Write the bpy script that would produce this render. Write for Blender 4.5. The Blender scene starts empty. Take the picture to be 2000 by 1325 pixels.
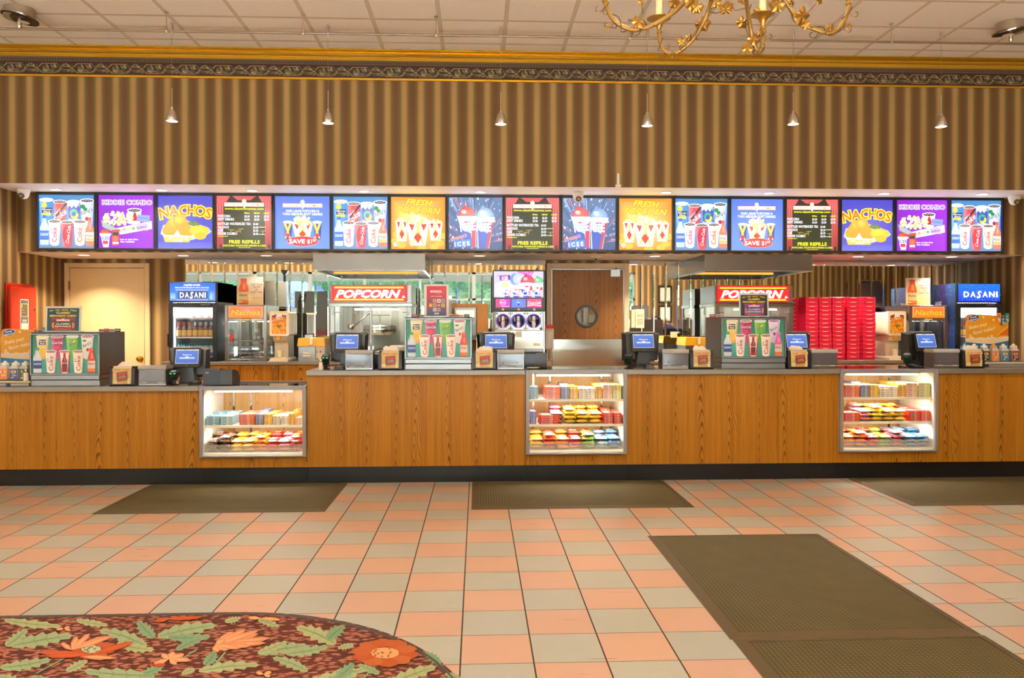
import bpy, math, random
from mathutils import Vector, Matrix
random.seed(7)
sc = bpy.context.scene
COL = sc.collection
PI = math.pi

# ------------------------------------------------------------------ camera
F_PX, YAW, PITCH, ROLL, SHIFT, EYE = 1561.0, .0432, -.008, -.0005, -17.9, 1.408
def _basis():
    sn, cy = math.sin(YAW), math.cos(YAW); sp, cp = math.sin(PITCH), math.cos(PITCH)
    sr, cr = math.sin(ROLL), math.cos(ROLL)
    f = Vector((sn*cp, cy*cp, sp)); r = Vector((cy, -sn, 0)); u = Vector((-sn*sp, -cy*sp, cp))
    return f, r*cr + u*sr, u*cr - r*sr
CF, CR, CU = _basis()
cam = bpy.data.objects.new('camera', bpy.data.cameras.new('camera'))
COL.objects.link(cam)
cam.matrix_world = Matrix(((CR.x, CU.x, -CF.x, 0), (CR.y, CU.y, -CF.y, 0), (CR.z, CU.z, -CF.z, EYE), (0, 0, 0, 1)))
cam.data.sensor_width = 36; cam.data.lens = F_PX/2000*36; cam.data.shift_y = SHIFT/2000
cam.data.clip_start = .05; cam.data.clip_end = 200
sc.camera = cam
def ray(x, y): return CF + CR*((x-1000)/F_PX) + CU*((662.5+SHIFT-y)/F_PX)
def W(x, y, Y):                                   # pixel seen on the vertical plane at depth Y -> (X, Z)
    d = ray(x, y); s = Y/d.y; return d.x*s, EYE + d.z*s
def WX(x, Y, y=640): return W(x, y, Y)[0]
def WZ(y, Y, x=1000): return W(x, y, Y)[1]
def WF(x, y, z=0.0):                              # pixel seen on the level plane at height z -> (X, Y)
    d = ray(x, y); s = (z-EYE)/d.z; return d.x*s, d.y*s

# ------------------------------------------------------------------ world, view, fill lamps added to the lobby
sc.view_settings.view_transform = 'Standard'
sc.view_settings.look = 'None'
sc.view_settings.exposure = .06
sc.view_settings.gamma = 1.0
sc.view_settings.use_curve_mapping = False
sc.cycles.use_denoising = True
sc.cycles.max_bounces = 10; sc.cycles.diffuse_bounces = 4; sc.cycles.glossy_bounces = 6
sc.cycles.transparent_max_bounces = 12; sc.cycles.transmission_bounces = 6
sc.cycles.caustics_reflective = False; sc.cycles.caustics_refractive = False
sc.cycles.sample_clamp_indirect = 25.0
wd = bpy.data.worlds.new('sky'); sc.world = wd; wd.use_nodes = True
nt = wd.node_tree; nt.nodes.clear()
_o = nt.nodes.new('ShaderNodeOutputWorld'); _b = nt.nodes.new('ShaderNodeBackground'); _s = nt.nodes.new('ShaderNodeTexSky')
_s.sky_type = 'NISHITA'; _s.sun_disc = False; _s.sun_elevation = math.radians(42); _s.sun_rotation = math.radians(60)
_b.inputs['Strength'].default_value = .6
nt.links.new(_s.outputs[0], _b.inputs[0]); nt.links.new(_b.outputs[0], _o.inputs[0])

def lamp(name, kind, loc, power, color, rot=(0, 0, 0), parent=None, **kw):
    l = bpy.data.lights.new(name, kind); l.energy = power; l.color = color
    for k, v in kw.items(): setattr(l, k, v)
    o = bpy.data.objects.new(name, l); COL.objects.link(o); o.location = loc; o.rotation_euler = rot
    if parent: o.parent = parent
    return o
WARM = (1.0, .89, .70)
CEIL = 4.19
lamp('sun', 'SUN', (0, -20, 12), 440, (.86, .97, 1.05), Vector((.12, .88, -.44)).to_track_quat('-Z', 'Y').to_euler(), angle=math.radians(1.5))   # low sun coming in under the street canopy
FILL_POWER = 9
# fill lamps added out of view in the lobby ceiling (fittings built further down)
LOBBY_FILL = [(x, y) for y in (-1.2, 1.9, 5.0) for x in (-6.2, -2.3, 1.4, 5.2, 8.8)]
for (_x, _y) in LOBBY_FILL:
    lamp('lobby_fill_light', 'AREA', (_x, _y, CEIL-.02), FILL_POWER, WARM, shape='DISK', size=.34)

# ------------------------------------------------------------------ materials
def lin(c): return tuple(((v/255)/12.92 if v/255 <= .04045 else ((v/255+.055)/1.055)**2.4) for v in c[:3])
MATS = {}
def _new(name):
    m = bpy.data.materials.new(name); m.use_nodes = True
    return m, m.node_tree, m.node_tree.nodes['Principled BSDF']
def pm(name, c, rough=.5, metal=0.0, emit=0.0, spec=.5, noise=.06, nscale=14.0, coat=0.0, alpha=1.0, stretch=(1, 1, 1), rawcol=False):
    """plain surface whose colour wanders a little with a noise texture"""
    if name in MATS: return MATS[name]
    m, t, b = _new(name); c = c if rawcol else lin(c)
    b.inputs['Roughness'].default_value = rough; b.inputs['Metallic'].default_value = metal
    b.inputs['Specular IOR Level'].default_value = spec; b.inputs['Coat Weight'].default_value = coat
    b.inputs['Alpha'].default_value = alpha
    if emit:
        b.inputs['Emission Color'].default_value = (*c, 1); b.inputs['Emission Strength'].default_value = emit
        b.inputs['Base Color'].default_value = (c[0]*.5, c[1]*.5, c[2]*.5, 1)
    else:
        tc = t.nodes.new('ShaderNodeTexCoord'); mp = t.nodes.new('ShaderNodeMapping'); mp.inputs['Scale'].default_value = stretch
        nz = t.nodes.new('ShaderNodeTexNoise'); nz.inputs['Scale'].default_value = nscale; nz.inputs['Detail'].default_value = 3
        mx = t.nodes.new('ShaderNodeMix'); mx.data_type = 'RGBA'
        mx.inputs[6].default_value = (*[v*(1-noise) for v in c], 1); mx.inputs[7].default_value = (*[min(1, v*(1+noise)) for v in c], 1)
        t.links.new(tc.outputs['Object'], mp.inputs[0]); t.links.new(mp.outputs[0], nz.inputs['Vector'])
        t.links.new(nz.outputs[0], mx.inputs[0]); t.links.new(mx.outputs[2], b.inputs['Base Color'])
    MATS[name] = m; return m
def steel(name='steel', c=(.34, .32, .30), rough=.30):
    if name in MATS: return MATS[name]
    m, t, b = _new(name); b.inputs['Metallic'].default_value = 1.0
    b.inputs['Base Color'].default_value = (*c, 1)
    tc = t.nodes.new('ShaderNodeTexCoord'); mp = t.nodes.new('ShaderNodeMapping'); mp.inputs['Scale'].default_value = (2, 2, 160)
    nz = t.nodes.new('ShaderNodeTexNoise'); nz.inputs['Scale'].default_value = 3
    mr = t.nodes.new('ShaderNodeMapRange'); mr.inputs[3].default_value = rough*.93; mr.inputs[4].default_value = rough*1.07
    t.links.new(tc.outputs['Object'], mp.inputs[0]); t.links.new(mp.outputs[0], nz.inputs['Vector'])
    t.links.new(nz.outputs[0], mr.inputs[0]); t.links.new(mr.outputs[0], b.inputs['Roughness'])
    MATS[name] = m; return m
def glass(name='clear_glass', tint=(1, 1, 1), refl=.10, rough=0.0):
    if name in MATS: return MATS[name]
    m = bpy.data.materials.new(name); m.use_nodes = True; t = m.node_tree; t.nodes.clear()
    o = t.nodes.new('ShaderNodeOutputMaterial'); a = t.nodes.new('ShaderNodeBsdfTransparent'); g = t.nodes.new('ShaderNodeBsdfGlossy')
    a.inputs[0].default_value = (*tint, 1); g.inputs['Roughness'].default_value = rough
    lw = t.nodes.new('ShaderNodeLayerWeight'); lw.inputs[0].default_value = .35
    mr = t.nodes.new('ShaderNodeMapRange'); mr.inputs[3].default_value = refl*.35; mr.inputs[4].default_value = min(1, refl*6)
    mx = t.nodes.new('ShaderNodeMixShader')
    t.links.new(lw.outputs['Fresnel'], mr.inputs[0]); t.links.new(mr.outputs[0], mx.inputs[0])
    t.links.new(a.outputs[0], mx.inputs[1]); t.links.new(g.outputs[0], mx.inputs[2]); t.links.new(mx.outputs[0], o.inputs[0])
    MATS[name] = m; return m
def colmat(name, emit=0.0, rough=.45, noise=0.0, alb=1.0):
    """a print: colours come from the printed artwork (colour attribute 'print')"""
    if name in MATS: return MATS[name]
    m, t, b = _new(name); a = t.nodes.new('ShaderNodeAttribute'); a.attribute_name = 'print'
    b.inputs['Roughness'].default_value = rough
    src = a.outputs['Color']
    if noise:
        nz = t.nodes.new('ShaderNodeTexNoise'); nz.inputs['Scale'].default_value = 260; nz.inputs['Detail'].default_value = 2
        mr = t.nodes.new('ShaderNodeMapRange'); mr.inputs[3].default_value = 1-noise; mr.inputs[4].default_value = 1+noise
        vm = t.nodes.new('ShaderNodeVectorMath'); vm.operation = 'SCALE'
        tc = t.nodes.new('ShaderNodeTexCoord'); t.links.new(tc.outputs['Object'], nz.inputs['Vector'])
        t.links.new(nz.outputs[0], mr.inputs[0]); t.links.new(src, vm.inputs[0]); t.links.new(mr.outputs[0], vm.inputs['Scale']); src = vm.outputs[0]
    if emit:
        t.links.new(src, b.inputs['Emission Color']); b.inputs['Emission Strength'].default_value = emit
        b.inputs['Base Color'].default_value = (.02, .02, .02, 1)
    else: t.links.new(src, b.inputs['Base Color'])
    MATS[name] = m; return m

# ------------------------------------------------------------------ mesh builder
class MB:
    def __init__(s): s.v = []; s.f = []; s.m = []; s.s = []; s.c = []; s.M = None
    def add(s, vs, fs, mat, smooth=False, cols=None):
        o = len(s.v)
        if s.M is not None: vs = [tuple(s.M @ Vector(p)) for p in vs]
        s.v += [tuple(p) for p in vs]
        for i, f in enumerate(fs):
            s.f.append([k+o for k in f]); s.m.append(mat); s.s.append(smooth)
            s.c.append(cols[i] if cols else None)
        return s
    def box(s, x0, x1, y0, y1, z0, z1, mat, bev=0.0, faces=None):
        if bev <= 0:
            vs = [(x, y, z) for z in (z0, z1) for y in (y0, y1) for x in (x0, x1)]
            F = [(0, 2, 3, 1), (4, 5, 7, 6), (0, 1, 5, 4), (2, 6, 7, 3), (0, 4, 6, 2), (1, 3, 7, 5)]   # bottom top front back left right
            if isinstance(mat, (list, tuple)):
                for f, m in zip(F, mat): s.add(vs, [f], m)
            else: s.add(vs, F, mat)
            return s
        b = min(bev, (x1-x0)/2.01, (y1-y0)/2.01, (z1-z0)/2.01)
        X = (x0, x1); Y = (y0, y1); Z = (z0, z1); vs = []; idx = {}
        for i in (0, 1):
            for j in (0, 1):
                for k in (0, 1):
                    for a in range(3):
                        p = [X[i], Y[j], Z[k]]; d = [b*(1, -1)[i], b*(1, -1)[j], b*(1, -1)[k]]
                        for q in range(3):
                            if q != a: p[q] += d[q]
                        idx[i, j, k, a] = len(vs); vs.append(tuple(p))
        F = []
        for a in range(3):
            o = [q for q in range(3) if q != a]
            for e in (0, 1):
                q = []
                for (g, h) in ((0, 0), (1, 0), (1, 1), (0, 1)):
                    c = [0, 0, 0]; c[a] = e; c[o[0]] = g; c[o[1]] = h; q.append(idx[(*c, a)])
                F.append(q)
            for g in (0, 1):
                for h in (0, 1):
                    c0 = [0, 0, 0]; c1 = [0, 0, 0]; c1[a] = 1
                    for c in (c0, c1): c[o[0]] = g; c[o[1]] = h
                    F.append([idx[(*c0, o[0])], idx[(*c1, o[0])], idx[(*c1, o[1])], idx[(*c0, o[1])]])
        for i in (0, 1):
            for j in (0, 1):
                for k in (0, 1): F.append([idx[i, j, k, a] for a in range(3)])
        return s.add(vs, F, mat)
    def prism(s, pts, a, b, mat, axis='y', smooth=False, caps=True):
        """outline pts extruded from a to b along axis; pts are (x,z) for y, (y,z) for x, (x,y) for z"""
        n = len(pts)
        def P(p, t): return (p[0], t, p[1]) if axis == 'y' else ((t, p[0], p[1]) if axis == 'x' else (p[0], p[1], t))
        vs = [P(p, a) for p in pts] + [P(p, b) for p in pts]
        s.add(vs, [(i, (i+1) % n, n+(i+1) % n, n+i) for i in range(n)], mat, smooth)
        if caps: s.add(vs, [list(range(n)), list(range(2*n-1, n-1, -1))], mat)
        return s
    def lathe(s, prof, c, mat, n=20, axis='z', smooth=True, cap=True):
        vs = []; F = []
        for (r, h) in prof:
            for i in range(n):
                t = 2*PI*i/n; a, b = r*math.cos(t), r*math.sin(t)
                p = (a, b, h) if axis == 'z' else ((a, h, b) if axis == 'y' else (h, a, b))
                vs.append((p[0]+c[0], p[1]+c[1], p[2]+c[2]))
        for k in range(len(prof)-1):
            for i in range(n): F.append((k*n+i, k*n+(i+1) % n, (k+1)*n+(i+1) % n, (k+1)*n+i))
        s.add(vs, F, mat, smooth)
        caps = []
        if cap and prof[0][0] > 1e-6: caps.append(list(range(n-1, -1, -1)))
        if cap and prof[-1][0] > 1e-6: caps.append([(len(prof)-1)*n+i for i in range(n)])
        if caps: s.add(vs, caps, mat)
        return s
    def cyl(s, r, a, b, c, mat, n=16, axis='z'): return s.lathe([(r, a), (r, b)], c, mat, n, axis)
    def tube(s, pts, r, mat, n=8):
        pts = [Vector(p) for p in pts]; k = len(pts); rr = r if isinstance(r, (list, tuple)) else [r]*k
        vs = []; F = []; up = Vector((0, 0, 1)); prev = None
        for i, p in enumerate(pts):
            d = (pts[min(i+1, k-1)] - pts[max(i-1, 0)]).normalized()
            if prev is None:
                a = d.cross(up)
                if a.length < 1e-3: a = d.cross(Vector((1, 0, 0)))
            else: a = prev - d*prev.dot(d)
            a.normalize(); prev = a; b = d.cross(a)
            for j in range(n):
                t = 2*PI*j/n; vs.append(tuple(p + (a*math.cos(t)+b*math.sin(t))*rr[i]))
        for i in range(k-1):
            for j in range(n): F.append((i*n+j, i*n+(j+1) % n, (i+1)*n+(j+1) % n, (i+1)*n+j))
        s.add(vs, F, mat, True); s.add(vs, [list(range(n-1, -1, -1)), [(k-1)*n+j for j in range(n)]], mat)
        return s
    def build(s, name, parent=None, loc=None, kind=None, sharp=38):
        me = bpy.data.meshes.new(name); me.from_pydata(s.v, [], s.f)
        ms = []; ix = {}
        for m in s.m:
            if m.name not in ix: ix[m.name] = len(ms); ms.append(m); me.materials.append(m)
        me.polygons.foreach_set('material_index', [ix[m.name] for m in s.m])
        me.polygons.foreach_set('use_smooth', s.s)
        if any(c is not None for c in s.c):
            at = me.color_attributes.new('print', 'FLOAT_COLOR', 'CORNER'); out = []
            for f, c in zip(s.f, s.c):
                for k in range(len(f)):
                    q = c if (c is None or not isinstance(c[0], (tuple, list))) else c[k]
                    out += [*(q or (.5, .5, .5)), 1.0]
            at.data.foreach_set('color', out)
        me.update()
        if any(s.s): me.set_sharp_from_angle(angle=math.radians(sharp))
        o = bpy.data.objects.new(name, me); COL.objects.link(o)
        if parent: o.parent = parent
        if loc: o.location = loc
        if kind: o['kind'] = kind
        return o
def arc_pts(cx, cz, rx, rz, a0, a1, n): return [(cx+rx*math.cos(a0+(a1-a0)*i/n), cz+rz*math.sin(a0+(a1-a0)*i/n)) for i in range(n+1)]
def rrect(x0, x1, z0, z1, r, n=4):
    o = []
    for (cx, cz, a) in ((x1-r, z0+r, -PI/2), (x1-r, z1-r, 0), (x0+r, z1-r, PI/2), (x0+r, z0+r, PI)): o += arc_pts(cx, cz, r, r, a, a+PI/2, n)
    return o
def tag(o, label, cat, group=None):
    o['label'] = label; o['category'] = cat
    if group: o['group'] = group
    return o
def thing(name, label, cat, loc=(0, 0, 0), rz=0.0, group=None):
    o = bpy.data.objects.new(name, None); COL.objects.link(o); o.location = loc; o.rotation_euler = (0, 0, rz)
    o.empty_display_size = .1
    return tag(o, label, cat, group)
def dup(root, loc, rz=0.0, label=None, group=None):
    def cp(o, par):
        c = o.copy(); COL.objects.link(c)
        if par: c.parent = par
        for ch in list(o.children): cp(ch, c)
        return c
    r = cp(root, None); r.location = loc; r.rotation_euler = (0, 0, rz)
    if label: r['label'] = label
    if group: r['group'] = group
    return r
ORD = 'first second third fourth fifth sixth seventh eighth ninth tenth eleventh twelfth thirteenth fourteenth fifteenth sixteenth seventeenth'.split()

# ------------------------------------------------------------------ lettering and printed artwork
_TX = {}
def tmesh(t, bold, shear):
    k = (t, round(bold, 3), round(shear, 3))
    if k not in _TX:
        cu = bpy.data.curves.new('lettering', 'FONT'); cu.body = t; cu.size = 1; cu.offset = bold; cu.shear = shear; cu.resolution_u = 2
        o = bpy.data.objects.new('lettering', cu); me = o.to_mesh()
        vs = [(v.co.x, v.co.y) for v in me.vertices]; fs = [tuple(p.vertices) for p in me.polygons]
        o.to_mesh_clear(); bpy.data.objects.remove(o); bpy.data.curves.remove(cu)
        xs = [v[0] for v in vs] or [0]; _TX[k] = (vs, fs, min(xs), max(xs))
    return _TX[k]
def mixc(a, b, t): return tuple(a[i]+(b[i]-a[i])*t for i in range(3))
class Art(MB):
    """flat print w x h metres, drawn in design units dw x dh (v downwards), facing -y"""
    def __init__(s, w, h, dw, dh, mat, eps=.00010, x0=None, floor=False):
        super().__init__(); s.w, s.h, s.dw, s.dh, s.mat, s.eps, s.k = w, h, dw, dh, mat, eps, 0
        s.ox = -w/2 if x0 is None else x0; s.floor = floor; s.clip = True
    def P(s, u, v):
        if s.clip: u = min(max(u, 0), s.dw); v = min(max(v, 0), s.dh)
        return (s.ox+u/s.dw*s.w, -s.eps*s.k, s.h*(1-v/s.dh))
    def poly(s, pts, c, cs=None):
        s.k += 1
        cols = [lin(q) for q in cs] if cs else lin(c)
        return s.add([s.P(*p) for p in pts], [list(range(len(pts)))], s.mat, cols=[cols])
    def rect(s, x0, y0, x1, y1, c, c2=None, d='v'):
        if c2 is None: return s.poly([(x0, y0), (x1, y0), (x1, y1), (x0, y1)], c)
        return s.poly([(x0, y0), (x1, y0), (x1, y1), (x0, y1)], c, [c, c, c2, c2] if d == 'v' else [c, c2, c2, c])
    def ell(s, cx, cy, rx, ry, c, c2=None, rot=0, n=18, a0=0, a1=2*PI):
        s.k += 1; cr, sr = math.cos(rot), math.sin(rot); pts = []
        for i in range(n + (0 if a1-a0 > 6.28 else 1)):
            t = a0+(a1-a0)*i/n; x, y = rx*math.cos(t), ry*math.sin(t); pts.append((cx+x*cr-y*sr, cy+x*sr+y*cr))
        if c2 is None: return s.add([s.P(*p) for p in pts], [list(range(len(pts)))], s.mat, cols=[lin(c)])
        m = len(pts); A, B = lin(c2), lin(c)
        vs = [s.P(*p) for p in pts]+[s.P(cx-rx*.2, cy-ry*.2)]
        return s.add(vs, [(i, (i+1) % m, m) for i in range(m)], s.mat, cols=[[A, A, B]]*m)
    def rr(s, x0, y0, x1, y1, r, c): return s.poly(rrect(x0, x1, y0, y1, r, 3), c)
    def text(s, t, x, y, size, c, al='c', bold=0.0, shear=0.0, sx=1.0, rot=0.0, out=None, w=None):
        """baseline y; w = wanted width in design units"""
        vs, fs, a, b = tmesh(t, bold, shear)
        if w: sx = w/((b-a)*size)
        off = {'c': (a+b)/2, 'l': a, 'r': b}[al]; cr, sr = math.cos(rot), math.sin(rot)
        if out:
            ob, oc = out; v2, f2, _, _ = tmesh(t, bold+ob, shear); s.k += 1
            s.add([s._tp(x, y, (p[0]-off)*size*sx, p[1]*size, cr, sr) for p in v2], f2, s.mat, cols=[lin(oc)]*len(f2))
        s.k += 1
        return s.add([s._tp(x, y, (p[0]-off)*size*sx, p[1]*size, cr, sr) for p in vs], fs, s.mat, cols=[lin(c)]*len(fs))
    def _tp(s, x, y, a, b, cr, sr): return s.P(x+a*cr+b*sr, y+a*sr-b*cr)
    # -- pictures used again and again
    def cup(s, cx, y0, y1, wt, wb, c, c2=None, drink=(90, 40, 30), rim=(250, 250, 250)):
        """paper cup: rim ellipse at y0, base at y1"""
        c2 = c2 or c; e = wt*.12
        lt = mixc(c, (255, 255, 255), .35); dk = mixc(c2, (60, 60, 90), .22)
        l = [(cx-wt/2, y0), (cx-wt*.12, y0), (cx-wb*.12, y1+e), (cx-wb/2, y1)]
        m = [(cx-wt*.12, y0), (cx+wt*.2, y0), (cx+wb*.2, y1+e*.9), (cx-wb*.12, y1+e)]
        r = [(cx+wt*.2, y0), (cx+wt/2, y0), (cx+wb/2, y1), (cx+wb*.2, y1+e*.9)]
        s.poly(l, c, [lt, c, c2, mixc(c2, (255, 255, 255), .3)]); s.poly(m, c, [c, c, c2, c2]); s.poly(r, c, [c, mixc(c, dk, .6), dk, c2])
        s.ell(cx, y0, wt/2+wt*.03, e*1.25, rim); s.ell(cx, y0+e*.1, wt/2-wt*.06, e*.85, drink)
        for i in range(5): s.ell(cx-wt*.25+i*wt*.125, y0+e*(.2 if i % 2 else -.15), wt*.05, e*.28, mixc(drink, (255, 255, 255), .65), n=8)
    def bottle(s, cx, y0, y1, w, glassc, cap, lab, labc=(255, 255, 255), word='', wc=(60, 60, 60), slim=.36):
        H = y1-y0; n = w*slim
        s.poly([(cx-n/2, y0+H*.1), (cx+n/2, y0+H*.1), (cx+n*.62, y0+H*.22), (cx+w/2, y0+H*.4), (cx+w/2, y0+H*.95), (cx+w*.42, y1), (cx-w*.42, y1), (cx-w/2, y0+H*.95), (cx-w/2, y0+H*.4), (cx-n*.62, y0+H*.22)], glassc)
        s.poly([(cx-n*.1, y0+H*.2), (cx+n*.25, y0+H*.2), (cx+w*.2, y0+H*.42), (cx-w*.1, y0+H*.42)], mixc(glassc, (255, 255, 255), .35))
        s.rect(cx-n*.58, y0, cx+n*.58, y0+H*.11, cap)
        s.rect(cx-w/2, y0+H*.52, cx+w/2, y0+H*.83, lab)
        if word: s.text(word, cx, y0+H*.69, H*.13, wc, bold=.01, w=w*.86)
    def corn(s, cx, cy, rx, ry, n, big=2.4, seed=1, top=True):
        R = random.Random(seed)
        for i in range(n):
            a = R.uniform(0, 2*PI); r = math.sqrt(R.random()); q = big*R.uniform(.7, 1.2)
            c = R.choice([(255, 252, 225), (252, 244, 190), (245, 228, 140), (255, 255, 245), (238, 214, 110)])
            s.ell(cx+rx*r*math.cos(a), cy+ry*r*math.sin(a), q, q*R.uniform(.65, 1), c, n=7, rot=R.uniform(0, 3))
# ------------------------------------------------------------------ the pictures and signs
WHT = (250, 250, 252)
def art_drinks(a):
    a.rect(0, 0, 107, 55, (75, 135, 190), (75, 140, 220)); a.rect(0, 55, 107, 100, (85, 150, 225), (110, 140, 185))
    a.rect(0, 30, 8, 90, (60, 130, 240)); a.rect(100, 30, 107, 75, (50, 110, 235))
    a.cup(14.5, 9.5, 60, 26, 20, (70, 150, 215), (90, 160, 235), drink=(245, 240, 190))
    a.ell(10.5, 19, 5, 5.5, (250, 220, 70)); a.poly([(5, 25), (25, 24), (24, 33), (6, 34)], (35, 40, 45)); a.text('Minute', 15, 29, 5.2, WHT, bold=.01, w=17); a.text('Maid', 15, 33.2, 5, WHT, bold=.01, w=12); a.rect(6.5, 34, 23, 39, (250, 222, 70))
    a.cup(40.5, 13, 60, 25, 19, (228, 80, 90), (215, 70, 90), drink=(120, 80, 70))
    a.poly([(52, 14), (53, 18), (33, 42), (31, 40)], (50, 30, 35)); a.text('Cherry', 36, 34, 6.5, WHT, rot=-.8, shear=.3); a.text('Coke', 43, 44, 15, WHT, rot=-.75, shear=.35, bold=.012)
    a.cup(66.5, 13, 60, 25, 19, (240, 244, 252), (60, 100, 190), drink=(240, 245, 255)); a.poly([(55, 24), (59, 20), (63, 25), (67, 20), (71, 25), (75, 20), (78.5, 24), (77, 46), (57, 46)], (65, 85, 175))
    a.ell(67, 35, 8, 8.5, (60, 180, 150), n=14, a0=2.2, a1=5.8); a.ell(68, 38, 8, 7, (245, 225, 70), n=14, a0=-.8, a1=2.6); a.ell(67, 36, 4, 4.5, (65, 85, 175)); a.text('Sprite', 67, 48, 7, WHT, bold=.015, rot=-.08, w=19)
    a.cup(92.5, 10.5, 60, 26, 20, (205, 216, 228), (215, 222, 230), drink=(70, 60, 70)); a.ell(84, 22, 5, 4, (40, 140, 80)); a.ell(89, 27, 4, 3.5, (40, 140, 80)); a.text("Barq's", 92, 34, 10.5, (70, 85, 100), rot=-.35, bold=.01, shear=.2, out=(.02, WHT)); a.ell(92, 45, 3.5, 4, (180, 40, 70))
    a.bottle(11, 38, 94, 17, (200, 222, 250), (70, 110, 200), (65, 120, 205), word='DASANI', wc=WHT)
    for cx, t, b, c, kind in ((30.5, 49.5, 93, (225, 230, 238), 0), (54.5, 51, 96, (225, 75, 90), 1), (79, 50, 93, (238, 236, 208), 0)):
        a.cup(cx, t, b, 24, 18, c, drink=(95, 70, 65))
        if kind == 0: a.text('Coke', cx+4, b-4.5, 13.5, (220, 60, 85), al='l', rot=-PI/2, bold=.012, w=27); a.text('Diet', cx-5.5, b-22, 5, (80, 60, 70), al='l', rot=-PI/2, shear=.2)
        else: a.ell(cx, 74, 9, 17, (210, 45, 65)); a.text('Coca-Cola', cx+3, b-5, 9, WHT, al='l', rot=-1.45, shear=.35, bold=.012, w=33)
    a.bottle(98, 42, 96, 15.5, (236, 130, 100), (225, 110, 90), (245, 235, 215), word='PEAK', wc=(110, 90, 90)); a.rect(91, 81, 105, 86, (250, 190, 110))
def art_kiddie(a):
    a.rect(0, 0, 107, 100, (140, 30, 190), (165, 45, 235), 'h')
    a.text('KIDDIE COMBO', 55, 17.5, 12, (120, 40, 165), bold=.0, out=(.085, (250, 240, 255)), w=95)
    a.poly([(5, 47), (34, 62), (102, 48), (103, 63), (42, 74), (8, 60)], (232, 240, 225)); a.poly([(5, 47), (34, 62), (42, 74), (8, 60)], (170, 190, 180)); a.poly([(34, 62), (70, 54), (70, 68), (42, 74)], (215, 228, 235))
    for i, c in enumerate([(150, 210, 130), (245, 170, 170), (245, 225, 120), (130, 190, 140)]): a.ell(40+i*9, 66-i*1.2, 3.6, 2.8, c)
    a.rect(72, 53, 95, 66, (215, 190, 235)); a.text('KidPack', 84, 62, 6, (60, 40, 90), rot=-.18, bold=.01, w=18)
    a.cup(69, 28, 52, 27, 22, (248, 248, 250), drink=(70, 50, 50)); a.poly([(68, 32), (71, 32), (74, 40), (74, 48), (66, 48), (66, 40)], (205, 40, 50))
    a.poly([(75, 36), (99, 38), (97, 51), (73, 49)], (150, 165, 235)); a.text('Fruit Snacks', 86, 44, 4.5, (40, 50, 130), rot=.08, w=20)
    a.corn(38, 44, 30, 13, 95, 3.0, 3)
    a.poly([(4, 75), (23, 75), (20, 98), (10, 98)], (235, 240, 250)); a.ell(13.5, 73, 10, 9, (240, 110, 50), (225, 70, 30), a0=PI, a1=2*PI); a.rect(3, 72, 25, 75.5, (250, 250, 250)); a.text('ICEE', 14, 84, 8, (50, 90, 180), bold=.02, rot=-.05, w=17); a.rect(9, 86, 19, 92, (220, 60, 60))
    a.poly([(26, 66), (41, 64), (40, 94), (27, 96)], (225, 75, 70)); a.rect(28, 70, 39, 76, (45, 70, 60)); a.ell(33, 82, 5.5, 5, (240, 120, 80)); a.rect(28, 88, 39, 92, WHT)
    a.text('Icee or Juice Box', 42, 84.5, 4.2, WHT, 'l', bold=.03, w=35); a.text('Also Available', 42, 89, 4.2, WHT, 'l', bold=.03, w=28)
def art_nachos(a):
    a.rect(0, 0, 107, 100, (75, 70, 190), (88, 84, 200)); a.rect(0, 88, 107, 100, (95, 95, 215), (110, 110, 225))
    for ch, x, y, r, s in zip('NACHOS', (14, 32, 50, 65, 81, 96), (42, 39, 37, 36, 38, 42), (-.22, -.1, -.03, .05, .14, .25), (25, 24, 24, 23, 24, 24)):
        a.text(ch, x, y, s*1.1, (228, 110, 25), bold=.01, rot=r, out=(.095, (252, 225, 60)), sx=1.0)
    a.poly([(5, 72), (10, 56), (55, 46), (98, 60), (104, 68), (92, 76), (66, 84), (20, 84)], (190, 200, 225)); a.poly([(12, 70), (60, 50), (100, 64), (90, 74), (66, 82), (20, 82)], (215, 225, 240))
    for k in range(7): a.ell(22+k*1.8, 66-k*2.6, 13, 11, (252, 205, 50), (232, 160, 20))
    for k in range(8): a.ell(55-k*1.8, 68-k*3.0, 13.5, 11, (252, 208, 55), (228, 155, 18))
    for k in range(4): a.ell(64+k*4, 52+k % 2*2, 5, 3.5, (130, 150, 50), (80, 110, 30))
    a.ell(80, 66, 20, 10, (254, 222, 60), (245, 195, 40)); a.ell(82, 76, 12, 7, (248, 190, 40))
    a.poly([(10, 74), (14, 88), (60, 88), (70, 76)], (232, 205, 80)); a.poly([(10, 74), (70, 76), (68, 79), (11, 78)], (240, 238, 225)); a.corn(38, 82, 20, 4.5, 25, 2.2, 5)
def curtains(a):
    for x0, x1 in ((0, 13), (94, 107)):
        for i in range(5): a.rect(x0+(x1-x0)*i/5, 8, x0+(x1-x0)*(i+1)/5, 100-(8 if i in (2, 3) else 0), (200, 80, 80) if i % 2 else (228, 118, 112), (170, 50, 55))
    a.poly([(0, 0), (26, 0), (20, 10), (8, 16), (0, 16)], (215, 95, 95)); a.poly([(107, 0), (81, 0), (87, 10), (99, 16), (107, 16)], (215, 95, 95)); a.poly([(30, 0), (77, 0), (66, 8), (41, 8)], (205, 85, 85))
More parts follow.
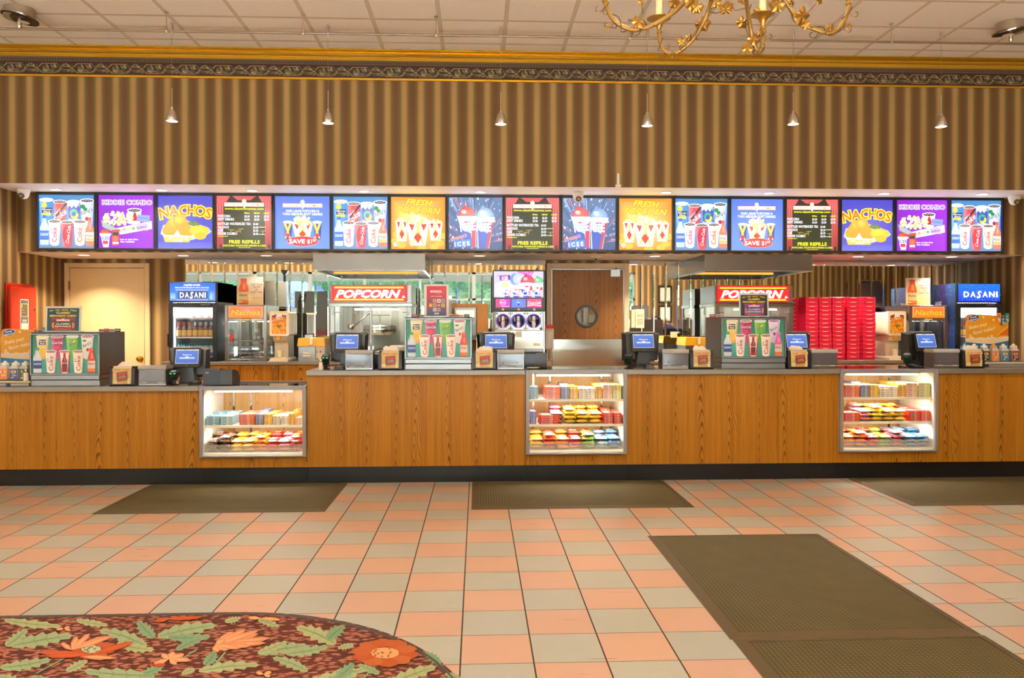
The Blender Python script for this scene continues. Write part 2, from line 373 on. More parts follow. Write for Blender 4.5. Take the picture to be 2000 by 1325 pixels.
def plaque(a, w2, y0=12, bg=WHT):
    a.poly([(14, y0), (48, y0), (53.5, y0-3), (59, y0), (93, y0), (93, y0+8.5), (14, y0+8.5)], (200, 80, 70)); a.poly([(15, y0+.8), (92, y0+.8), (92, y0+7.7), (15, y0+7.7)], bg)
    a.text('CLASSIC', 32, y0+7, 7.5, (215, 165, 30), bold=.004, w=32); a.text(w2, 75.5, y0+7, 7.5, (215, 165, 30), bold=.004, w=32)
    a.ell(53.5, y0-2, 4.6, 4.6, (235, 190, 70)); a.ell(53.5, y0-2, 3.7, 3.7, WHT); a.text('CC', 53.5, y0-.3, 4.5, (60, 80, 160), bold=.02)
    a.poly([(50, y0+2), (57, y0+2), (54.5, y0+11), (52.5, y0+11)], (250, 245, 230)); a.poly([(50.5, y0+3), (53, y0+3), (53, y0+10)], (240, 190, 60))
def art_menu(a):
    a.rect(0, 0, 107, 100, (38, 40, 22), (52, 54, 16)); curtains(a); plaque(a, 'CINEMAS')
    YL = (255, 250, 40)
    a.text('www.classiccinemas.com', 53.5, 26, 6.2, YL, bold=.02, w=76)
    for t, x in (('SMALL', 59), ('MEDIUM', 78), ('LARGE', 97)): a.text(t, x, 33.5, 3.8, YL, bold=.03, w=11)
    rows = [('POPCORN', 40.5, ('$5.50', '$6.50', '$7.50')), ('SOFT DRINKS', 46.5, ('$4.50', '$5.00', '$5.50'))]
    for t, y, ps in rows:
        a.text(t, 2.5, y, 6.6, WHT, 'l', bold=.03, sx=.78)
        for p, x in zip(ps, (59, 78, 97)): a.text(p, x, y, 5.6, WHT, bold=.025, sx=.8)
    for t, y, p in (('BOTTLED WATER/ICED TEA', 55, '$4.00'), ('NACHOS', 61.5, '$5.50'), ('ICEE', 67.5, '$5.50'), ('KIDDIE COMBO', 73.5, '$6.50')):
        a.text(t, 2.5, y, 6.6, WHT, 'l', bold=.03, w=64 if t[0] == 'B' else None, sx=.78); a.text(p, 76, y, 5.6, WHT, bold=.025, sx=.8)
    for u, v in ((28, 64), (46, 62), (90, 66), (40, 66)): a.poly([(u-7, v), (u+7, v-1), (u+6, v+1), (u+1, v+2), (u+1, v+8), (u-1, v+8), (u-1, v+2)], (150, 130, 55))
    a.rect(82, 58.5, 95, 59.5, WHT); a.rect(82, 72, 94, 73, WHT); a.rect(2.5, 76, 22, 77, YL)
    a.text('FREE REFILLS', 54, 90, 9, YL, bold=.03, w=60); a.text('POPCORN, FOUNTAIN DRINKS & ICEES', 54, 95.5, 4.6, YL, bold=.02, shear=.2, w=84); a.rect(42, 97.3, 66, 98, YL)
def bucket(a, cx, y0, y1, wt, wb, seed, mid=(215, 60, 35)):
    a.corn(cx, y0, wt*.5, wt*.22, 34, wt*.085, seed)
    a.poly([(cx-wt/2, y0), (cx+wt/2, y0), (cx+wb/2, y1), (cx-wb/2, y1)], (250, 246, 236)); H = y1-y0
    a.poly([(cx-wt*.40, y0+H*.04), (cx-wt*.14, y0+H*.04), (cx-wt*.26, y0+H*.36)], mid); a.poly([(cx+wt*.40, y0+H*.04), (cx+wt*.14, y0+H*.04), (cx+wt*.26, y0+H*.36)], mid)
    for sx in (-1, 1): a.poly([(cx+sx*wt*.06, y0+H*.02), (cx+sx*wt*.12, y0+H*.02), (cx-sx*wb*.3, y1-H*.05), (cx-sx*wb*.42, y1-H*.05)], (250, 215, 90))
    a.poly([(cx, y0+H*.42), (cx+wb*.27, y0+H*.62), (cx, y1-H*.1), (cx-wb*.27, y0+H*.62)], mid)
    a.text('Classic Cinemas', cx, y0+H*.46, wt*.12, (190, 150, 60), bold=.01, rot=-.12, w=wt*.7)
def art_combo(a):
    a.rect(0, 0, 107, 100, (88, 120, 222), (110, 150, 238)); plaque(a, 'COMBO', 13)
    a.text('ONE LARGE POPCORN &', 53.5, 30, 6.4, WHT, bold=.035, w=66); a.text('TWO MEDIUM SOFT DRINKS', 53.5, 36, 6.4, WHT, bold=.035, w=78)
    for cx in (24.5, 82):
        a.cup(cx, 49, 81, 18, 13, (60, 70, 160), drink=(230, 230, 240)); a.poly([(cx-8, 51), (cx-3, 51), (cx+6, 80), (cx+3, 80)], (250, 220, 80)); a.poly([(cx+8, 51), (cx+3, 51), (cx-6, 80), (cx-3, 80)], (250, 220, 80)); a.ell(cx, 74, 4, 4, (220, 50, 80))
    bucket(a, 53.5, 52, 83, 40, 26, 11); a.corn(53.5, 47, 16, 9, 60, 3.2, 12)
    a.ell(54, 85.5, 31.5, 9.6, (235, 170, 165)); a.ell(54, 85.5, 30.5, 8.8, (205, 55, 55)); a.text('SAVE', 43, 89.5, 11, WHT, bold=.035, w=31); a.text('$1', 67.5, 89.5, 11, WHT, bold=.02); a.text('50', 77, 86, 6.5, WHT, bold=.02)
def art_popcorn(a):
    a.ell(53, 60, 130, 110, (255, 228, 130), (255, 140, 20), n=30); a.rect(0, 0, 107, 6, (255, 140, 15), (255, 150, 25))
    for (u, v) in ((8, 84), (20, 92), (96, 88), (103, 74), (85, 95), (12, 72), (60, 97)): a.ell(u, v, 9, 6, (255, 190, 60))
    a.text('FRESH', 55, 15.5, 15, (240, 232, 50), bold=.03, shear=.35, w=54, rot=.06, out=(.05, (214, 120, 8))); a.text('POPCORN', 54, 31, 17, (240, 232, 50), bold=.02, shear=.35, w=88, rot=.04, out=(.05, (214, 120, 8)))
    bucket(a, 21, 46, 85, 24, 18, 21); bucket(a, 88, 49, 83, 27, 19, 22); bucket(a, 53, 50, 93, 44, 30, 23); a.corn(53, 44, 17, 9, 60, 3.3, 24)
    a.ell(8.5, 91, 4.9, 4.9, (60, 60, 60)); a.ell(8.5, 91, 4.3, 4.3, WHT); a.text('GF', 8.5, 92.8, 4.6, (50, 50, 60), bold=.02)
def dome(a, cx, yb, r, c, dk): a.ell(cx, yb, r, r*1.05, c, dk, a0=PI, a1=2*PI, n=16); a.ell(cx-r*.25, yb-r*1.0, r*.22, r*.3, dk); a.ell(cx-r*.3, yb-r*.55, r*.3, r*.22, mixc(c, (255, 255, 255), .6))
def iceecup(a, cx, y0, y1, wt, wb, lean=0.0, lab=(75, 100, 190)):
    a.poly([(cx-wt/2, y0), (cx+wt/2, y0), (cx+wb/2+lean, y1), (cx-wb/2+lean, y1)], (225, 232, 245)); H = y1-y0
    a.poly([(cx-wt*.2, y0+H*.05), (cx+wt*.2, y0+H*.05), (cx+wt*.1, y0+H*.2), (cx-wt*.1, y0+H*.2)], (215, 60, 70))
    a.poly([(cx+wt*.25, y0+H*.1), (cx+wt*.48, y0+H*.1), (cx+wb*.45+lean, y1), (cx+wb*.1+lean, y1)], (215, 70, 85)); a.poly([(cx-wt*.45, y0+H*.3), (cx+wb*.3, y0+H*.5), (cx+wb*.2+lean, y1), (cx-wb*.4+lean, y1)], lab)
    a.ell(cx, y0, wt*.54, wt*.13, WHT)
def art_icee(a):
    a.rect(0, 0, 107, 100, (95, 125, 165), (70, 85, 130)); R = random.Random(5)
    for i in range(60):
        t = R.uniform(PI*1.02, PI*1.98); r0 = R.uniform(20, 60); r1 = r0+R.uniform(15, 50); c = R.choice([(200, 90, 110), (130, 160, 210), (170, 190, 225), (225, 140, 150), (55, 70, 110)]); dt = .02
        a.poly([(52+r0*math.cos(t), 90+r0*1.2*math.sin(t)), (52+r1*math.cos(t), 90+r1*1.2*math.sin(t)), (52+r1*math.cos(t+dt), 90+r1*1.2*math.sin(t+dt))], c)
    for i in range(110): q = R.uniform(.6, 2.3); a.ell(R.uniform(1, 106), R.uniform(1, 99), q*.8, q*1.2, R.choice([(235, 190, 205), (215, 70, 95), (160, 190, 235), (245, 225, 235), (80, 110, 180)]), n=8)
    iceecup(a, 37, 42, 96, 36, 24, 6); iceecup(a, 73, 43, 98, 34, 23, -4); dome(a, 36, 38, 18, (235, 120, 110), (215, 85, 85)); dome(a, 73, 39, 18, (190, 212, 240), (120, 160, 215))
    a.rect(17, 36, 55, 40, WHT); a.rect(55, 38, 92, 42, WHT)
    a.text('ICEE', 39, 64, 22, WHT, bold=.04, rot=-.13, sx=.72, out=(.03, (80, 95, 190))); a.text('ICEE', 70, 65, 22, WHT, bold=.04, rot=.02, sx=.68, out=(.03, (80, 95, 190)))
    a.text('EXPERIENCE', 21, 80, 7.5, (215, 50, 60), bold=.02, rot=-.3, sx=.8, out=(.03, WHT)); a.poly([(10, 84), (44, 80), (46, 93), (11, 97)], (90, 140, 215)); a.text('I C E E', 27, 93, 11, WHT, bold=.04, rot=-.08, w=30)
BOARD = {'drinks': (art_drinks, 'blue menu board showing paper cups and bottles'), 'kiddie': (art_kiddie, 'purple kiddie combo menu board'), 'nachos': (art_nachos, 'dark blue nachos menu board'), 'menu': (art_menu, 'black price list board with red curtains'),
         'combo': (art_combo, 'blue popcorn and soft drink combo board'), 'popcorn': (art_popcorn, 'orange fresh popcorn menu board'), 'icee': (art_icee, 'menu board of two frozen drink cups with domes')}
def art_fountain(a, alt=False):
    G = (50, 130, 105)
    a.rect(0, 0, 740, 425, (45, 120, 95), (70, 165, 150)); a.rect(90, 230, 680, 425, (85, 180, 165), (60, 150, 135)); a.poly([(120, 0), (300, 0), (380, 425), (200, 425)], (70, 155, 130))
    a.cup(117, 16, 255, 140, 100, (240, 236, 222), (235, 175, 60), drink=(240, 225, 180)); a.rr(75, 52, 152, 110, 4, (45, 30, 25)); a.text('Minute', 114, 78, 27, WHT, bold=.02, w=68); a.text('Maid', 114, 103, 27, WHT, bold=.02, w=48); a.rect(72, 118, 158, 132, (240, 210, 60)); a.ell(118, 190, 38, 45, (245, 180, 40), (240, 200, 90))
    a.cup(280, 16, 255, 140, 100, (165, 30, 85), (200, 90, 150), drink=(190, 140, 160)); a.text('Coca-Cola', 280, 98, 42, WHT, bold=.008, shear=.3, w=118); a.ell(280, 140, 28, 22, (225, 70, 85))
    a.cup(450, 16, 255, 140, 100, (120, 190, 60), (90, 175, 60), drink=(225, 235, 235)); a.text('Sprite', 456, 112, 44, (35, 70, 70), bold=.02, rot=-.3, shear=.2, w=92, out=(.02, WHT)); a.ell(470, 72, 22, 8, (250, 220, 60), rot=-.5)
    if alt: a.cup(617, 16, 255, 140, 100, (232, 226, 240), (200, 180, 215), drink=(170, 110, 190)); a.text("Barq's", 617, 118, 46, (110, 90, 160), bold=.01, rot=-.5, shear=.2, w=96); a.ell(620, 165, 14, 18, (120, 60, 140))
    else: a.cup(617, 16, 255, 140, 100, (238, 236, 230), (215, 215, 212), drink=(170, 110, 130)); a.text("Barq's", 617, 118, 46, (50, 70, 60), bold=.01, rot=-.5, shear=.2, w=96); a.ell(585, 65, 22, 12, (60, 140, 70)); a.ell(620, 165, 14, 18, (170, 30, 50))
    a.bottle(62, 140, 420, 92, (205, 218, 230), (80, 160, 80), (45, 65, 140), word='DASANI', wc=(220, 230, 250), slim=.4)
    for cx, c in ((212, (238, 235, 232)), (365, (240, 236, 230)), (518, (240, 232, 218))):
        a.cup(cx, 184, 415, 124, 88, c, drink=(175, 80, 70))
        if cx != 365: a.text('Coke', cx+24, 398, 66, (200, 35, 45), al='l', rot=-PI/2, bold=.012, w=165); a.text('Diet', cx-26, 300, 26, (90, 60, 70), al='l', rot=-PI/2, shear=.2)
        else:
            for sx in (-1, 1): a.poly([(cx+sx*60, 186), (cx+sx*52, 186), (cx+sx*30, 415), (cx+sx*44, 415)], (200, 40, 45))
            a.bottle(cx, 200, 412, 58, (150, 40, 40), (190, 40, 40), (120, 35, 40), word='', slim=.4); a.text('Coca-Cola', cx, 318, 24, WHT, shear=.3, bold=.01, w=80)
    tea = (225, 110, 190) if alt else (215, 70, 45)
    a.bottle(665, 145, 418, 84, tea, mixc(tea, (255, 255, 255), .15), (232, 200, 190), word='PEAK', wc=(120, 60, 50), slim=.5); a.rect(624, 372, 706, 405, (235, 120, 50))
def art_rewards(a, alt=False):
    a.rect(0, 0, 340, 280, (200, 205, 205)); a.rect(12, 10, 328, 270, (28, 34, 34) if alt else (24, 52, 58), (34, 30, 40) if alt else (30, 72, 84))
    for i, ch in enumerate('DO YOU HAVE YOUR'): a.text(ch, 46+i*16.6, 38+abs(i-7.5)**2*.18, 22, (245, 205, 60), bold=.03, rot=(i-7.5)*.03)
    a.text('CLASSIC', 170, 74, 30, (250, 215, 80), bold=.03, w=142); a.text('REWARDS CARD!', 170, 108, 30, (245, 205, 60), bold=.03, w=262)
    c = (110, 50, 140) if alt else (90, 45, 50); a.rr(56, 118, 288, 266, 12, (110, 100, 100)); a.rr(61, 123, 283, 261, 10, c); a.rect(64, 126, 280, 162, (150, 50, 130) if alt else (170, 45, 50), c)
    a.rect(105, 140, 235, 158, (240, 200, 190)); a.poly([(150, 140), (170, 128), (190, 140)], (240, 200, 190))
    for sx in (-1, 1): a.poly([(172+sx*105, 178), (172+sx*88, 172), (172+sx*88, 245), (172+sx*105, 238), (172+sx*112, 208)], (235, 120, 60))
    a.rr(88, 170, 256, 238, 8, (50, 60, 140) if alt else (40, 35, 35)); a.text('CLASSIC', 172, 200, 29, (250, 235, 215), bold=.02, w=146); a.text('REWARDS', 172, 230, 29, (250, 235, 215), bold=.02, w=158); a.rect(90, 242, 254, 256, (225, 90, 55))
def art_morning(a):
    a.rect(0, 0, 280, 372, (228, 222, 220)); a.rect(25, 12, 256, 190, (205, 45, 75), (175, 60, 90)); a.rect(25, 190, 256, 360, (175, 60, 90), (30, 80, 110))
    a.text('MORNING', 135, 90, 40, WHT, bold=.02, w=132, sx=.8); a.text('MOVIES', 160, 110, 14, (160, 200, 225)); a.text('GREAT TV PROGRAMMES', 140, 138, 13, (250, 230, 200), bold=.02, w=130)
    for i in range(5): a.ell(220+i % 2*8, 45+i*14, 4, 4, (240, 170, 60))
    n = 0
    for r, row in enumerate(([0, 1, 2, 3], [0, 1, 2, 3], [1, 2])):
        for q in row: a.rr(52+q*48, 166+r*52, 92+q*48, 208+r*52, 5, [(100, 100, 95), (205, 150, 110), (235, 230, 225), (160, 170, 190), (235, 140, 60), (190, 185, 150), (200, 70, 80), (190, 210, 110), (190, 215, 215), (150, 170, 200)][n]); a.ell(72+q*48, 187+r*52, 10, 9, [(60, 60, 60), (90, 170, 210), (50, 60, 70), (90, 90, 120), (250, 220, 90), (120, 60, 60), (240, 230, 220), (90, 120, 60), (230, 120, 90), (220, 80, 60)][n]); n += 1
    a.rr(115, 325, 170, 345, 6, (220, 200, 200))
def art_tea(a):
    a.rect(0, 0, 290, 330, (205, 195, 190), (240, 200, 130)); a.ell(200, 60, 90, 40, (225, 215, 205)); a.ell(60, 250, 120, 60, (245, 215, 150))
    a.bottle(76, 14, 322, 108, (225, 95, 25), (205, 90, 40), (230, 195, 140), word='PEAK', wc=(90, 60, 30), slim=.55); a.rect(24, 268, 128, 300, (235, 140, 40)); a.rect(24, 285, 60, 297, (250, 220, 170))
    for i, t in enumerate(('THE TRUE', 'TASTE', 'OF', 'ICED TEA')): a.text(t, 218, 96+i*30, 27, (125, 45, 50), bold=.015, w=min(126, 17*len(t)))
    a.text('GOLD PEAK', 212, 246, 13, (190, 130, 80), w=125); a.rect(150, 250, 275, 252, (200, 150, 90))
def art_water1(a):
    a.rect(0, 0, 510, 220, (20, 90, 220), (60, 130, 235)); a.ell(40, 190, 130, 80, (150, 190, 240), (45, 110, 230)); a.ell(470, 200, 120, 100, (170, 195, 225), (45, 110, 230))
    a.text('PURIFIED WATER', 250, 40, 30, WHT, bold=.03, w=185); a.text('Enhanced With Minerals For a Pure, Fresh Taste', 250, 66, 22, WHT, bold=.02, w=380)
    a.rect(64, 78, 446, 220, (30, 120, 235)); a.rect(64, 78, 430, 100, (130, 150, 250)); a.rect(92, 100, 420, 195, (40, 60, 95)); a.rect(64, 195, 430, 220, (120, 140, 250))
    _dasani(a, 255, 180, 88, 300)
def _dasani(a, cx, y, s, w):
    x = cx-w/2
    for ch, f in (('D', .18), ('A', .17), ('S', .15), ('A', .17), ('N', .19), ('I', .07)):
        a.text(ch, x+w*f/2+w*.01, y+(s*.12 if ch == 'S' else 0), s*(1.28 if ch == 'S' else 1.0), WHT, bold=.035, shear=.22 if ch == 'S' else 0.0, w=w*f*(.9 if ch != 'I' else .7)); x += w*(f+.013)
def art_water2(a):
    a.rect(0, 0, 510, 220, (15, 110, 235), (10, 50, 215)); R = random.Random(4)
    for i in range(120): q = R.uniform(3, 13); x, y = R.uniform(5, 505), R.uniform(5, 215); a.ell(x, y, q*.8, q, (30, 110, 240), (10, 40, 170), n=10); a.ell(x+q*.2, y+q*.4, q*.35, q*.3, (120, 215, 255), n=8)
    _dasani(a, 255, 165, 96, 425)
def art_popsign(a):
    a.rect(0, 0, 690, 140, (235, 8, 10)); a.ell(345, 75, 280, 62, (250, 60, 70), (235, 10, 12), n=26)
    for y in (13, 117): a.rr(22, y, 664, y+13, 6, (255, 225, 30))
    a.text('POPCORN', 335, 106, 92, (255, 250, 245), bold=.045, shear=.32, w=604, out=(.012, (250, 90, 90))); a.rect(650, 100, 678, 108, WHT); a.ell(662, 96, 8, 8, WHT)
def art_nachosign(a, dim=False):
    a.rect(0, 0, 390, 140, (232, 105, 45), (240, 130, 30)); 
    if dim: a.ell(220, 60, 140, 55, (236, 130, 120), (232, 110, 45))
    for i in range(19): a.rect(8+i*20, 6, 18+i*20, 11, (250, 235, 200)); a.rect(8+i*20, 129, 18+i*20, 134, (60, 30, 20))
    for i in range(6): a.rect(6, 14+i*20, 11, 24+i*20, (250, 235, 200)); a.rect(379, 14+i*20, 384, 24+i*20, (250, 235, 200))
    a.text('Nachos', 195, 105, 92, (250, 180, 30), bold=.03, shear=.12, w=330, out=(.025, (110, 40, 20)))
def art_cheese(a):
    a.rect(0, 0, 175, 260, (235, 225, 205)); a.rect(5, 5, 170, 255, (225, 125, 20)); a.poly([(5, 5), (170, 5), (170, 70), (5, 100)], (240, 235, 220)); a.poly([(5, 30), (60, 12), (50, 80), (5, 92)], (150, 35, 45)); a.poly([(120, 20), (170, 25), (170, 70), (130, 74)], (150, 35, 45))
    a.text('NACHOS', 88, 88, 56, (245, 165, 25), bold=.04, rot=-.1, w=140, sx=.7, out=(.04, (90, 25, 20)))
    R = random.Random(9)
    for i in range(40): a.ell(R.uniform(15, 160), R.uniform(125, 245), R.uniform(10, 26), R.uniform(8, 16), R.choice([(245, 160, 30), (250, 185, 50), (230, 125, 15), (240, 175, 60)]), n=9, rot=R.uniform(-1, 1))
    a.rr(68, 150, 108, 178, 6, (120, 140, 50)); a.text('EZ', 88, 172, 22, (60, 70, 20), bold=.02)
def art_slushscreen(a):
    a.rect(0, 0, 580, 305, (205, 200, 255), (190, 190, 250)); a.ell(150, 220, 200, 120, (235, 235, 255), (205, 200, 255)); R = random.Random(6)
    a.poly([(270, 0), (470, 0), (440, 60), (300, 60)], (225, 90, 190))
    for i in range(30): a.ell(R.uniform(270, 470), R.uniform(0, 70), 4, 6, (250, 190, 230), n=8)
    a.ell(245, 90, 60, 70, (60, 70, 225), (150, 160, 250)); a.ell(300, 90, 80, 70, (205, 215, 255), (180, 195, 250))
    a.text('Experience', 88, 55, 38, (215, 80, 140), shear=.3, rot=-.12, w=110); a.poly([(64, 52), (190, 42), (194, 98), (70, 108)], (60, 60, 170)); a.poly([(95, 50), (160, 45), (163, 100), (98, 105)], (215, 60, 110)); a.text('ICEE', 130, 98, 52, WHT, bold=.03, rot=-.08, sx=.75)
    dome(a, 130, 180, 48, (240, 240, 150), (225, 225, 120)); dome(a, 525, 130, 62, (140, 215, 130), (90, 180, 110)); dome(a, 395, 135, 86, (235, 70, 95), (205, 40, 90))
    for cx, w, y0, r in ((150, 105, 205, -.15), (255, 120, 195, -.1), (385, 165, 150, -.04), (510, 130, 170, -.05)):
        iceecup(a, cx, y0, 330, w, w*.7, 8, (60, 60, 190)); a.text('ICEE', cx+5, 285, 82, WHT, bold=.03, rot=r, w=w*.92, out=(.02, (50, 50, 160)))
def art_flavour(a, k):
    if k == 0: a.rect(0, 0, 170, 100, (230, 40, 110), (200, 20, 190), 'h'); a.ell(85, 42, 38, 36, (245, 190, 235)); a.ell(85, 42, 31, 29, (220, 70, 160)); a.text('Cherry', 85, 50, 20, WHT, bold=.03); a.rect(70, 86, 160, 90, WHT)
    elif k == 1: a.rect(0, 0, 170, 100, (80, 110, 230), (90, 120, 225)); a.ell(85, 40, 38, 34, (150, 170, 245)); a.ell(85, 40, 35, 31, (85, 115, 230)); a.text('Blue', 85, 46, 20, WHT, bold=.02); a.ell(85, 66, 13, 13, (25, 30, 140))
    else: a.rect(0, 0, 170, 100, (235, 60, 110), (225, 50, 130)); a.text('Coca-Cola', 85, 58, 44, WHT, shear=.35, bold=.015, w=150); a.poly([(5, 72), (80, 64), (165, 76), (165, 84), (80, 74), (5, 82)], WHT)
def art_till(a):
    a.rect(0, 0, 260, 175, (238, 228, 220)); a.rect(4, 14, 256, 170, (85, 130, 215), (70, 110, 205)); 
    for x, w in ((8, 18), (90, 40), (140, 10), (185, 14)): a.rect(x, 4, x+w, 10, (130, 140, 190))
    a.text('Welcome to', 130, 75, 24, WHT, bold=.025, w=108); a.poly([(45, 98), (105, 98), (118, 90), (130, 84), (142, 90), (155, 98), (215, 98), (215, 116), (45, 116)], (235, 240, 252)); a.ell(130, 95, 8, 8, WHT); a.text('CLASSIC CINEMAS', 130, 112, 12, (110, 150, 225), bold=.02, w=150)
def art_napkin(a):
    a.rect(0, 0, 250, 180, (235, 205, 140), (205, 165, 85)); a.corn(40, 158, 40, 20, 26, 8, 31); a.corn(222, 140, 24, 34, 26, 8, 32)
    a.rect(0, 0, 250, 34, (225, 190, 130)); a.text('REWARD YOURSELF', 125, 27, 24, (150, 50, 30), bold=.02, w=220)
    a.M = None; p = [(58, 52), (202, 40), (210, 136), (64, 150)]; a.poly(p, (90, 35, 25)); a.poly([(63, 56), (198, 45), (205, 132), (69, 145)], (165, 60, 40)); a.poly([(75, 56), (188, 47), (190, 68), (77, 78)], (205, 70, 60))
    a.poly([(78, 84), (194, 74), (198, 112), (82, 122)], (45, 35, 25)); a.text('CLASSIC', 137, 97, 20, (225, 190, 110), bold=.02, rot=-.08, w=92); a.text('REWARDS', 139, 114, 20, (225, 190, 110), bold=.02, rot=-.08, w=98)
def art_season(a):
    pts = [(0, 90), (8, 40), (40, 22), (120, 22), (300, 30), (360, 36), (560, 36), (560, 440), (0, 440)]
    a.poly(pts, (232, 160, 25)); a.poly([(0, 90), (8, 40), (40, 22), (52, 22), (26, 80), (12, 150), (0, 190)], (230, 115, 35)); a.poly([(26, 80), (34, 70), (16, 150), (0, 195), (0, 180)], (250, 215, 80))
    a.poly([(560, 180), (560, 290), (400, 290), (480, 240)], (225, 110, 30)); a.poly([(548, 180), (560, 185), (490, 240), (420, 290), (400, 290), (470, 240)], (245, 205, 50))
    a.text('Shake your', 165, 190, 66, (250, 235, 205), bold=.012, rot=-.23, shear=.2, w=250); a.text('flavor maker!', 245, 250, 66, (250, 235, 205), bold=.012, rot=-.23, shear=.2, w=300)
    for (u, v) in ((230, 60), (360, 95), (60, 290), (340, 300), (520, 120)): a.ell(u, v, 13, 13, (252, 225, 190)); a.ell(u+8, v+7, 8, 8, (250, 205, 170))
    R = random.Random(2)
    a.poly([(0, 340), (90, 335), (200, 320), (340, 345), (430, 325), (560, 310), (560, 380), (340, 402), (170, 395), (0, 378)], (240, 215, 180))
    for i in range(22): a.ell(i*26+6, 336+R.uniform(-16, 8)-(abs(i-16) < 4)*8, 17, 16, (244, 222, 190))
    a.poly([(0, 376), (170, 394), (340, 402), (560, 360), (560, 440), (0, 440)], (40, 125, 180))
    a.ell(100, 70, 76, 44, (245, 240, 230), rot=-.18); a.ell(100, 70, 71, 39, (30, 65, 130), rot=-.18); a.text('Kernel', 98, 68, 36, WHT, bold=.02, rot=-.2, shear=.2, w=82); a.text("Season's", 104, 98, 36, WHT, bold=.02, rot=-.2, shear=.2, w=112)
def art_packet(a, c, c2):
    a.rect(0, 0, 60, 100, c, mixc(c, (255, 255, 255), .15)); a.ell(30, 35, 22, 14, c2); a.text('Kernel', 30, 40, 13, WHT, rot=-.2, w=34); a.rect(12, 62, 48, 70, (250, 240, 225)); a.ell(40, 85, 13, 8, (245, 225, 150))
def art_dispanel(a):
    a.poly(rrect(0, 100, 0, 240, 10, 4), (235, 230, 225)); a.poly(rrect(5, 95, 5, 236, 8, 4), (95, 100, 95)); a.rect(10, 28, 90, 112, (225, 220, 205)); a.rect(13, 31, 87, 109, (95, 85, 60)); a.rect(15, 34, 30, 56, (130, 200, 40)); a.rect(20, 66, 45, 72, (150, 140, 130)); a.rect(20, 82, 60, 88, (140, 130, 110)); a.rect(52, 32, 60, 60, (130, 120, 60))
    a.text('WARNING', 50, 138, 10, WHT, bold=.02, w=60); a.text('FIRE ALARM', 50, 148, 9, WHT, bold=.02, w=45); a.rect(12, 154, 90, 212, (240, 228, 205)); a.text('Notice', 50, 168, 9, (150, 110, 80)); a.rect(20, 175, 80, 177, (190, 170, 150)); a.rect(20, 184, 75, 186, (190, 170, 150))
# ------------------------------------------------------------------ patterned materials of the room
class NT:
    def __init__(s, name, rough=.5, metal=0.0):
        s.m, s.t, s.b = _new(name); s.b.inputs['Roughness'].default_value = rough; s.b.inputs['Metallic'].default_value = metal
        tc = s.t.nodes.new('ShaderNodeTexCoord'); sp = s.t.nodes.new('ShaderNodeSeparateXYZ'); s.t.links.new(tc.outputs['Object'], sp.inputs[0])
        s.co = tc.outputs['Object']; s.x, s.y, s.z = sp.outputs
    def _in(s, sock, v):
        if hasattr(v, 'is_linked') or hasattr(v, 'links'): s.t.links.new(v, sock)
        else: sock.default_value = v
    def ma(s, op, a, b=None, c=None):
        n = s.t.nodes.new('ShaderNodeMath'); n.operation = op; s._in(n.inputs[0], a)
        if b is not None: s._in(n.inputs[1], b)
        if c is not None: s._in(n.inputs[2], c)
        return n.outputs[0]
    def vec(s, x, y, z):
        n = s.t.nodes.new('ShaderNodeCombineXYZ')
        for i, v in enumerate((x, y, z)): s._in(n.inputs[i], v)
        return n.outputs[0]
    def noise(s, vec, scale, detail=3, rough=.5):
        n = s.t.nodes.new('ShaderNodeTexNoise'); s.t.links.new(vec, n.inputs['Vector']); n.inputs['Scale'].default_value = scale; n.inputs['Detail'].default_value = detail; n.inputs['Roughness'].default_value = rough
        return n.outputs[0]
    def ramp(s, f, stops, interp='LINEAR'):
        n = s.t.nodes.new('ShaderNodeValToRGB'); n.color_ramp.interpolation = interp; e = n.color_ramp.elements
        while len(e) < len(stops): e.new(.5)
        for k, (p, c) in enumerate(stops): e[k].position = p; e[k].color = (*lin(c), 1)
        s._in(n.inputs[0], f); return n.outputs[0]
    def mix(s, f, a, b):
        n = s.t.nodes.new('ShaderNodeMix'); n.data_type = 'RGBA'; s._in(n.inputs[0], f)
        for i, v in ((6, a), (7, b)):
            if isinstance(v, tuple): n.inputs[i].default_value = (*lin(v), 1)
            else: s.t.links.new(v, n.inputs[i])
        return n.outputs[2]
    def scale(s, col, f):
        n = s.t.nodes.new('ShaderNodeVectorMath'); n.operation = 'SCALE'; s.t.links.new(col, n.inputs[0]); s._in(n.inputs['Scale'], f); return n.outputs[0]
    def base(s, c): s.t.links.new(c, s.b.inputs['Base Color']); return s
    def bump(s, h, strength=.3, dist=.002):
        n = s.t.nodes.new('ShaderNodeBump'); n.inputs['Strength'].default_value = strength; n.inputs['Distance'].default_value = dist; s._in(n.inputs['Height'], h); s.t.links.new(n.outputs[0], s.b.inputs['Normal'])
def stripes(name, along, phase=-2.113, period=.1705):
    n = NT(name, .75); u = n.x if along == 'x' else n.y
    f = n.ma('FRACT', n.ma('ADD', n.ma('DIVIDE', n.ma('SUBTRACT', u, phase), period), 200.5))
    d = n.ma('MULTIPLY', n.ma('ABSOLUTE', n.ma('SUBTRACT', f, .5)), 2.0)
    nz = n.noise(n.co, 190, 2); d = n.ma('ADD', d, n.ma('MULTIPLY', n.ma('SUBTRACT', nz, .5), .10))
    c = n.ramp(d, [(0, (182, 146, 96)), (.22, (176, 140, 88)), (.38, (136, 116, 64)), (.56, (112, 94, 50)), (.78, (114, 78, 44)), (1.0, (112, 72, 42))])
    n.base(n.scale(c, n.ma('ADD', .62, n.ma('MULTIPLY', n.noise(n.co, 170, 2, .8), .76)))); MATS[name] = n.m; return n.m
STRIPE = stripes('striped_wallpaper', 'x'); STRIPE_SIDE = stripes('striped_wallpaper_side', 'y', phase=8.52)
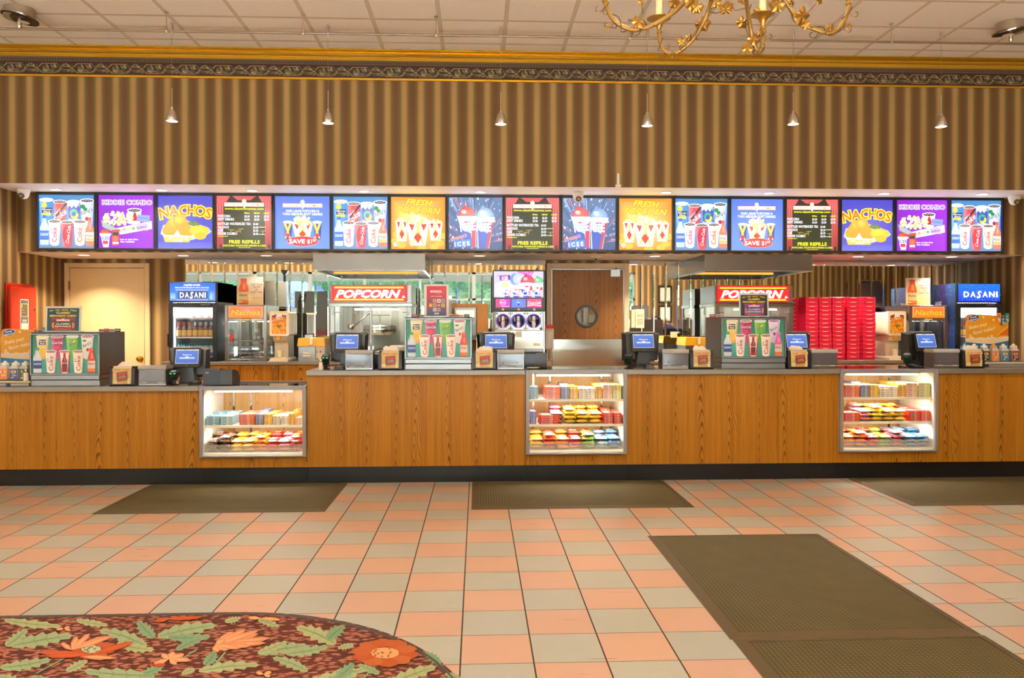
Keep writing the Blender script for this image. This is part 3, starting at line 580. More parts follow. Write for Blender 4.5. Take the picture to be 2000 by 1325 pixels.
def floor_mat():
    n = NT('checker_floor_tiles', .30); T = .3048
    a = n.ma('ADD', n.ma('DIVIDE', n.ma('SUBTRACT', n.x, -.3767), T), 200.0); b = n.ma('ADD', n.ma('DIVIDE', n.ma('SUBTRACT', n.y, 5.7325), T), 200.0)
    par = n.ma('MODULO', n.ma('ADD', n.ma('FLOOR', a), n.ma('FLOOR', b)), 2.0)
    fa = n.ma('ABSOLUTE', n.ma('SUBTRACT', n.ma('FRACT', a), .5)); fb = n.ma('ABSOLUTE', n.ma('SUBTRACT', n.ma('FRACT', b), .5))
    g = n.ma('MAXIMUM', n.ma('GREATER_THAN', fa, .5-.0045/T*.75), n.ma('GREATER_THAN', fb, .5-.0026/T*.75))
    wn = n.t.nodes.new('ShaderNodeTexWhiteNoise'); n.t.links.new(n.vec(n.ma('FLOOR', a), n.ma('FLOOR', b), 0.0), wn.inputs['Vector'])
    c = n.mix(par, (171, 168, 154), (198, 154, 128))
    st = n.noise(n.vec(n.ma('MULTIPLY', n.x, .35), n.ma('MULTIPLY', n.y, 6.0), 0.0), 9, 4)
    c = n.scale(c, n.ma('ADD', .91, n.ma('ADD', n.ma('MULTIPLY', wn.outputs['Value'], .05), n.ma('MULTIPLY', st, .08))))
    c = n.mix(g, c, (62, 40, 18)); n.base(c)
    n.t.links.new(n.ma('ADD', .24, n.ma('ADD', n.ma('MULTIPLY', g, .5), n.ma('MULTIPLY', st, .12))), n.b.inputs['Roughness'])
    n.bump(n.ma('MULTIPLY', g, -1.0), .3, .001); return n.m
def ceil_mat():
    n = NT('ceiling_tile_grid', .85); T = .6088
    a = n.ma('FRACT', n.ma('ADD', n.ma('DIVIDE', n.ma('SUBTRACT', n.x, -4.607), T), 50.0)); b = n.ma('FRACT', n.ma('ADD', n.ma('DIVIDE', n.ma('SUBTRACT', n.y, 7.974), T), 50.0))
    fa = n.ma('ABSOLUTE', n.ma('SUBTRACT', a, .5)); fb = n.ma('ABSOLUTE', n.ma('SUBTRACT', b, .5))
    g = n.ma('MAXIMUM', n.ma('GREATER_THAN', fa, .5-.013/T), n.ma('GREATER_THAN', fb, .5-.013/T))
    e = n.ma('MAXIMUM', n.ma('GREATER_THAN', fa, .5-.018/T), n.ma('GREATER_THAN', fb, .5-.018/T))
    c = n.mix(g, n.mix(e, (246, 240, 232), (196, 184, 160)), (216, 205, 184))
    n.base(n.scale(c, n.ma('ADD', .93, n.ma('MULTIPLY', n.noise(n.co, 60, 3), .12)))); return n.m
def wood_mat(name, cA, cB, cC, W0=.25, K=13.0, fr=66.0, rough=.42, seed=0.0, line=.5):
    """flat-sawn laminate: thin dark cathedral lines over straight vertical grain"""
    n = NT(name, rough); n.b.inputs['Specular IOR Level'].default_value = .22
    u = n.ma('ADD', n.ma('ADD', n.ma('DIVIDE', n.x, W0), 40.0+seed), n.ma('MULTIPLY', n.noise(n.vec(n.ma('MULTIPLY', n.x, 1.1/W0), seed, 0.0), 1.0, 1), .9)); cell = n.ma('FLOOR', u)
    wn = n.t.nodes.new('ShaderNodeTexWhiteNoise'); wn.noise_dimensions = '1D'; n.t.links.new(cell, wn.inputs['W'])
    off = n.ma('MULTIPLY', wn.outputs['Value'], 3.0)
    big = n.noise(n.vec(n.ma('MULTIPLY', n.x, 4.0), 0.0, n.ma('MULTIPLY', n.z, 2.2)), 1.0, 2); fine = n.noise(n.vec(n.ma('MULTIPLY', n.x, 30.0), 0.0, n.ma('MULTIPLY', n.z, 7.0)), 1.0, 3)
    ux = n.ma('ADD', n.ma('MULTIPLY', n.ma('SUBTRACT', n.ma('FRACT', u), n.ma('ADD', .36, n.ma('MULTIPLY', wn.outputs['Value'], .28))), W0), n.ma('MULTIPLY', n.ma('SUBTRACT', big, .5), .10))
    arc = n.ma('SQRT', n.ma('ADD', n.ma('MULTIPLY', ux, ux), .00035))
    g = n.ma('ADD', n.ma('MULTIPLY', arc, K), n.ma('ADD', n.ma('MULTIPLY', n.z, .85), off))
    g = n.ma('ADD', g, n.ma('MULTIPLY', fine, .07))
    w = n.ma('POWER', n.ma('ADD', n.ma('MULTIPLY', n.ma('SINE', n.ma('MULTIPLY', g, fr)), .5), .5), 3.5)
    near = n.ma('MAXIMUM', n.ma('SUBTRACT', 1.0, n.ma('MULTIPLY', n.ma('ABSOLUTE', ux), 8.0)), .30)
    pore = n.noise(n.vec(n.ma('MULTIPLY', n.x, 210.0), 0.0, n.ma('MULTIPLY', n.z, 4.0)), 1.0, 2)
    streak = n.noise(n.vec(n.ma('MULTIPLY', n.x, 34.0), 0.0, n.ma('MULTIPLY', n.z, .6)), 1.0, 3)
    f = n.ma('ADD', .56, n.ma('ADD', n.ma('MULTIPLY', n.ma('SUBTRACT', pore, .5), .55), n.ma('MULTIPLY', n.ma('SUBTRACT', streak, .5), .75)))
    f = n.ma('SUBTRACT', f, n.ma('MULTIPLY', n.ma('MULTIPLY', w, near), line))
    c = n.ramp(f, [(.05, cA), (.45, cB), (.85, cC)])
    n.base(c); MATS[name] = n.m; return n.m
OAK = wood_mat('oak_laminate', (112, 66, 8), (174, 112, 26), (196, 138, 44))
OAK_PALE = wood_mat('oak_laminate_case', (158, 112, 62), (196, 152, 96), (214, 176, 122), seed=7.3)
OAK_DOOR = wood_mat('oak_door_veneer', (104, 64, 28), (144, 96, 50), (166, 116, 68), W0=.30, K=11.0, seed=3.4)
def rubber_mat():
    n = NT('rubber_mat', .8); s = .021
    a = n.ma('FRACT', n.ma('DIVIDE', n.ma('ADD', n.x, 20.0), s)); b = n.ma('FRACT', n.ma('DIVIDE', n.ma('ADD', n.y, 20.0), s))
    k = n.ma('MULTIPLY', n.ma('GREATER_THAN', a, .3), n.ma('GREATER_THAN', b, .3))
    c = n.mix(k, (62, 52, 22), (98, 84, 42)); n.base(n.scale(c, n.ma('ADD', .8, n.ma('MULTIPLY', n.noise(n.co, 7, 4), .4)))); n.bump(k, .6, .004); MATS['rubber'] = n.m; return n.m
RUBBER = rubber_mat(); RUBBER_RIM = pm('rubber_rim', (88, 70, 42), .7)
def carpet_ground():
    n = NT('carpet_ground', .95)
    v = n.t.nodes.new('ShaderNodeTexVoronoi'); v.inputs['Scale'].default_value = 34
    mp = n.t.nodes.new('ShaderNodeMapping'); mp.inputs['Rotation'].default_value = (0, 0, .5); mp.inputs['Scale'].default_value = (.75, 1.5, 1)
    n.t.links.new(n.co, mp.inputs[0]); n.t.links.new(mp.outputs[0], v.inputs['Vector'])
    f = n.ma('ADD', v.outputs['Distance'], n.ma('MULTIPLY', n.ma('SUBTRACT', n.noise(n.co, 30, 3), .5), .5))
    n.base(n.ramp(f, [(.0, (168, 106, 84)), (.36, (160, 98, 76)), (.50, (92, 38, 22)), (1, (76, 28, 16))])); return n.m
GOLD = pm('polished_gold_trim', (226, 184, 62), .24, .75, noise=.04); GOLD_DARK = pm('aged_gold', (176, 132, 52), .38, .8, noise=.2, nscale=30)
WHITE = pm('white_paint', (244, 238, 230), .6, noise=.02); CREAM = pm('cream_paint', (226, 200, 152), .45, noise=.02)
STEEL = steel(); STEEL_BR = steel('bright_steel', (.46, .44, .42), .18); STEEL_DK = steel('dull_steel', (.28, .265, .25), .38)
BLACK = pm('black_plastic', (26, 25, 24), .38, noise=.1); DARK = pm('charcoal_plastic', (48, 45, 40), .42, noise=.1); PLINTH = pm('black_vinyl_base', (20, 19, 22), .35, noise=.12)
GLASS = glass('clear_glass'); SMOKE = pm('smoked_acrylic', (112, 108, 118), .14, alpha=.72, coat=.4); CLEAR = glass('clear_plastic', (.93, .94, .95), .14, .05)
LIT = colmat('backlit_print', 1.3); PRINT = colmat('paper_print', 0, .4); GLOW = colmat('sign_print', 1.5); SCREEN = colmat('screen_picture', 1.0); CARPETPRINT = colmat('carpet_print', 0, .95, noise=.22)
HOODM = steel('hood_steel', (.22, .19, .165), .26); FST = steel('dispenser_steel', (.22, .21, .20), .36)
MIRROR = steel('mirror_glass', (.90, .92, .91), .0); MIRROR.node_tree.nodes['Principled BSDF'].inputs['Roughness'].default_value = .0
for l in list(MIRROR.node_tree.links):
    if l.to_socket.name == 'Roughness': MIRROR.node_tree.links.remove(l)
def glow(name, c, s): return pm(name, c, .5, emit=s)
LAMPFACE = glow('lamp_face', (255, 236, 205), 5.0); TUBE = glow('light_tube', (255, 246, 228), 5.0)

# ------------------------------------------------------------------ the setting
YB, YM, YR = 8.26, 8.84, 9.73                  # upper wall, board wall, back wall of the bay
XL, XR, ZS1, ZS2 = -4.95, 6.22, 2.822, 2.182
LX0, LX1, LY0 = -9.6, 12.6, -3.2               # the lobby
m = MB(); m.box(LX0-.2, LX1+.2, LY0-.2, YR+.3, -.1, 0, floor_mat()); m.build('floor', kind='structure')
m = MB(); m.box(LX0-.2, LX1+.2, LY0-.2, YB+.1, CEIL, CEIL+.08, ceil_mat()); m.build('ceiling', kind='structure')
m = MB(); m.box(LX0, LX1, YB, YR+.25, ZS1, CEIL, [WHITE, WHITE, STRIPE, STRIPE, STRIPE_SIDE, STRIPE_SIDE]); m.build('wall_upper', kind='structure')
m = MB(); m.box(XL-.02, XR+.02, YM, YR+.25, ZS2, ZS1-.001, [WHITE, WHITE, STRIPE, STRIPE, STRIPE_SIDE, STRIPE_SIDE]); m.build('wall_middle', kind='structure')
m = MB(); m.box(XL-.2, XR+.2, YR, YR+.2, 0, ZS2-.001, STRIPE); m.build('wall_back', kind='structure')
m = MB(); m.box(LX0, XL, YB, YR+.2, 0, ZS1-.001, [WHITE, WHITE, STRIPE, STRIPE, STRIPE_SIDE, STRIPE_SIDE]); m.build('wall_left', kind='structure')
m = MB(); m.box(XR, LX1, YB, YR+.2, 0, ZS1-.001, [WHITE, WHITE, STRIPE, STRIPE, STRIPE_SIDE, STRIPE_SIDE]); m.build('wall_right', kind='structure')
m = MB(); m.box(LX0-.2, LX0, LY0-.2, YR+.2, 0, CEIL, STRIPE_SIDE); m.build('wall_lobby_west', kind='structure')
m = MB(); m.box(LX1, LX1+.2, LY0-.2, YR+.2, 0, CEIL, STRIPE_SIDE); m.build('wall_lobby_east', kind='structure')
# street side of the lobby: wallpaper above a long row of windows
WX0, WX1, WZ0, WZ1 = -9.3, 4.5, .35, 2.86
m = MB(); m.box(LX0, LX1, LY0-.2, LY0, WZ1, CEIL, STRIPE); m.box(LX0, LX1, LY0-.2, LY0, 0, WZ0, CREAM); m.box(WX1, LX1, LY0-.2, LY0, WZ0, WZ1, STRIPE); m.box(LX0, WX0, LY0-.2, LY0, WZ0, WZ1, STRIPE); m.build('wall_street', kind='structure')
GREYFR = pm('grey_window_frame', (150, 155, 155), .4, .3)
nW = 9
for k in range(nW):
    a, b = WX0+(WX1-WX0)*k/nW, WX0+(WX1-WX0)*(k+1)/nW; m = MB()
    for (p, q, r, t) in ((a, a+.05, WZ0, WZ1), (b-.05, b, WZ0, WZ1), (a, b, WZ0, WZ0+.06), (a, b, WZ1-.06, WZ1), (a, b, 2.06, 2.12)): m.box(p, q, LY0-.15, LY0-.05, r, t, GREYFR)
    w = m.build('window_%d' % (k+1), kind='structure'); g = MB(); g.box(a+.05, b-.05, LY0-.105, LY0-.095, WZ0+.06, WZ1-.06, glass('window_glass', (.93, .97, .96), .05)); g.build('pane', w)
# cornice: stepped gold moulding, papered border, gold strip
z = lambda y: WZ(y, YB)
prof = [(0, z(123)), (-.012, z(123)), (-.022, z(120.5)), (-.03, z(118.5)), (-.03, z(117)), (-.045, z(116)), (-.06, z(113.5)), (-.06, z(112)), (-.05, z(111)), (-.085, z(108.5)), (-.10, z(107)), (-.10, z(105)), (0, CEIL)]
m = MB(); m.prism([(YB+p[0], p[1]) for p in prof], LX0, LX1, GOLD, 'x'); m.build('trim_cornice', kind='structure')
m = MB(); m.prism([(YB, z(161.5)), (YB-.014, z(161)), (YB-.02, z(159)), (YB-.014, z(157)), (YB, z(156.5))], LX0, LX1, GOLD, 'x'); m.build('trim_border', kind='structure')
def frieze():
    L = LX1-LX0; H = z(123)-z(156.8); P = .3445; dw = L/P*100
    a = Art(L, H, dw, 52, colmat('border_paper', 0, .7), eps=.00004); a.clip = False
    a.rect(0, 0, dw, 52, (62, 26, 22)); a.rect(0, 0, dw, 13, (104, 86, 60)); n = int(dw/100)
    tan, lf, dk, hi = (168, 138, 86), (138, 128, 88), (88, 82, 56), (192, 182, 132)
    k0 = a.k
    for i in range(int(dw/8)): a.k = k0; a.poly([(i*8, 4), (i*8+4, 4), (i*8+7, 11), (i*8+3, 11)], (56, 44, 32))
    for i in range(n):
        o = i*100; a.k = k0+1
        hexa = [(2, 34), (16, 19), (60, 19), (72, 34), (60, 47), (16, 47)]; a.poly([(o+p[0], p[1]) for p in hexa], tan)
        inn = [(6, 34), (18, 21), (58, 21), (68, 34), (58, 45), (18, 45)]; a.poly([(o+p[0], p[1]) for p in inn], (58, 30, 24))
        a.ell(o+86, 33, 17, 5.5, tan); a.ell(o+86, 33, 14, 3.8, (62, 30, 24)); 
        for (u, v, rx, ry, r, c) in ((28, 33, 13, 7, .7, dk), (24, 36, 9, 4, .9, lf), (34, 38, 10, 4.5, .35, lf), (26, 41, 9, 3, .2, hi), (33, 28, 8, 2.2, 1.0, hi), (48, 29, 9, 4, .7, lf), (55, 27, 8, 3, 1.0, hi), (50, 38, 9, 4.5, .5, dk), (45, 41, 8, 2.5, .3, lf), (64, 42, 10, 4, -.5, lf), (66, 27, 9, 3.5, .6, dk), (78, 25, 9, 4, -.6, lf), (92, 26, 8, 4, .7, hi), (80, 41, 9, 4, .4, dk), (95, 40, 9, 4.5, -.4, lf), (88, 22, 6, 3, .9, lf), (4, 27, 7, 3, .8, dk), (6, 42, 8, 3.5, -.5, lf)):
            a.ell(o+u, v, rx, ry, c, mixc(c, (40, 30, 22), .45), rot=r, n=9)
    o = a.build('trim_frieze', kind='structure'); o.location = ((LX0+LX1)/2, YB-.004, z(156.8))
frieze()
# mirror strips on the back wall, each bevelled along its long edges
def mirrors(name, px0, px1, zb):
    x0, x1 = WX(px0, YR-.01), WX(px1, YR-.01); P = .1525; n = max(1, round((x1-x0)/P)); P = (x1-x0)/n; m = MB(); bw, t = .013, .0016; yf = YR-.012
    zt = ZS2-.004
    for i in range(n):
        a, b = x0+i*P+.0006, x0+(i+1)*P-.0006
        m.box(a, b, yf+t, YR-.002, zb, zt, MIRROR)
        vs = [(a, yf+t, zb), (a+bw, yf, zb), (b-bw, yf, zb), (b, yf+t, zb), (a, yf+t, zt), (a+bw, yf, zt), (b-bw, yf, zt), (b, yf+t, zt)]
        m.add(vs, [(0, 1, 5, 4), (1, 2, 6, 5), (2, 3, 7, 6)], MIRROR)
    m.build(name, kind='structure')
mirrors('wall_mirror_west', 362, 1066, .98); mirrors('wall_mirror_east', 1228, 1912, .98)
# doors
def door_cream():
    f = MB(); X = lambda p: WX(p, YR-.03); a, b, t = X(126), X(292), WZ(514, YR-.03, 210)
    for (p, q, r, s) in ((a, a+.055, 0, t), (b-.055, b, 0, t), (a+.0555, b-.0555, t-.055, t)): f.box(p, q, YR-.035, YR-.001, r, s, CREAM, .004)
    d = f.build('door_1', kind='structure')
    l = MB(); l.box(a+.06, b-.06, YR-.022, YR-.002, .01, t-.06, pm('cream_door_leaf', (222, 194, 142), .4, noise=.02), .003); l.build('door_leaf', d)
    h = MB(); brass = pm('brass', (200, 160, 60), .22, .95)
    h.lathe([(.034, 0), (.034, -.006), (.012, -.01), (.012, -.035), (.026, -.042), (.032, -.056), (.026, -.07), (0.001, -.074)], (X(274), YR-.022, WZ(701, YR, 274)), brass, 18, 'y'); h.build('door_knob', d)
    for zz in (1.86, 1.05):
        g = MB(); g.cyl(.009, zz-.055, zz+.055, (a+.058, YR-.036, 0), pm('bronze', (120, 96, 56), .35, .8), 10); g.build('hinge', d)
door_cream()
def door_oak():
    Y = YR-.05; X = lambda p: WX(p, Y); a, b, t = X(1067.5), X(1228.5), WZ(514.5, Y, 1148); FR = pm('putty_door_frame', (214, 190, 158), .45, noise=.02)
    f = MB()
    for (p, q, r, s) in ((a, a+.062, 0, t), (b-.062, b, 0, t), (a+.0625, b-.0625, t-.062, t)): f.box(p, q, Y-.012, YR-.001, r, s, FR, .004)
    d = f.build('door_2', kind='structure')
    la, lb, lt = a+.066, b-.068, t-.078; cx, cz, r = X(1146), WZ(618.5, Y, 1146), .134
    l = MB(); q = arc_pts(cx, cz, r-.012, r-.012, 0, 2*PI, 32)[:-1]
    # leaf with a round hole: two halves
    for s in (1, -1):
        arcp = arc_pts(cx, cz, r-.012, r-.012, PI/2, PI/2+PI*s, 18)
        x_ = la if s == 1 else lb
        l.prism([(cx, lt)]+[(x_, lt), (x_, .01), (cx, .01)]+arcp[::-1], YR-.045, YR-.008, OAK_DOOR)
    l.build('door_leaf', d)
    g = MB(); n = 32; ring = []
    vs = [(cx+rr_*math.cos(2*PI*i/n), yy, cz+rr_*math.sin(2*PI*i/n)) for (rr_, yy) in ((r-.024, YR-.03), (r-.022, YR-.058), (r, YR-.058), (r+.006, YR-.044)) for i in range(n)]
    g.add(vs, [(k*n+i, k*n+(i+1) % n, (k+1)*n+(i+1) % n, (k+1)*n+i) for k in range(3) for i in range(n)], BLACK, True); g.build('porthole_rim', d)
    g = MB(); g.cyl(r-.014, YR-.03, YR-.026, (cx, 0, cz), GLASS, 32, 'y'); g.build('porthole_glass', d)
    # what the porthole shows of the store room: a shelf with cartons
    g = MB(); g.box(cx-.3, cx+.3, YR-.0075, YR-.004, cz-.3, cz+.3, pm('store_room_wall', (196, 160, 104), .7)); g.build('porthole_backing', d)
    g = MB(); g.box(cx-.012, cx+.022, YR-.022, YR-.009, cz-.118, cz+.118, pm('grey_post', (110, 105, 100), .5)); g.box(cx-.055, cx-.038, YR-.018, YR-.009, cz-.07, cz+.07, DARK); g.box(cx+.03, cx+.1, YR-.016, YR-.009, cz-.07, cz+.02, pm('carton', (206, 196, 176), .7)); g.box(cx-.1, cx+.1, YR-.02, YR-.009, cz-.092, cz-.08, DARK); g.build('store_room_shelf', d)
    k = MB(); k.box(la+.004, lb-.004, YR-.050, YR-.0455, .12, WZ(663, YR, 1146), steel('kick_steel', (.66, .62, .56), .24), .001)
    for i in range(5): k.cyl(.004, YR-.052, YR-.05, (la+.06+i*.18, 0, WZ(666, YR, 1146)), STEEL_BR, 8, 'y')
    k.build('kick_plate', d)
    k = MB()
    for (p, q, r_, s) in ((la-.012, la+.004, .01, lt+.004), (lb-.004, lb+.012, .01, lt+.004), (la, lb, lt, lt+.012)): k.box(p, q, YR-.049, YR-.01, r_, s, STEEL)
    k.build('edge_channel', d)
    k = MB(); k.box(X(1192), X(1211), YR-.07, YR-.046, WZ(541.5, YR, 1200), WZ(527, YR, 1200), steel('closer_grey', (.42, .41, .42), .35), .004); k.cyl(.008, 0, .02, (X(1203), YR-.058, WZ(527, YR, 1200)), BLACK, 8); k.build('door_closer', d)
door_oak()
# ------------------------------------------------------------------ carpet with its rubber edging
cx, cy, R = -1.2, 2.715, 1.2
edge = arc_pts(cx, cy, R, R, PI/2, 0, 22) + [(0.0, 1.2)]
outl = [(-6.5, 3.915)] + edge + [(-6.5, 1.2)]
root = thing('area_carpet', 'round-cornered floral carpet with brown ground and a dark rubber edge', 'carpet', (0, 0, 0))
m = MB(); m.prism(outl, .001, .010, carpet_ground(), 'z'); m.build('pile', root)
m = MB(); path = [(-6.5, 3.915)]+edge; ins = [(-6.5, 3.88)]+arc_pts(cx, cy, R-.035, R-.035, PI/2, 0, 22)+[(-.035, 1.2)]
n = len(path); vs = [(p[0], p[1], .001) for p in path]+[(p[0]*.5+q[0]*.5, p[1]*.5+q[1]*.5, .015) for p, q in zip(path, ins)]+[(q[0], q[1], .011) for q in ins]
m.add(vs, [(k*n+i, k*n+i+1, (k+1)*n+i+1, (k+1)*n+i) for k in (0, 1) for i in range(n-1)], pm('edge_rubber', (70, 62, 56), .5)); m.build('edging', root)
class FloorArt(MB):
    """motifs woven into the carpet, outlines given where the photograph shows them"""
    def __init__(s): super().__init__(); s.k = 0
    def put(s, pts, c, c2=None):
        s.k += 1; q = [WF(p[0], p[1], .010) for p in pts]; cx, cy = sum(p[0] for p in q)/len(q), sum(p[1] for p in q)/len(q)
        s.add([(p[0], p[1], .0101+s.k*.00001) for p in q], [list(range(len(q)))], CARPETPRINT, cols=[lin(c)])
    def leaf(s, x0, y0, x1, y1, w, c, curl=.2, lob=5):
        w *= 1.4; c = mixc(c, (120, 112, 80), .25)
        dx, dy = x1-x0, y1-y0; L = math.hypot(dx, dy); ux, uy = dx/L, dy/L; nx, ny = -uy, ux
        def at(t, o): return (x0+dx*t+nx*(o*w+curl*L*t*(1-t)), y0+dy*t+ny*(o*w+curl*L*t*(1-t))*.62)
        up, dn = [], []
        for i in range(lob*2+1):
            t = i/(lob*2); e = math.sin(PI*min(1, t*.86+.12))**.75*(1.0 if i % 2 else .58)
            up.append(at(min(1, t+(.05 if i % 2 else 0)), e)); dn.append(at(min(1, t+(.05 if i % 2 else 0)), -e))
        s.put([at(-.02, 0)]+up+[at(1.06, 0)]+dn[::-1], c)
        s.put([at(.02, .05), at(.5, .12), at(.95, .03), at(.95, -.03), at(.5, -.05), at(.02, -.05)], mixc(c, (70, 90, 60), .45))
        for i in range(1, lob): t = i/lob; s.put([at(t-.06, .04), at(t+.03, .62*math.sin(PI*t)), at(t-.02, .04)], mixc(c, (90, 110, 70), .35)); s.put([at(t-.06, -.04), at(t+.03, -.62*math.sin(PI*t)), at(t-.02, -.04)], mixc(c, (90, 110, 70), .35))
    def bloom(s, cx, cy, rx, ry, c, cc, n=9, seed=0, open_=1.0):
        R_ = random.Random(seed); s.put([(cx+rx*.9*math.cos(t*PI/8), cy+ry*.9*math.sin(t*PI/8)) for t in range(16)], mixc(c, (70, 20, 10), .65))
        for i in range(n):
            t = 2*PI*i/n+.2; px, py = cx+rx*.70*math.cos(t), cy+ry*.70*math.sin(t); q = []
            for j in range(10): a = 2*PI*j/10; q.append((px+rx*.27*math.cos(a)*(1+.35*R_.random()), py+ry*.27*math.sin(a)*(1+.35*R_.random())))
            s.put(q, mixc(mixc(c, (110, 40, 10), .3), (255, 220, 180), R_.random()*.15))
        s.put([(cx+rx*.42*math.cos(t*PI/7), cy+ry*.40*math.sin(t*PI/7)) for t in range(14)], cc)
        for i in range(16): u, v = cx+rx*.34*R_.uniform(-1, 1), cy+ry*.3*R_.uniform(-1, 1); s.put([(u-3, v), (u, v-2), (u+3, v), (u, v+2)], mixc(cc, (90, 60, 40), .5))
    def petals(s, bx, by, tips, w, c):
        for (tx, ty) in tips:
            dx, dy = tx-bx, ty-by; L = math.hypot(dx, dy) or 1; nx, ny = -dy/L*w, dx/L*w*.6
            s.put([(bx, by), (bx+dx*.45+nx, by+dy*.45+ny), (bx+dx*.85+nx*.8, by+dy*.85+ny*.8), (tx, ty), (bx+dx*.85-nx*.8, by+dy*.85-ny*.8), (bx+dx*.45-nx, by+dy*.45-ny)], mixc(c, (120, 50, 20), .25)); s.put([(bx, by), (bx+dx*.45+nx*.6, by+dy*.45+ny*.6), (tx, ty), (bx+dx*.45-nx*.6, by+dy*.45-ny*.6)], c)
fa = FloorArt(); G1, G2, G3 = (150, 172, 128), (168, 178, 128), (118, 158, 122)
for (x0, y0, x1, y1, w, c, cu) in ((10, 1212, 118, 1224, 11, G2, .1), (150, 1212, 210, 1222, 9, G2, .1), (12, 1262, 52, 1230, 12, G1, .2), (24, 1262, 140, 1242, 17, G1, -.1), (285, 1262, 195, 1232, 15, G1, .25), (300, 1246, 270, 1214, 13, G3, -.2), (230, 1258, 300, 1270, 12, G2, .2), (310, 1244, 420, 1222, 17, G1, -.15), (330, 1246, 410, 1244, 12, G3, .15), (345, 1270, 400, 1246, 10, G3, -.2), (505, 1277, 600, 1262, 14, G1, -.1), (505, 1276, 560, 1254, 9, G2, .1), (560, 1278, 640, 1264, 13, G1, .15), (655, 1258, 580, 1226, 17, G2, .2), (640, 1250, 672, 1224, 13, G3, -.2), (600, 1312, 534, 1286, 12, G1, .2), (390, 1312, 505, 1300, 13, G2, -.2), (380, 1308, 355, 1318, 8, G2, .1), (400, 1300, 420, 1274, 11, G3, .3), (300, 1322, 165, 1312, 17, G1, -.15), (280, 1318, 320, 1300, 11, G3, .2), (130, 1312, 170, 1292, 10, G2, .1), (2, 1306, 98, 1290, 14, G1, .15), (600, 1335, 720, 1306, 15, G2, .1), (655, 1330, 690, 1298, 13, G3, .15), (760, 1338, 850, 1304, 16, G2, -.1), (740, 1318, 700, 1300, 9, G1, .1), (860, 1300, 830, 1276, 9, G3, .2), (690, 1262, 660, 1268, 8, G2, .1), (440, 1216, 470, 1208, 8, G2, .1), (505, 1212, 545, 1226, 9, G2, -.1), (45, 1345, 0, 1322, 14, G1, .2), (120, 1345, 60, 1325, 12, G3, .2), (900, 1330, 870, 1318, 8, G1, .1)): fa.leaf(x0, y0, x1, y1, w, c, cu)
for (x0, y0, x1, y1) in ((70, 1318, 125, 1288), (440, 1276, 420, 1300), (350, 1292, 385, 1270), (700, 1338, 735, 1300)): fa.put([(x0-2, y0), (x0+2, y0), (x1+2, y1), (x1-2, y1)], G3)
fa.bloom(178, 1270, 46, 20, (190, 78, 28), (172, 178, 140), 8, 1); fa.petals(180, 1280, ((75, 1277), (90, 1284), (245, 1262), (262, 1256)), 9, (192, 84, 34)); fa.petals(140, 1272, ((120, 1258), (150, 1246), (175, 1240), (200, 1246), (220, 1244)), 7, (226, 150, 108)); fa.petals(160, 1284, ((205, 1290), (225, 1288)), 6, (226, 150, 108))
fa.petals(420, 1262, ((425, 1276), (445, 1272), (505, 1240), (530, 1248), (520, 1258), (490, 1264), (470, 1268), (455, 1236), (480, 1232), (505, 1234), (440, 1250)), 9, (226, 152, 108))
fa.petals(330, 1290, ((300, 1300), (316, 1280), (340, 1276), (360, 1280), (372, 1292), (345, 1300)), 8, (228, 156, 112)); fa.petals(300, 1300, ((292, 1302), (312, 1304), (325, 1302)), 5, (180, 70, 30))
fa.bloom(752, 1278, 66, 27, (196, 90, 30), (206, 146, 96), 10, 2); fa.petals(330, 1212, ((302, 1216), (350, 1208), (378, 1210), (395, 1208)), 6, (190, 78, 24)); fa.petals(510, 1210, ((485, 1209), (530, 1212), (548, 1213)), 6, (222, 160, 100)); fa.petals(125, 1230, ((110, 1232), (136, 1227), (138, 1234)), 5, (220, 150, 110)); fa.petals(515, 1320, ((500, 1316), (530, 1315), (528, 1325)), 6, (224, 158, 110)); fa.petals(5, 1282, ((-8, 1280), (12, 1286)), 5, (200, 90, 50))
fa.build('woven_flowers', root)
# mats
def mat(x0, x1, y0, y1, label):
    r = thing('floor_mat', label, 'mat', ((x0+x1)/2, (y0+y1)/2, 0), group='brown rubber floor mats'); w, d = (x1-x0)/2, (y1-y0)/2
    m = MB(); m.box(-w+.045, w-.045, -d+.045, d-.045, .001, .011, RUBBER, .002); m.build('waffle_pad', r)
    m = MB(); o = [(-w, -d), (w, -d), (w, d), (-w, d)]; i_ = [(-w+.05, -d+.05), (w-.05, -d+.05), (w-.05, d-.05), (-w+.05, d-.05)]; vs = [(*p, .001) for p in o]+[(*p, .013) for p in i_]+[(*p, .001) for p in i_]
    m.add(vs, [(k, (k+1) % 4, 4+(k+1) % 4, 4+k) for k in range(4)]+[(4+k, 4+(k+1) % 4, 8+(k+1) % 4, 8+k) for k in range(4)], RUBBER_RIM); m.build('rim', r)
mat(-2.852, -1.141, 6.012, 7.085, 'brown rubber floor mat below the lowest counter and its two-shelf candy case')
mat(-.047, 1.660, 6.033, 7.085, 'brown rubber floor mat before the candy case under the oak door')
mat(3.343, 5.053, 6.0, 7.085, 'brown rubber floor mat running out of view below the last candy case')
mat(1.122, 2.272, 3.4965, 5.235, 'brown rubber floor mat lying crosswise away from the counter, its whole length in view')
mat(1.130, 2.280, 1.75, 3.4955, 'brown rubber floor mat cut by the frame, butted against another mat')
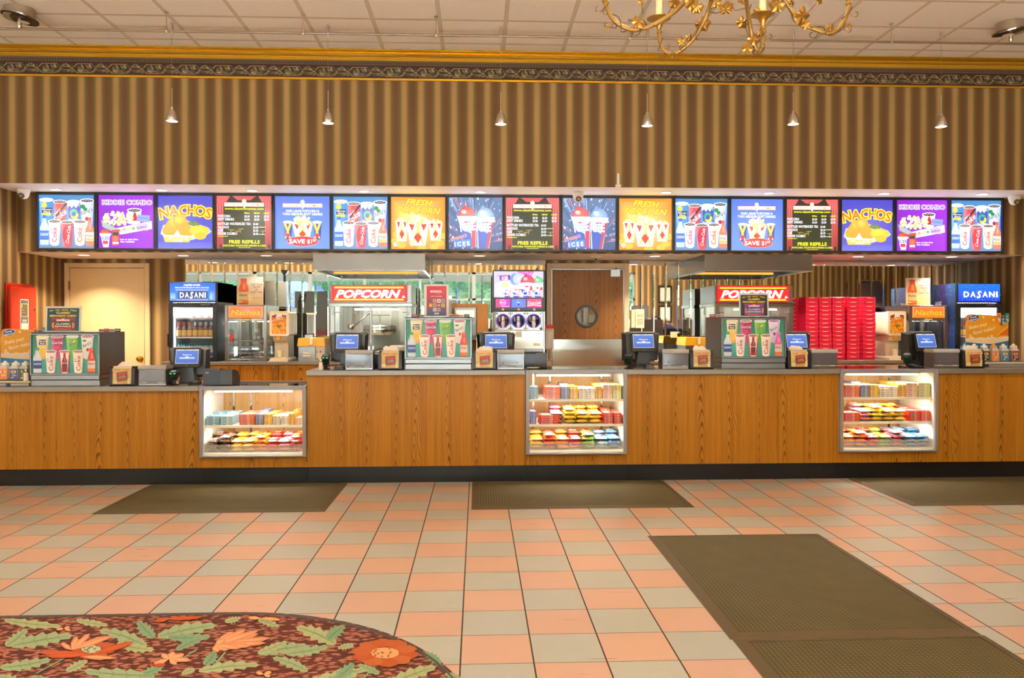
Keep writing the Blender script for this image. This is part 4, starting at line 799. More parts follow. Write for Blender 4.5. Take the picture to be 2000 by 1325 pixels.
# ------------------------------------------------------------------ the long counter: four wooden sections and three candy cases between them
YF, YN, YK, YBK = 7.05, 7.02, 7.105, 7.66      # front panel, nosing, toe base, back edge
ZC, ZL, ZKICK = .998, .866, .152
XA, XB, XC, XD, XE, XG = [WX(p, YF) for p in (391, 598.5, 1026.5, 1223.5, 1638.5, 1829.5)]
CX0, CX1 = -5.15, 6.6
TOP = pm('counter_steel', (140, 130, 120), .42, .35, noise=.05, stretch=(.5, 20, 20))
def counter(x0, x1, zt, label):
    r = thing('service_counter', label, 'counter', ((x0+x1)/2, YF, 0), group='wooden counter sections'); w = (x1-x0)/2; o = (x0+x1)/2
    m = MB(); m.M = Matrix.Translation((-o, -YF, 0))
    m.box(x0, x1, YF, YBK, ZKICK, zt-.045, OAK); p = m.build('front_panel'); p.parent = r
    p.data.transform(Matrix.Translation((o, 0, 0))); p.location = (-o, 0, 0)   # grain runs on from section to section
    m = MB(); m.box(-w, w, YN-YF, YBK-YF+.02, zt-.045, zt, TOP, .004); m.build('countertop', r)
    m = MB(); m.box(-w, w, YK-YF, YBK-YF, 0, ZKICK, PLINTH); m.build('toe_base', r)
    return r
counter(CX0, XA-.001, ZL, 'low wooden counter section with brass-coloured oak grain beside the cream door')
counter(XB+.001, XC-.001, ZC, 'tall oak counter section between the two-shelf case and the case below the oak door')
counter(XD+.001, XE-.001, ZC, 'tall oak counter section below the red stack of boxes and second popcorn sign')
counter(XG+.001, CX1, ZC, 'tall oak counter section running out of view by the flavour bottles')
FRAMEM = pm('case_frame', (150, 146, 150), .5, .3, noise=.03); SHELFM = pm('shelf_white', (240, 234, 220), .4, noise=.02); LINER = pm('case_liner', (244, 238, 222), .5, noise=.02)
def case(x0, x1, zt, zb, shelves, label):
    """x0,x1 outer; zt top; zb bottom of the glazed part; shelves = heights of shelf tops"""
    o = (x0+x1)/2; w = (x1-x0)/2; r = thing('candy_case', label, 'display case', (o, YF, 0), group='lit glass candy cases')
    D = YBK-YF; yn = YN-YF-.004; ft = .030; so = .012
    m = MB(); m.box(-w+.001, w-.001, 0, D, ZKICK, zb-.002, OAK); p = m.build('base_panel', r); p.data.transform(Matrix.Translation((o, 0, 0))); p.location = (-o, 0, 0)
    m = MB(); m.box(-w, w, YK-YF, D, 0, ZKICK, PLINTH); m.build('toe_base', r)
    m = MB()
    for (a, b, c, d) in ((-w, -w+ft, zb, zt), (w-ft, w, zb, zt), (-w+ft, w-ft, zt-.034, zt), (-w+ft, w-ft, zb, zb+.014)): m.box(a, b, yn, yn+.03, c, d, FRAMEM, .002)
    m.box(-w, w, D-.03, D, zt-.03, zt, FRAMEM, .002); m.box(-w, -w+.03, yn+.03, D-.03, zt-.03, zt, FRAMEM); m.box(w-.03, w, yn+.03, D-.03, zt-.03, zt, FRAMEM)
    m.build('frame', r)
    m = MB(); m.box(-w+ft, w-ft, yn+.012, yn+.017, zb+.014, zt-.034, glass('case_glass', (.99, .99, .98), .005)); m.build('front_glass', r)
    m = MB(); m.box(-w+.03, w-.03, yn+.03, D-.03, zt-.008, zt-.001, glass('top_glass', (.98, .98, .97), .30)); m.build('top_glass', r)
    m = MB(); m.box(-w+.002, -w+.014, .005, D-.002, zb, zt-.03, LINER); m.box(w-.014, w-.002, .005, D-.002, zb, zt-.03, LINER); m.box(-w, w, .002, D-.002, zb, zb+.028, LINER); m.build('liner', r)
    m = MB(); m.box(-w+.014, w-.014, D-.02, D-.002, zb+.028, zt-.03, OAK_PALE); bp = m.build('back_panel', r); bp.data.transform(Matrix.Translation((o, 0, 0))); bp.location = (-o, 0, 0)
    for x in (-w+.10, -w+.26, w-.14, w-.05):
        m = MB(); m.box(x, x+.018, D-.026, D-.0195, zb+.03, zt-.04, STEEL_BR); m.build('shelf_track', r)
    for k, z in enumerate(shelves):
        m = MB(); m.box(-w+.016, w-.016, .05, D-.04, z-.022, z, SHELFM, .002); m.build('shelf', r)
    m = MB(); m.box(-w+.08, w-.12, .055, .085, zt-.046, zt-.034, pm('lamp_housing', (235, 232, 225), .4)); h = m.build('case_lamp', r)
    m = MB(); m.cyl(.008, -w+.10, w-.14, (0, .070, zt-.055), TUBE, 10, 'x'); m.build('tube', h)
    lamp('case_light', 'AREA', (0, .075, zt-.066), 5 if len(shelves) > 1 else 4.5, (1, .93, .80), (math.radians(28), 0, 0), r, shape='RECTANGLE', size=2*w-.2, size_y=.02)
    for i, z in enumerate([zb+.03]+list(shelves[:-1])):       # strip lamps below the shelves
        lamp('shelf_light', 'AREA', (0, .10, (sorted(shelves)[i] if shelves else zt)-.026), 5.0, (1, .92, .78), (math.radians(20), 0, 0), r, shape='RECTANGLE', size=2*w-.2, size_y=.015)
    m = MB(); m.box(-w+.022, w-.022, .028, .031, zb+.034, zb+.098, pm('bin_plastic', (238, 236, 230), .25, alpha=.20)); m.build('bin_front', r)
    return r
zz = lambda y, x: WZ(y, YN, x)
C1 = (XA, XB, ZL, zz(893.5, 490), [zz(833.5, 490)]); C2 = (XC, XD, ZC, zz(888, 1125), [zz(831, 1125), zz(782, 1125)]); C3 = (XE, XG, ZC, zz(883, 1735), [zz(826, 1735), zz(778, 1735)])
case(*C1, 'low glass candy case with one shelf, below the drinks cooler'); case(*C2, 'tall glass candy case with two shelves, standing before the oak door'); case(*C3, 'tall glass candy case with two shelves, below the red box stacks')

# ------------------------------------------------------------------ what lies in the cases
def candybox_mesh(w, d, h, c, kind):
    m = MB(); m.box(-w/2, w/2, 0, d, 0, h, pm('box_%02x%02x%02x' % c, c, .4, noise=.04), .0012)
    l2 = mixc(c, (255, 255, 255), .75); dk = mixc(c, (30, 20, 40), .6)
    a = Art(w*.94, h*.8, 100, 20, PRINT); a.rr(8, 3, 70, 17, 4, l2); a.rr(12, 6, 52, 14, 3, dk if kind % 2 else (200, 60, 60)); a.rect(74, 4, 96, 16, mixc(c, (250, 200, 60), .6))
    m.add([(p[0], p[1]-.0006, p[2]+h*.1) for p in a.v], a.f, PRINT, cols=a.c)
    a = Art(w*.92, d*.94, 100, 100, PRINT); R_ = random.Random(kind)
    a.rr(10, 14, 90, 62, 12, l2); a.rr(18, 24, 82, 50, 8, [(200, 50, 60), (70, 80, 160), (60, 140, 70), (120, 50, 30)][kind % 4])
    for i in range(10): a.ell(R_.uniform(12, 88), R_.uniform(66, 94), 7, 6, R_.choice([(235, 80, 60), (250, 200, 60), (90, 160, 90), (240, 240, 235), dk]), n=8)
    m.add([(p[0], p[2]+d*.03, h+.0005+(-p[1])) for p in a.v], a.f, PRINT, cols=a.c)
    return m
def bag_mesh(w, d, h, c, c2, seed):
    """pillow bag lying flat, crimped at both ends"""
    R_ = random.Random(seed); m = MB(); nu, nv = 8, 8; top, bot = [], []
    for j in range(nv+1):
        for i in range(nu+1):
            u, v = i/nu*2-1, j/nv*2-1; e = max(0, 1-abs(u)**3)**.6*max(0, 1-abs(v)**4)**.7; k = 1-.05*abs(v)
            hh = h*.5*e*(1+.22*R_.uniform(-1, 1)) if e > .05 else R_.uniform(0, .002)
            x, y = u*w/2*k*(1-.05*e), v*d/2
            top.append((x, y, h*.5+hh)); bot.append((x, y, h*.5-hh*.92-.0004))
    def col(i, j):
        u, v = (i+.5)/nu*2-1, (j+.5)/nv*2-1
        if abs(v) > .78: return lin(mixc(c, (255, 255, 255), .25))
        if abs(u*.9+.1) < .62 and abs(v) < .38: return lin(c2) if (i+j) % 5 else lin((245, 240, 230))
        return lin(mixc(c, (40, 20, 20), .15*((i*3+j*5) % 3 == 0)))
    F = []; Cc = []
    for j in range(nv):
        for i in range(nu): q = j*(nu+1)+i; F.append((q, q+1, q+nu+2, q+nu+1)); Cc.append([col(i, j)]*4)
    FOIL = colmat('foil_print', 0, .22); m.add(top, F, FOIL, True, Cc); m.add(bot, [f[::-1] for f in F], FOIL, True, Cc)
    return m
SETN = {1: 'one-shelf case', 2: 'oak door case', 3: 'red box case'}
def stacks(ci, zs, cols, x0px, x1px, Y0, where='top shelf'):
    """cols: (width share, colour, colour word, layers, kind, lean)"""
    a, b = WX(x0px, Y0), WX(x1px, Y0); tot = sum(c[0] for c in cols); x = a
    for si, (sh, c, word, n, kind, rows) in enumerate(cols):
        w = (b-a)*sh/tot; h = .0152; d = .17
        if c is not None:
            proto = None
            for row in range(rows):
                nn = n+(1 if row and kind % 2 else 0)
                for k in range(nn):
                    jit = (random.uniform(-.002, .002), random.uniform(-.003, .003)); loc = (x+w/2+jit[0], Y0+.003+row*(d+.008)+jit[1], zs+.001+k*(h+.0008))
                    rz = random.uniform(-.012, .012)
                    if proto is None: o = proto = candybox_mesh(w*.93, d, h, c, kind).build('candy_box')
                    else: o = proto.copy(); COL.objects.link(o)
                    o.location = loc; o.rotation_euler = (0, 0, rz)
                    tag(o, '%s box %s up, %s %s stack, %s of %s' % (word, ORD[k], ORD[si], ('front', 'rear')[row], where, SETN[ci]), 'candy box', 'flat candy boxes in the ' + SETN[ci])
        x += w
def bags(ci, zs, px0, px1, cols, layers, Y0, where, rows=2, w=.115, d=.15):
    a, b = WX(px0, Y0), WX(px1, Y0); n = len(cols)
    for i, (c, c2, word) in enumerate(cols):
        proto = None
        for row in range(rows):
            for k in range(layers+(1 if (row or i % 3 == 1) else 0)):
                wq = (b-a)/n*1.0
                if proto is None: o = proto = bag_mesh(wq*.94, d, .035, c, c2, i*7+ci*31).build('candy_bag')
                else: o = proto.copy(); COL.objects.link(o)
                o.location = (a+(i+.5)*wq+random.uniform(-.002, .002), Y0+.085+row*.17+random.uniform(-.012, .012), zs+.004+k*.0362)
                o.rotation_euler = (random.uniform(-.015, .025), random.uniform(-.02, .02), random.uniform(-.06, .06))
                tag(o, '%s bag %s up, %s %s heap, %s of %s' % (word, ORD[k], ORD[i], ('front', 'rear')[row], where, SETN[ci]), 'candy bag', 'candy bags in the ' + SETN[ci])
CORAL, BLUEG, YELL, SILV, WHI, AMB, CREAMC = (238, 108, 78), (126, 138, 190), (250, 200, 50), (222, 222, 214), (244, 242, 230), (248, 180, 50), (236, 196, 176)
BLU = (120, 180, 215)
YS = YF+.058
stacks(1, C1[4][0], [(2.6, BLU, 'pale blue', 5, 1, 2), (2.3, (150, 196, 214), 'light blue', 5, 3, 2), (1.1, None, '', 0, 0, 0), (3.0, CORAL, 'coral', 6, 0, 2), (1.6, BLUEG, 'grey-blue', 6, 1, 2), (1.6, YELL, 'yellow', 6, 2, 2), (1.5, SILV, 'silver', 5, 0, 2), (1.4, WHI, 'white', 5, 2, 2), (1.2, AMB, 'amber', 6, 3, 2), (1.1, CREAMC, 'pink striped', 4, 0, 1)], 401, 587, YS)
stacks(2, C2[4][1], [(1.4, BLU, 'pale blue', 7, 1, 1), (1.1, None, '', 0, 0, 0), (2.9, CORAL, 'coral', 7, 0, 2), (1.6, BLUEG, 'grey-blue', 7, 1, 2), (1.5, YELL, 'yellow', 7, 2, 2), (1.5, SILV, 'silver', 6, 0, 2), (1.5, WHI, 'white', 6, 2, 2), (1.3, AMB, 'amber', 7, 3, 2), (1.8, CREAMC, 'pink striped', 8, 0, 2), (1.6, (206, 214, 120), 'olive striped', 8, 2, 2)], 1036, 1214, YS)
stacks(3, C3[4][1], [(2.7, CORAL, 'coral', 7, 0, 2), (1.6, BLUEG, 'grey-blue', 7, 1, 2), (1.5, YELL, 'yellow', 7, 2, 2), (1.5, SILV, 'silver', 6, 0, 2), (1.5, WHI, 'white', 6, 2, 2), (1.3, AMB, 'amber', 7, 3, 2), (2.0, CREAMC, 'pink striped', 8, 0, 2), (2.0, (206, 214, 150), 'olive striped', 8, 2, 2)], 1648, 1818, YS)
stacks(2, C2[4][0], [(.9, (110, 120, 205), 'violet-blue', 7, 1, 1), (.3, None, '', 0, 0, 0), (3.2, (222, 44, 36), 'red', 5, 0, 1), (6.4, None, '', 0, 0, 0), (1.5, (214, 50, 44), 'crimson', 6, 3, 2), (1.2, (205, 40, 40), 'deep red', 6, 0, 2)], 1036, 1214, YS, 'lower shelf')
stacks(3, C3[4][0], [(2.6, (222, 44, 36), 'red', 5, 0, 1), (7.2, None, '', 0, 0, 0), (1.7, (214, 50, 44), 'crimson', 6, 3, 2), (1.5, (225, 60, 60), 'rose red', 6, 0, 2)], 1648, 1818, YS, 'lower shelf')
O_, Y_, R_c, P_, G_, B_, D_, W_ = (244, 140, 30), (250, 205, 40), (216, 40, 36), (232, 130, 150), (120, 176, 50), (70, 140, 200), (96, 72, 62), (240, 232, 220)
bags(2, C2[4][0], 1076, 1177, [(P_, (180, 120, 190), 'pink'), (Y_, (90, 140, 200), 'yellow and blue'), ((252, 214, 50), (220, 60, 40), 'yellow and red'), ((248, 210, 60), (235, 150, 60), 'golden yellow')], 3, YS, 'lower shelf')
bags(3, C3[4][0], 1682, 1774, [(P_, W_, 'pale pink'), (Y_, (90, 140, 200), 'yellow and blue'), ((246, 200, 40), (70, 130, 190), 'bright yellow'), ((250, 216, 70), (225, 90, 50), 'yellow and orange')], 3, YS, 'lower shelf')
bags(1, C1[3]+.03, 401, 587, [(D_, W_, 'dark grey'), (D_, (220, 60, 50), 'brown'), (Y_, O_, 'yellow'), ((244, 176, 60), W_, 'amber'), (O_, R_c, 'orange'), (R_c, W_, 'red'), (P_, (120, 150, 200), 'pink'), ((205, 60, 60), Y_, 'red and yellow')], 3, YF+.045, 'floor')
bags(2, C2[3]+.03, 1036, 1214, [(Y_, O_, 'yellow'), ((230, 80, 30), D_, 'orange red'), (O_, W_, 'orange'), (R_c, W_, 'red'), (G_, R_c, 'green'), ((110, 170, 205), R_c, 'light blue'), (B_, W_, 'blue')], 3, YF+.045, 'floor')
bags(3, C3[3]+.03, 1648, 1818, [((240, 130, 40), W_, 'orange'), ((225, 110, 50), D_, 'burnt orange'), (R_c, P_, 'red'), (G_, Y_, 'green'), ((190, 70, 80), B_, 'red and blue'), ((80, 150, 205), W_, 'light blue'), ((40, 110, 180), W_, 'deep blue')], 3, YF+.045, 'floor')
# ------------------------------------------------------------------ things on the long counter
def place(px, Y, z): return (WX(px, Y), Y, z)
def art_part(fn, w, h, dw, dh, mat, name, parent, loc, rx=0.0, *args):
    a = Art(w, h, dw, dh, mat); fn(a, *args); o = a.build(name, parent); o.location = loc; o.rotation_euler = (rx, 0, 0); return o
# soft drink dispensers: picture panel, steel hood and base, tags along the back
def fountain(label, w=.592, h=.462, alt=False):
    r = thing('drink_dispenser', label, 'drink dispenser', group='counter drink dispensers'); d = .50
    m = MB(); m.box(-w/2, w/2, .02, d, .100, h, FST, .004); m.build('cabinet', r)
    m = MB(); m.box(-w/2+.004, w/2-.004, .012, d-.02, 0, .052, FST, .003); m.box(-w/2+.004, w/2-.004, .004, d-.02, .055, .098, FST, .004); m.build('base', r)
    p = MB(); f = .014; z0, z1 = .098, h-.004
    for (a, b, c, e) in ((-w/2, -w/2+f, z0, z1), (w/2-f, w/2, z0, z1), (-w/2+f, w/2-f, z0, z0+f), (-w/2+f, w/2-f, z1-f, z1)): p.box(a, b, 0, .022, c, e, FST, .002)
    fr = p.build('panel_frame', r); art_part(art_fountain, w-2*f, z1-z0-2*f, 740, 425, PRINT, 'drink_picture', fr, (0, .014, z0+f), 0, alt)
    m = MB(); m.box(-w/2-.001, w/2+.001, .016, d, h, h+.006, FST, .002); m.build('lid', r)
    for i, (x, c) in enumerate(((-.24, (200, 40, 40)), (-.175, (236, 230, 225)), (.10, (235, 225, 215)), (.145, (205, 50, 45)), (.19, (240, 238, 232)), (.245, (60, 55, 40)))):
        a = MB(); a.box(x-.026, x+.026, d-.035, d-.028, h+.006, h+.034, pm('tag_%d' % i, c, .4), .002); t = a.build('flavour_tag', r)
        b = Art(.042, .012, 42, 12, PRINT); b.rect(2, 2, 40, 10, (250, 250, 250) if i in (0, 3, 5) else (200, 50, 50)); o = b.build('tag_print', t); o.location = (x, d-.0355, h+.014)
    return r
f1 = fountain('steel drink dispenser on the low counter, with a rewards card sign on its lid'); f1.location = place(126, 7.075, ZL)
def retag(o, lab): o['label'] = lab; return o
f2 = dup(f1, place(856, 7.075, ZC), 0, 'steel drink dispenser before the first popcorn machine, with the red poster on its lid')
f3 = fountain('steel drink dispenser in front of the popcorn machine beside the red boxes', alt=True); f3.location = place(1472.5, 7.075, ZC)
def sign_on(name, label, fn, dw, dh, loc, w, h, tilt=.10, *args, mat=PRINT, cat='sign', frame=True, t=.006):
    r = thing(name, label, cat, loc); m = MB(); m.M = Matrix.Translation((0, 0, .0045)) @ Matrix.Rotation(-tilt, 4, 'X')
    if frame: m.box(-w/2-.004, w/2+.004, .002, .002+t, 0, h+.004, pm('acrylic_edge', (205, 210, 208), .15), .001)
    else: m.box(-w/2, w/2, .002, .002+t, 0, h, pm('card_back', (220, 214, 200), .6))
    m.M = None; m.box(-w/2, w/2, .004, .07, 0, .004, pm('acrylic_foot', (200, 205, 205), .15)); m.build('holder', r)
    a = Art(w, h, dw, dh, mat); fn(a, *args); o = a.build('print', r); o.rotation_euler = (-tilt, 0, 0); o.location = (0, .0015, 0); return r
HF = .462+.0095
sign_on('rewards_sign', 'teal rewards card sign standing on the dispenser of the low counter', art_rewards, 340, 280, place(122.5, 7.16, ZL+HF), .295, .215, .06)
sign_on('rewards_sign', 'black rewards card sign overlapping the lit popcorn sign near the red boxes', art_rewards, 340, 280, place(1473, 7.16, ZC+HF), .265, .205, .06, True)
sign_on('cinema_poster', 'tall red and blue morning poster on the middle drink dispenser', art_morning, 280, 372, place(852.5, 7.2, ZC+HF), .215, .285, .04, cat='poster')
# napkin dispensers
def napkins(label, seed):
    R_ = random.Random(seed); r = thing('napkin_dispenser', label, 'napkin dispenser', group='black napkin dispensers'); w, h, d = .182, .172, .15
    m = MB(); prof = [(0, .012), (.006, .0), (d-.02, .0), (d, .02), (d, h-.03), (d-.02, h-.004), (.03, h-.004), (.012, h-.018), (.004, h*.5)]
    m.prism([(p[0], p[1]) for p in prof], -w/2, w/2, BLACK, 'x'); m.build('body', r)
    for s in (-1, 1):
        c = MB(); c.prism([(p[0]-.004 if p[0] < .05 else p[0], p[1]) for p in prof], s*w/2-.012, s*w/2+.012, BLACK, 'x'); c.build('end_cap', r)
    a = Art(w-.03, h*.80, 250, 180, PRINT); art_napkin(a); mm = MB()
    def bend(p): t = p[2]/(h*.8); return (p[0], p[1]-.012*math.sin(PI*t)+.006, p[2])
    mm.add([bend(p) for p in a.v], a.f, PRINT, cols=a.c); b = mm.build('advert_card', r); b.location = (0, -.012, .020); b.rotation_euler = (-.06, 0, 0)
    m = MB(); m.box(-w/2+.016, w/2-.016, .006, .03, h-.018, h+.002, pm('napkin_lip', (222, 200, 172), .5), .004); m.build('lip', r)
    n = MB(); nap = pm('napkin_paper', (242, 228, 212), .85, noise=.02); nu = 10
    for k in range(3):
        tx = R_.uniform(-.025, .025); hh = .046-k*.008; vs = []
        for j in range(4):
            for i in range(nu+1):
                u = i/nu; x = (u-.5)*(w*.68)*(1-.12*j/3)+tx*j/3; zz_ = h-.006+hh*j/3*(.55+.45*math.sin(PI*min(1, max(0, u*1.15-.05))))+.003*math.sin(9*u+k*2)*j
                vs.append((x, .04+k*.018+.012*j/3+.006*math.sin(7*u+k), zz_))
        n.add(vs, [(j*(nu+1)+i, j*(nu+1)+i+1, (j+1)*(nu+1)+i+1, (j+1)*(nu+1)+i) for j in range(3) for i in range(nu)], nap, True)
    n.build('napkins', r); return r
for sd, (px, z, rz, lab) in enumerate(((238, ZL, .10, 'black napkin dispenser standing on the low counter'), (762, ZC, -.05, 'black napkin dispenser between the ticket till and the middle drink dispenser'), (946, ZC, .02, 'black napkin dispenser standing before the frozen drink machine'), (1371, ZC, -.02, 'black napkin dispenser next to the yellow-lidded warmer'), (1561, ZC, .01, 'black napkin dispenser standing in front of a till near the red boxes'), (1902, ZC, -.02, 'black napkin dispenser before the flavour bottles'))):
    o = napkins(lab, sd); o.location = place(px, 7.055, z); o.rotation_euler = (0, 0, rz)
# lid and straw boxes with a smoked flap
def strawbox(label):
    r = thing('straw_dispenser', label, 'straw dispenser', group='straw dispensers with a smoked flap'); w, h, d = .238, .176, .17
    m = MB(); m.box(-w/2, w/2, .01, d, 0, .018, STEEL, .003); m.box(-w/2, -w/2+.012, .01, d, .018, h-.02, STEEL, .002); m.box(w/2-.012, w/2, .01, d, .018, h-.02, STEEL, .002); m.box(-w/2+.012, w/2-.012, d-.01, d, .018, h-.02, DARK); m.build('case', r)
    m = MB(); m.prism([(0, h-.034), (-.002, h-.022), (.012, h), (d-.02, h), (d, h-.015), (d, h-.034)], -w/2-.002, w/2+.002, pm('grey_acrylic', (176, 172, 172), .18, coat=.4), 'x'); m.build('lid', r)
    m = MB(); m.box(-w/2+.006, w/2-.006, -.002, .005, .034, h-.036, SMOKE, .002); f = m.build('flap', r)
    m = MB(); 
    for x in (-.068, .058): m.lathe([(.005, -.003), (.005, -.009), (.001, -.011)], (x, 0, .062), STEEL_BR, 10, 'y')
    m.build('flap_knob', f)
    m = MB(); m.box(-w/2+.006, w/2-.006, -.004, .014, .018, .032, pm('grey_sill', (150, 146, 140), .3), .003)
    for x in (-.085, .05): m.box(x, x+.045, -.006, .0, .024, .031, pm('sill_lip', (222, 210, 196), .4), .002)
    m.build('sill', r)
    m = MB()
    for i in range(14): x = -w/2+.03+i*.0155; m.tube([(x, .03, .03), (x+.004, .06+.004*(i % 3), h-.05)], .0035, pm('straw_paper', (206, 204, 208), .6), 6)
    m.build('straws', r); return r
s0 = strawbox('straw dispenser on the low counter, next to a till'); s0.location = place(296, 7.10, ZL)
for (px, z, lab, rz) in ((701, ZC, 'straw dispenser in front of the first popcorn machine', .02), (997.5, ZC, 'straw dispenser standing before the frozen drink machine', 0), (1320, ZC, 'straw dispenser below the yellow-lidded warmer and its wall mirror', .02), (1611, ZC, 'straw dispenser in front of the red box stacks', -.02), (1849.5, ZC, 'straw dispenser under the outermost till, at the end of the candy case', -.04)): dup(s0, place(px, 7.085, z), rz*.4, lab)
# tills: customer display on a tilted bezel, big housing of the cashier's screen behind it, stand
def till(label, yaw):
    r = thing('cash_till', label, 'cash register', group='black tills with a blue welcome screen')
    m = MB(); m.prism([(.02, 0), (.24, 0), (.24, .03), (.19, .06), (.17, .25), (.11, .25), (.06, .05)], -.068, .068, DARK, 'x'); m.prism([(-.07, 0), (.07, 0), (.05, .15), (-.05, .15)], .035, .05, DARK); m.build('stand', r)
    m = MB(); ot = [(-.178, .315), (-.12, .333), (.12, .333), (.178, .315), (.165, .08), (.13, .055), (-.13, .055), (-.165, .08)]
    m.prism(ot, .13, .155, DARK); inn = [(p[0]*.92, p[1]*.94+.012) for p in ot]; n = 8
    vs = [(p[0], .13, p[1]) for p in ot]+[(p[0]*.86, .085, p[1]*.86+.03) for p in ot]; m.add(vs, [(i, (i+1) % n, n+(i+1) % n, n+i) for i in range(n)]+[[n+i for i in range(n)]], DARK)
    m.box(-.17, .17, .155, .172, .06, .325, BLACK, .004); m.build('cashier_screen', r)
    d = bpy.data.objects.new('customer_display', None); COL.objects.link(d); d.parent = r; d.location = (0, .012, .152); d.rotation_euler = (-.27, 0, 0)
    m = MB(); m.prism(rrect(-.117, .117, 0, .178, .012), 0, .022, BLACK); m.prism(rrect(-.045, .045, .03, .12, .01), .022, .075, DARK); m.build('bezel', d)
    art_part(art_till, .196, .130, 260, 175, SCREEN, 'screen', d, (0, -.0008, .033)); a = Art(.02, .006, 20, 6, PRINT); a.text('elo', 10, 5, 7, (220, 220, 220), bold=.02); o = a.build('maker_mark', d); o.location = (0, -.0008, .012)
    r.rotation_euler = (0, 0, yaw); return r
TILLS = [(363, 7.26, ZL, .10, 'black till on the low counter before the drinks cooler'), (677, 7.30, ZC, 0, 'black till in front of the first popcorn machine'), (969, 7.30, ZC, 0, 'black till in front of the frozen drink machine'), (1259, 7.28, ZC, .08, 'black till beside the oak door, before the wall telephone'), (1560, 7.32, ZC, .06, 'black till half hidden by napkins, before the red boxes'), (1815, 7.30, ZC, .16, 'black till turned towards the blue and purple cooler side')]
for (px, Y, z, rz, lab) in TILLS: o = till(lab, rz); o.location = place(px, Y, z)
# pin pads
def pinpad(label, loc, rz=0.0, tilt=0.0):
    r = thing('card_terminal', label, 'card terminal', loc, rz, group='small black card terminals')
    m = MB(); m.prism([(0, 0), (.13, 0), (.13, .03), (.02, .018), (0, .012)], -.042, .042, BLACK, 'x'); m.build('body', r)
    a = Art(.06, .10, 60, 100, PRINT); a.rect(6, 5, 54, 34, (150, 150, 165))
    for j in range(4):
        for i in range(3): a.rr(8+i*16, 42+j*13, 20+i*16, 51+j*13, 2, (200, 190, 205) if j < 3 else [(210, 70, 70), (220, 190, 70), (90, 160, 90)][i])
    o = a.build('keypad', r); o.rotation_euler = (-PI/2+.11, 0, 0); o.location = (0, .022, .0205); return r
pinpad('black card terminal lying before the till at the first popcorn machine', place(661, 7.09, ZC), .05); pinpad('black card terminal lying before the till beside the oak door', place(1270, 7.09, ZC), -.08); pinpad('black card terminal lying under the low counter till', place(377, 7.13, ZL), .1)
pinpad('black card terminal lying by the outermost till over the candy case', place(1797, 7.11, ZC), .2)
# hand scanners in cradles, with green lamps
def scanner(label, loc, rz, green=True):
    r = thing('barcode_scanner', label, 'scanner', loc, rz, group='scanners in cradles')
    m = MB(); m.lathe([(.04, 0), (.045, .006), (.02, .014), (.012, .05)], (0, .04, 0), BLACK, 14); m.build('cradle', r)
    m = MB(); m.M = Matrix.Translation((0, .035, .045)) @ Matrix.Rotation(.35, 4, 'X'); m.prism(rrect(-.034, .034, 0, .085, .016), -.018, .028, BLACK); m.box(-.024, .024, -.020, -.017, .012, .058, pm('scanner_window', (12, 40, 30), .08)); h = m.build('head', r)
    if green:
        m = MB(); m.M = Matrix.Translation((0, .035, .045)) @ Matrix.Rotation(.35, 4, 'X')
        for x in (-.024, .008): m.box(x, x+.016, -.021, -.018, .068, .074, glow('green_lamp', (90, 235, 130), 1.6))
        m.build('ready_lamp', h)
    m = MB(); m.tube([(.0, .05, .02), (.03, .08, .035), (.03, .10, .02), (.02, .11, .004)], .003, BLACK, 6); m.build('cable', r); return r
scanner('black scanner with green lamps next to the salt shaker on the tall counter', place(635, 7.16, ZC), .1); scanner('black scanner with green lamps behind the straw dispenser of the low counter', place(337, 7.10, ZL), .1); scanner('black scanner leaning by the oak door at the start of the counter', place(1226, 7.14, ZC), -.5, False); scanner('black scanner leaning over the end of the tall candy case near the outermost till', place(1772, 7.2, ZC), -.6, False)
# receipt printers
def printer(label, loc, rz):
    r = thing('receipt_printer', label, 'printer', loc, rz, group='receipt printers')
    m = MB(); m.prism([(0, 0), (.20, 0), (.20, .10), (.16, .135), (.03, .148), (0, .13)], -.072, .072, BLACK, 'x'); m.build('body', r)
    m = MB(); m.prism([(.002, .004), (.22, .004), (.22, .06), (.17, .118), (.06, .138), (.002, .138)], .0725, .18, DARK, 'x'); m.build('cover', r)
    m = MB(); m.box(-.05, -.02, -.001, .001, .105, .12, pm('printer_badge', (120, 120, 125), .4)); m.build('badge', r); return r
printer('black receipt printer at the end of the low counter over the candy case', place(412, 7.09, ZL), -.02); printer('dark receipt printer half hidden behind the straw dispenser by the frozen drink machine', place(1030, 7.34, ZC), 0); printer('black receipt printer between the straw dispenser and napkins near the first popcorn sign', place(736, 7.34, ZC), 0)
# salt shakers
def shaker(label, loc):
    r = thing('salt_shaker', label, 'shaker', loc); m = MB(); m.lathe([(.021, 0), (.023, .004), (.017, .07), (.017, .072)], (0, 0, 0), pm('shaker_glass', (236, 224, 208), .2, coat=.5), 10, smooth=False); m.build('jar', r)
    m = MB(); m.lathe([(.016, .072), (.019, .076), (.018, .09), (.012, .1), (.001, .102)], (0, 0, 0), STEEL_BR, 14); m.build('cap', r)
shaker('salt shaker with a steel cap at the tall counter corner over the one-shelf case', place(626, 7.10, ZC)); shaker('salt shaker standing before the flavour bottles on the low counter', place(50, 7.095, ZL+.047))
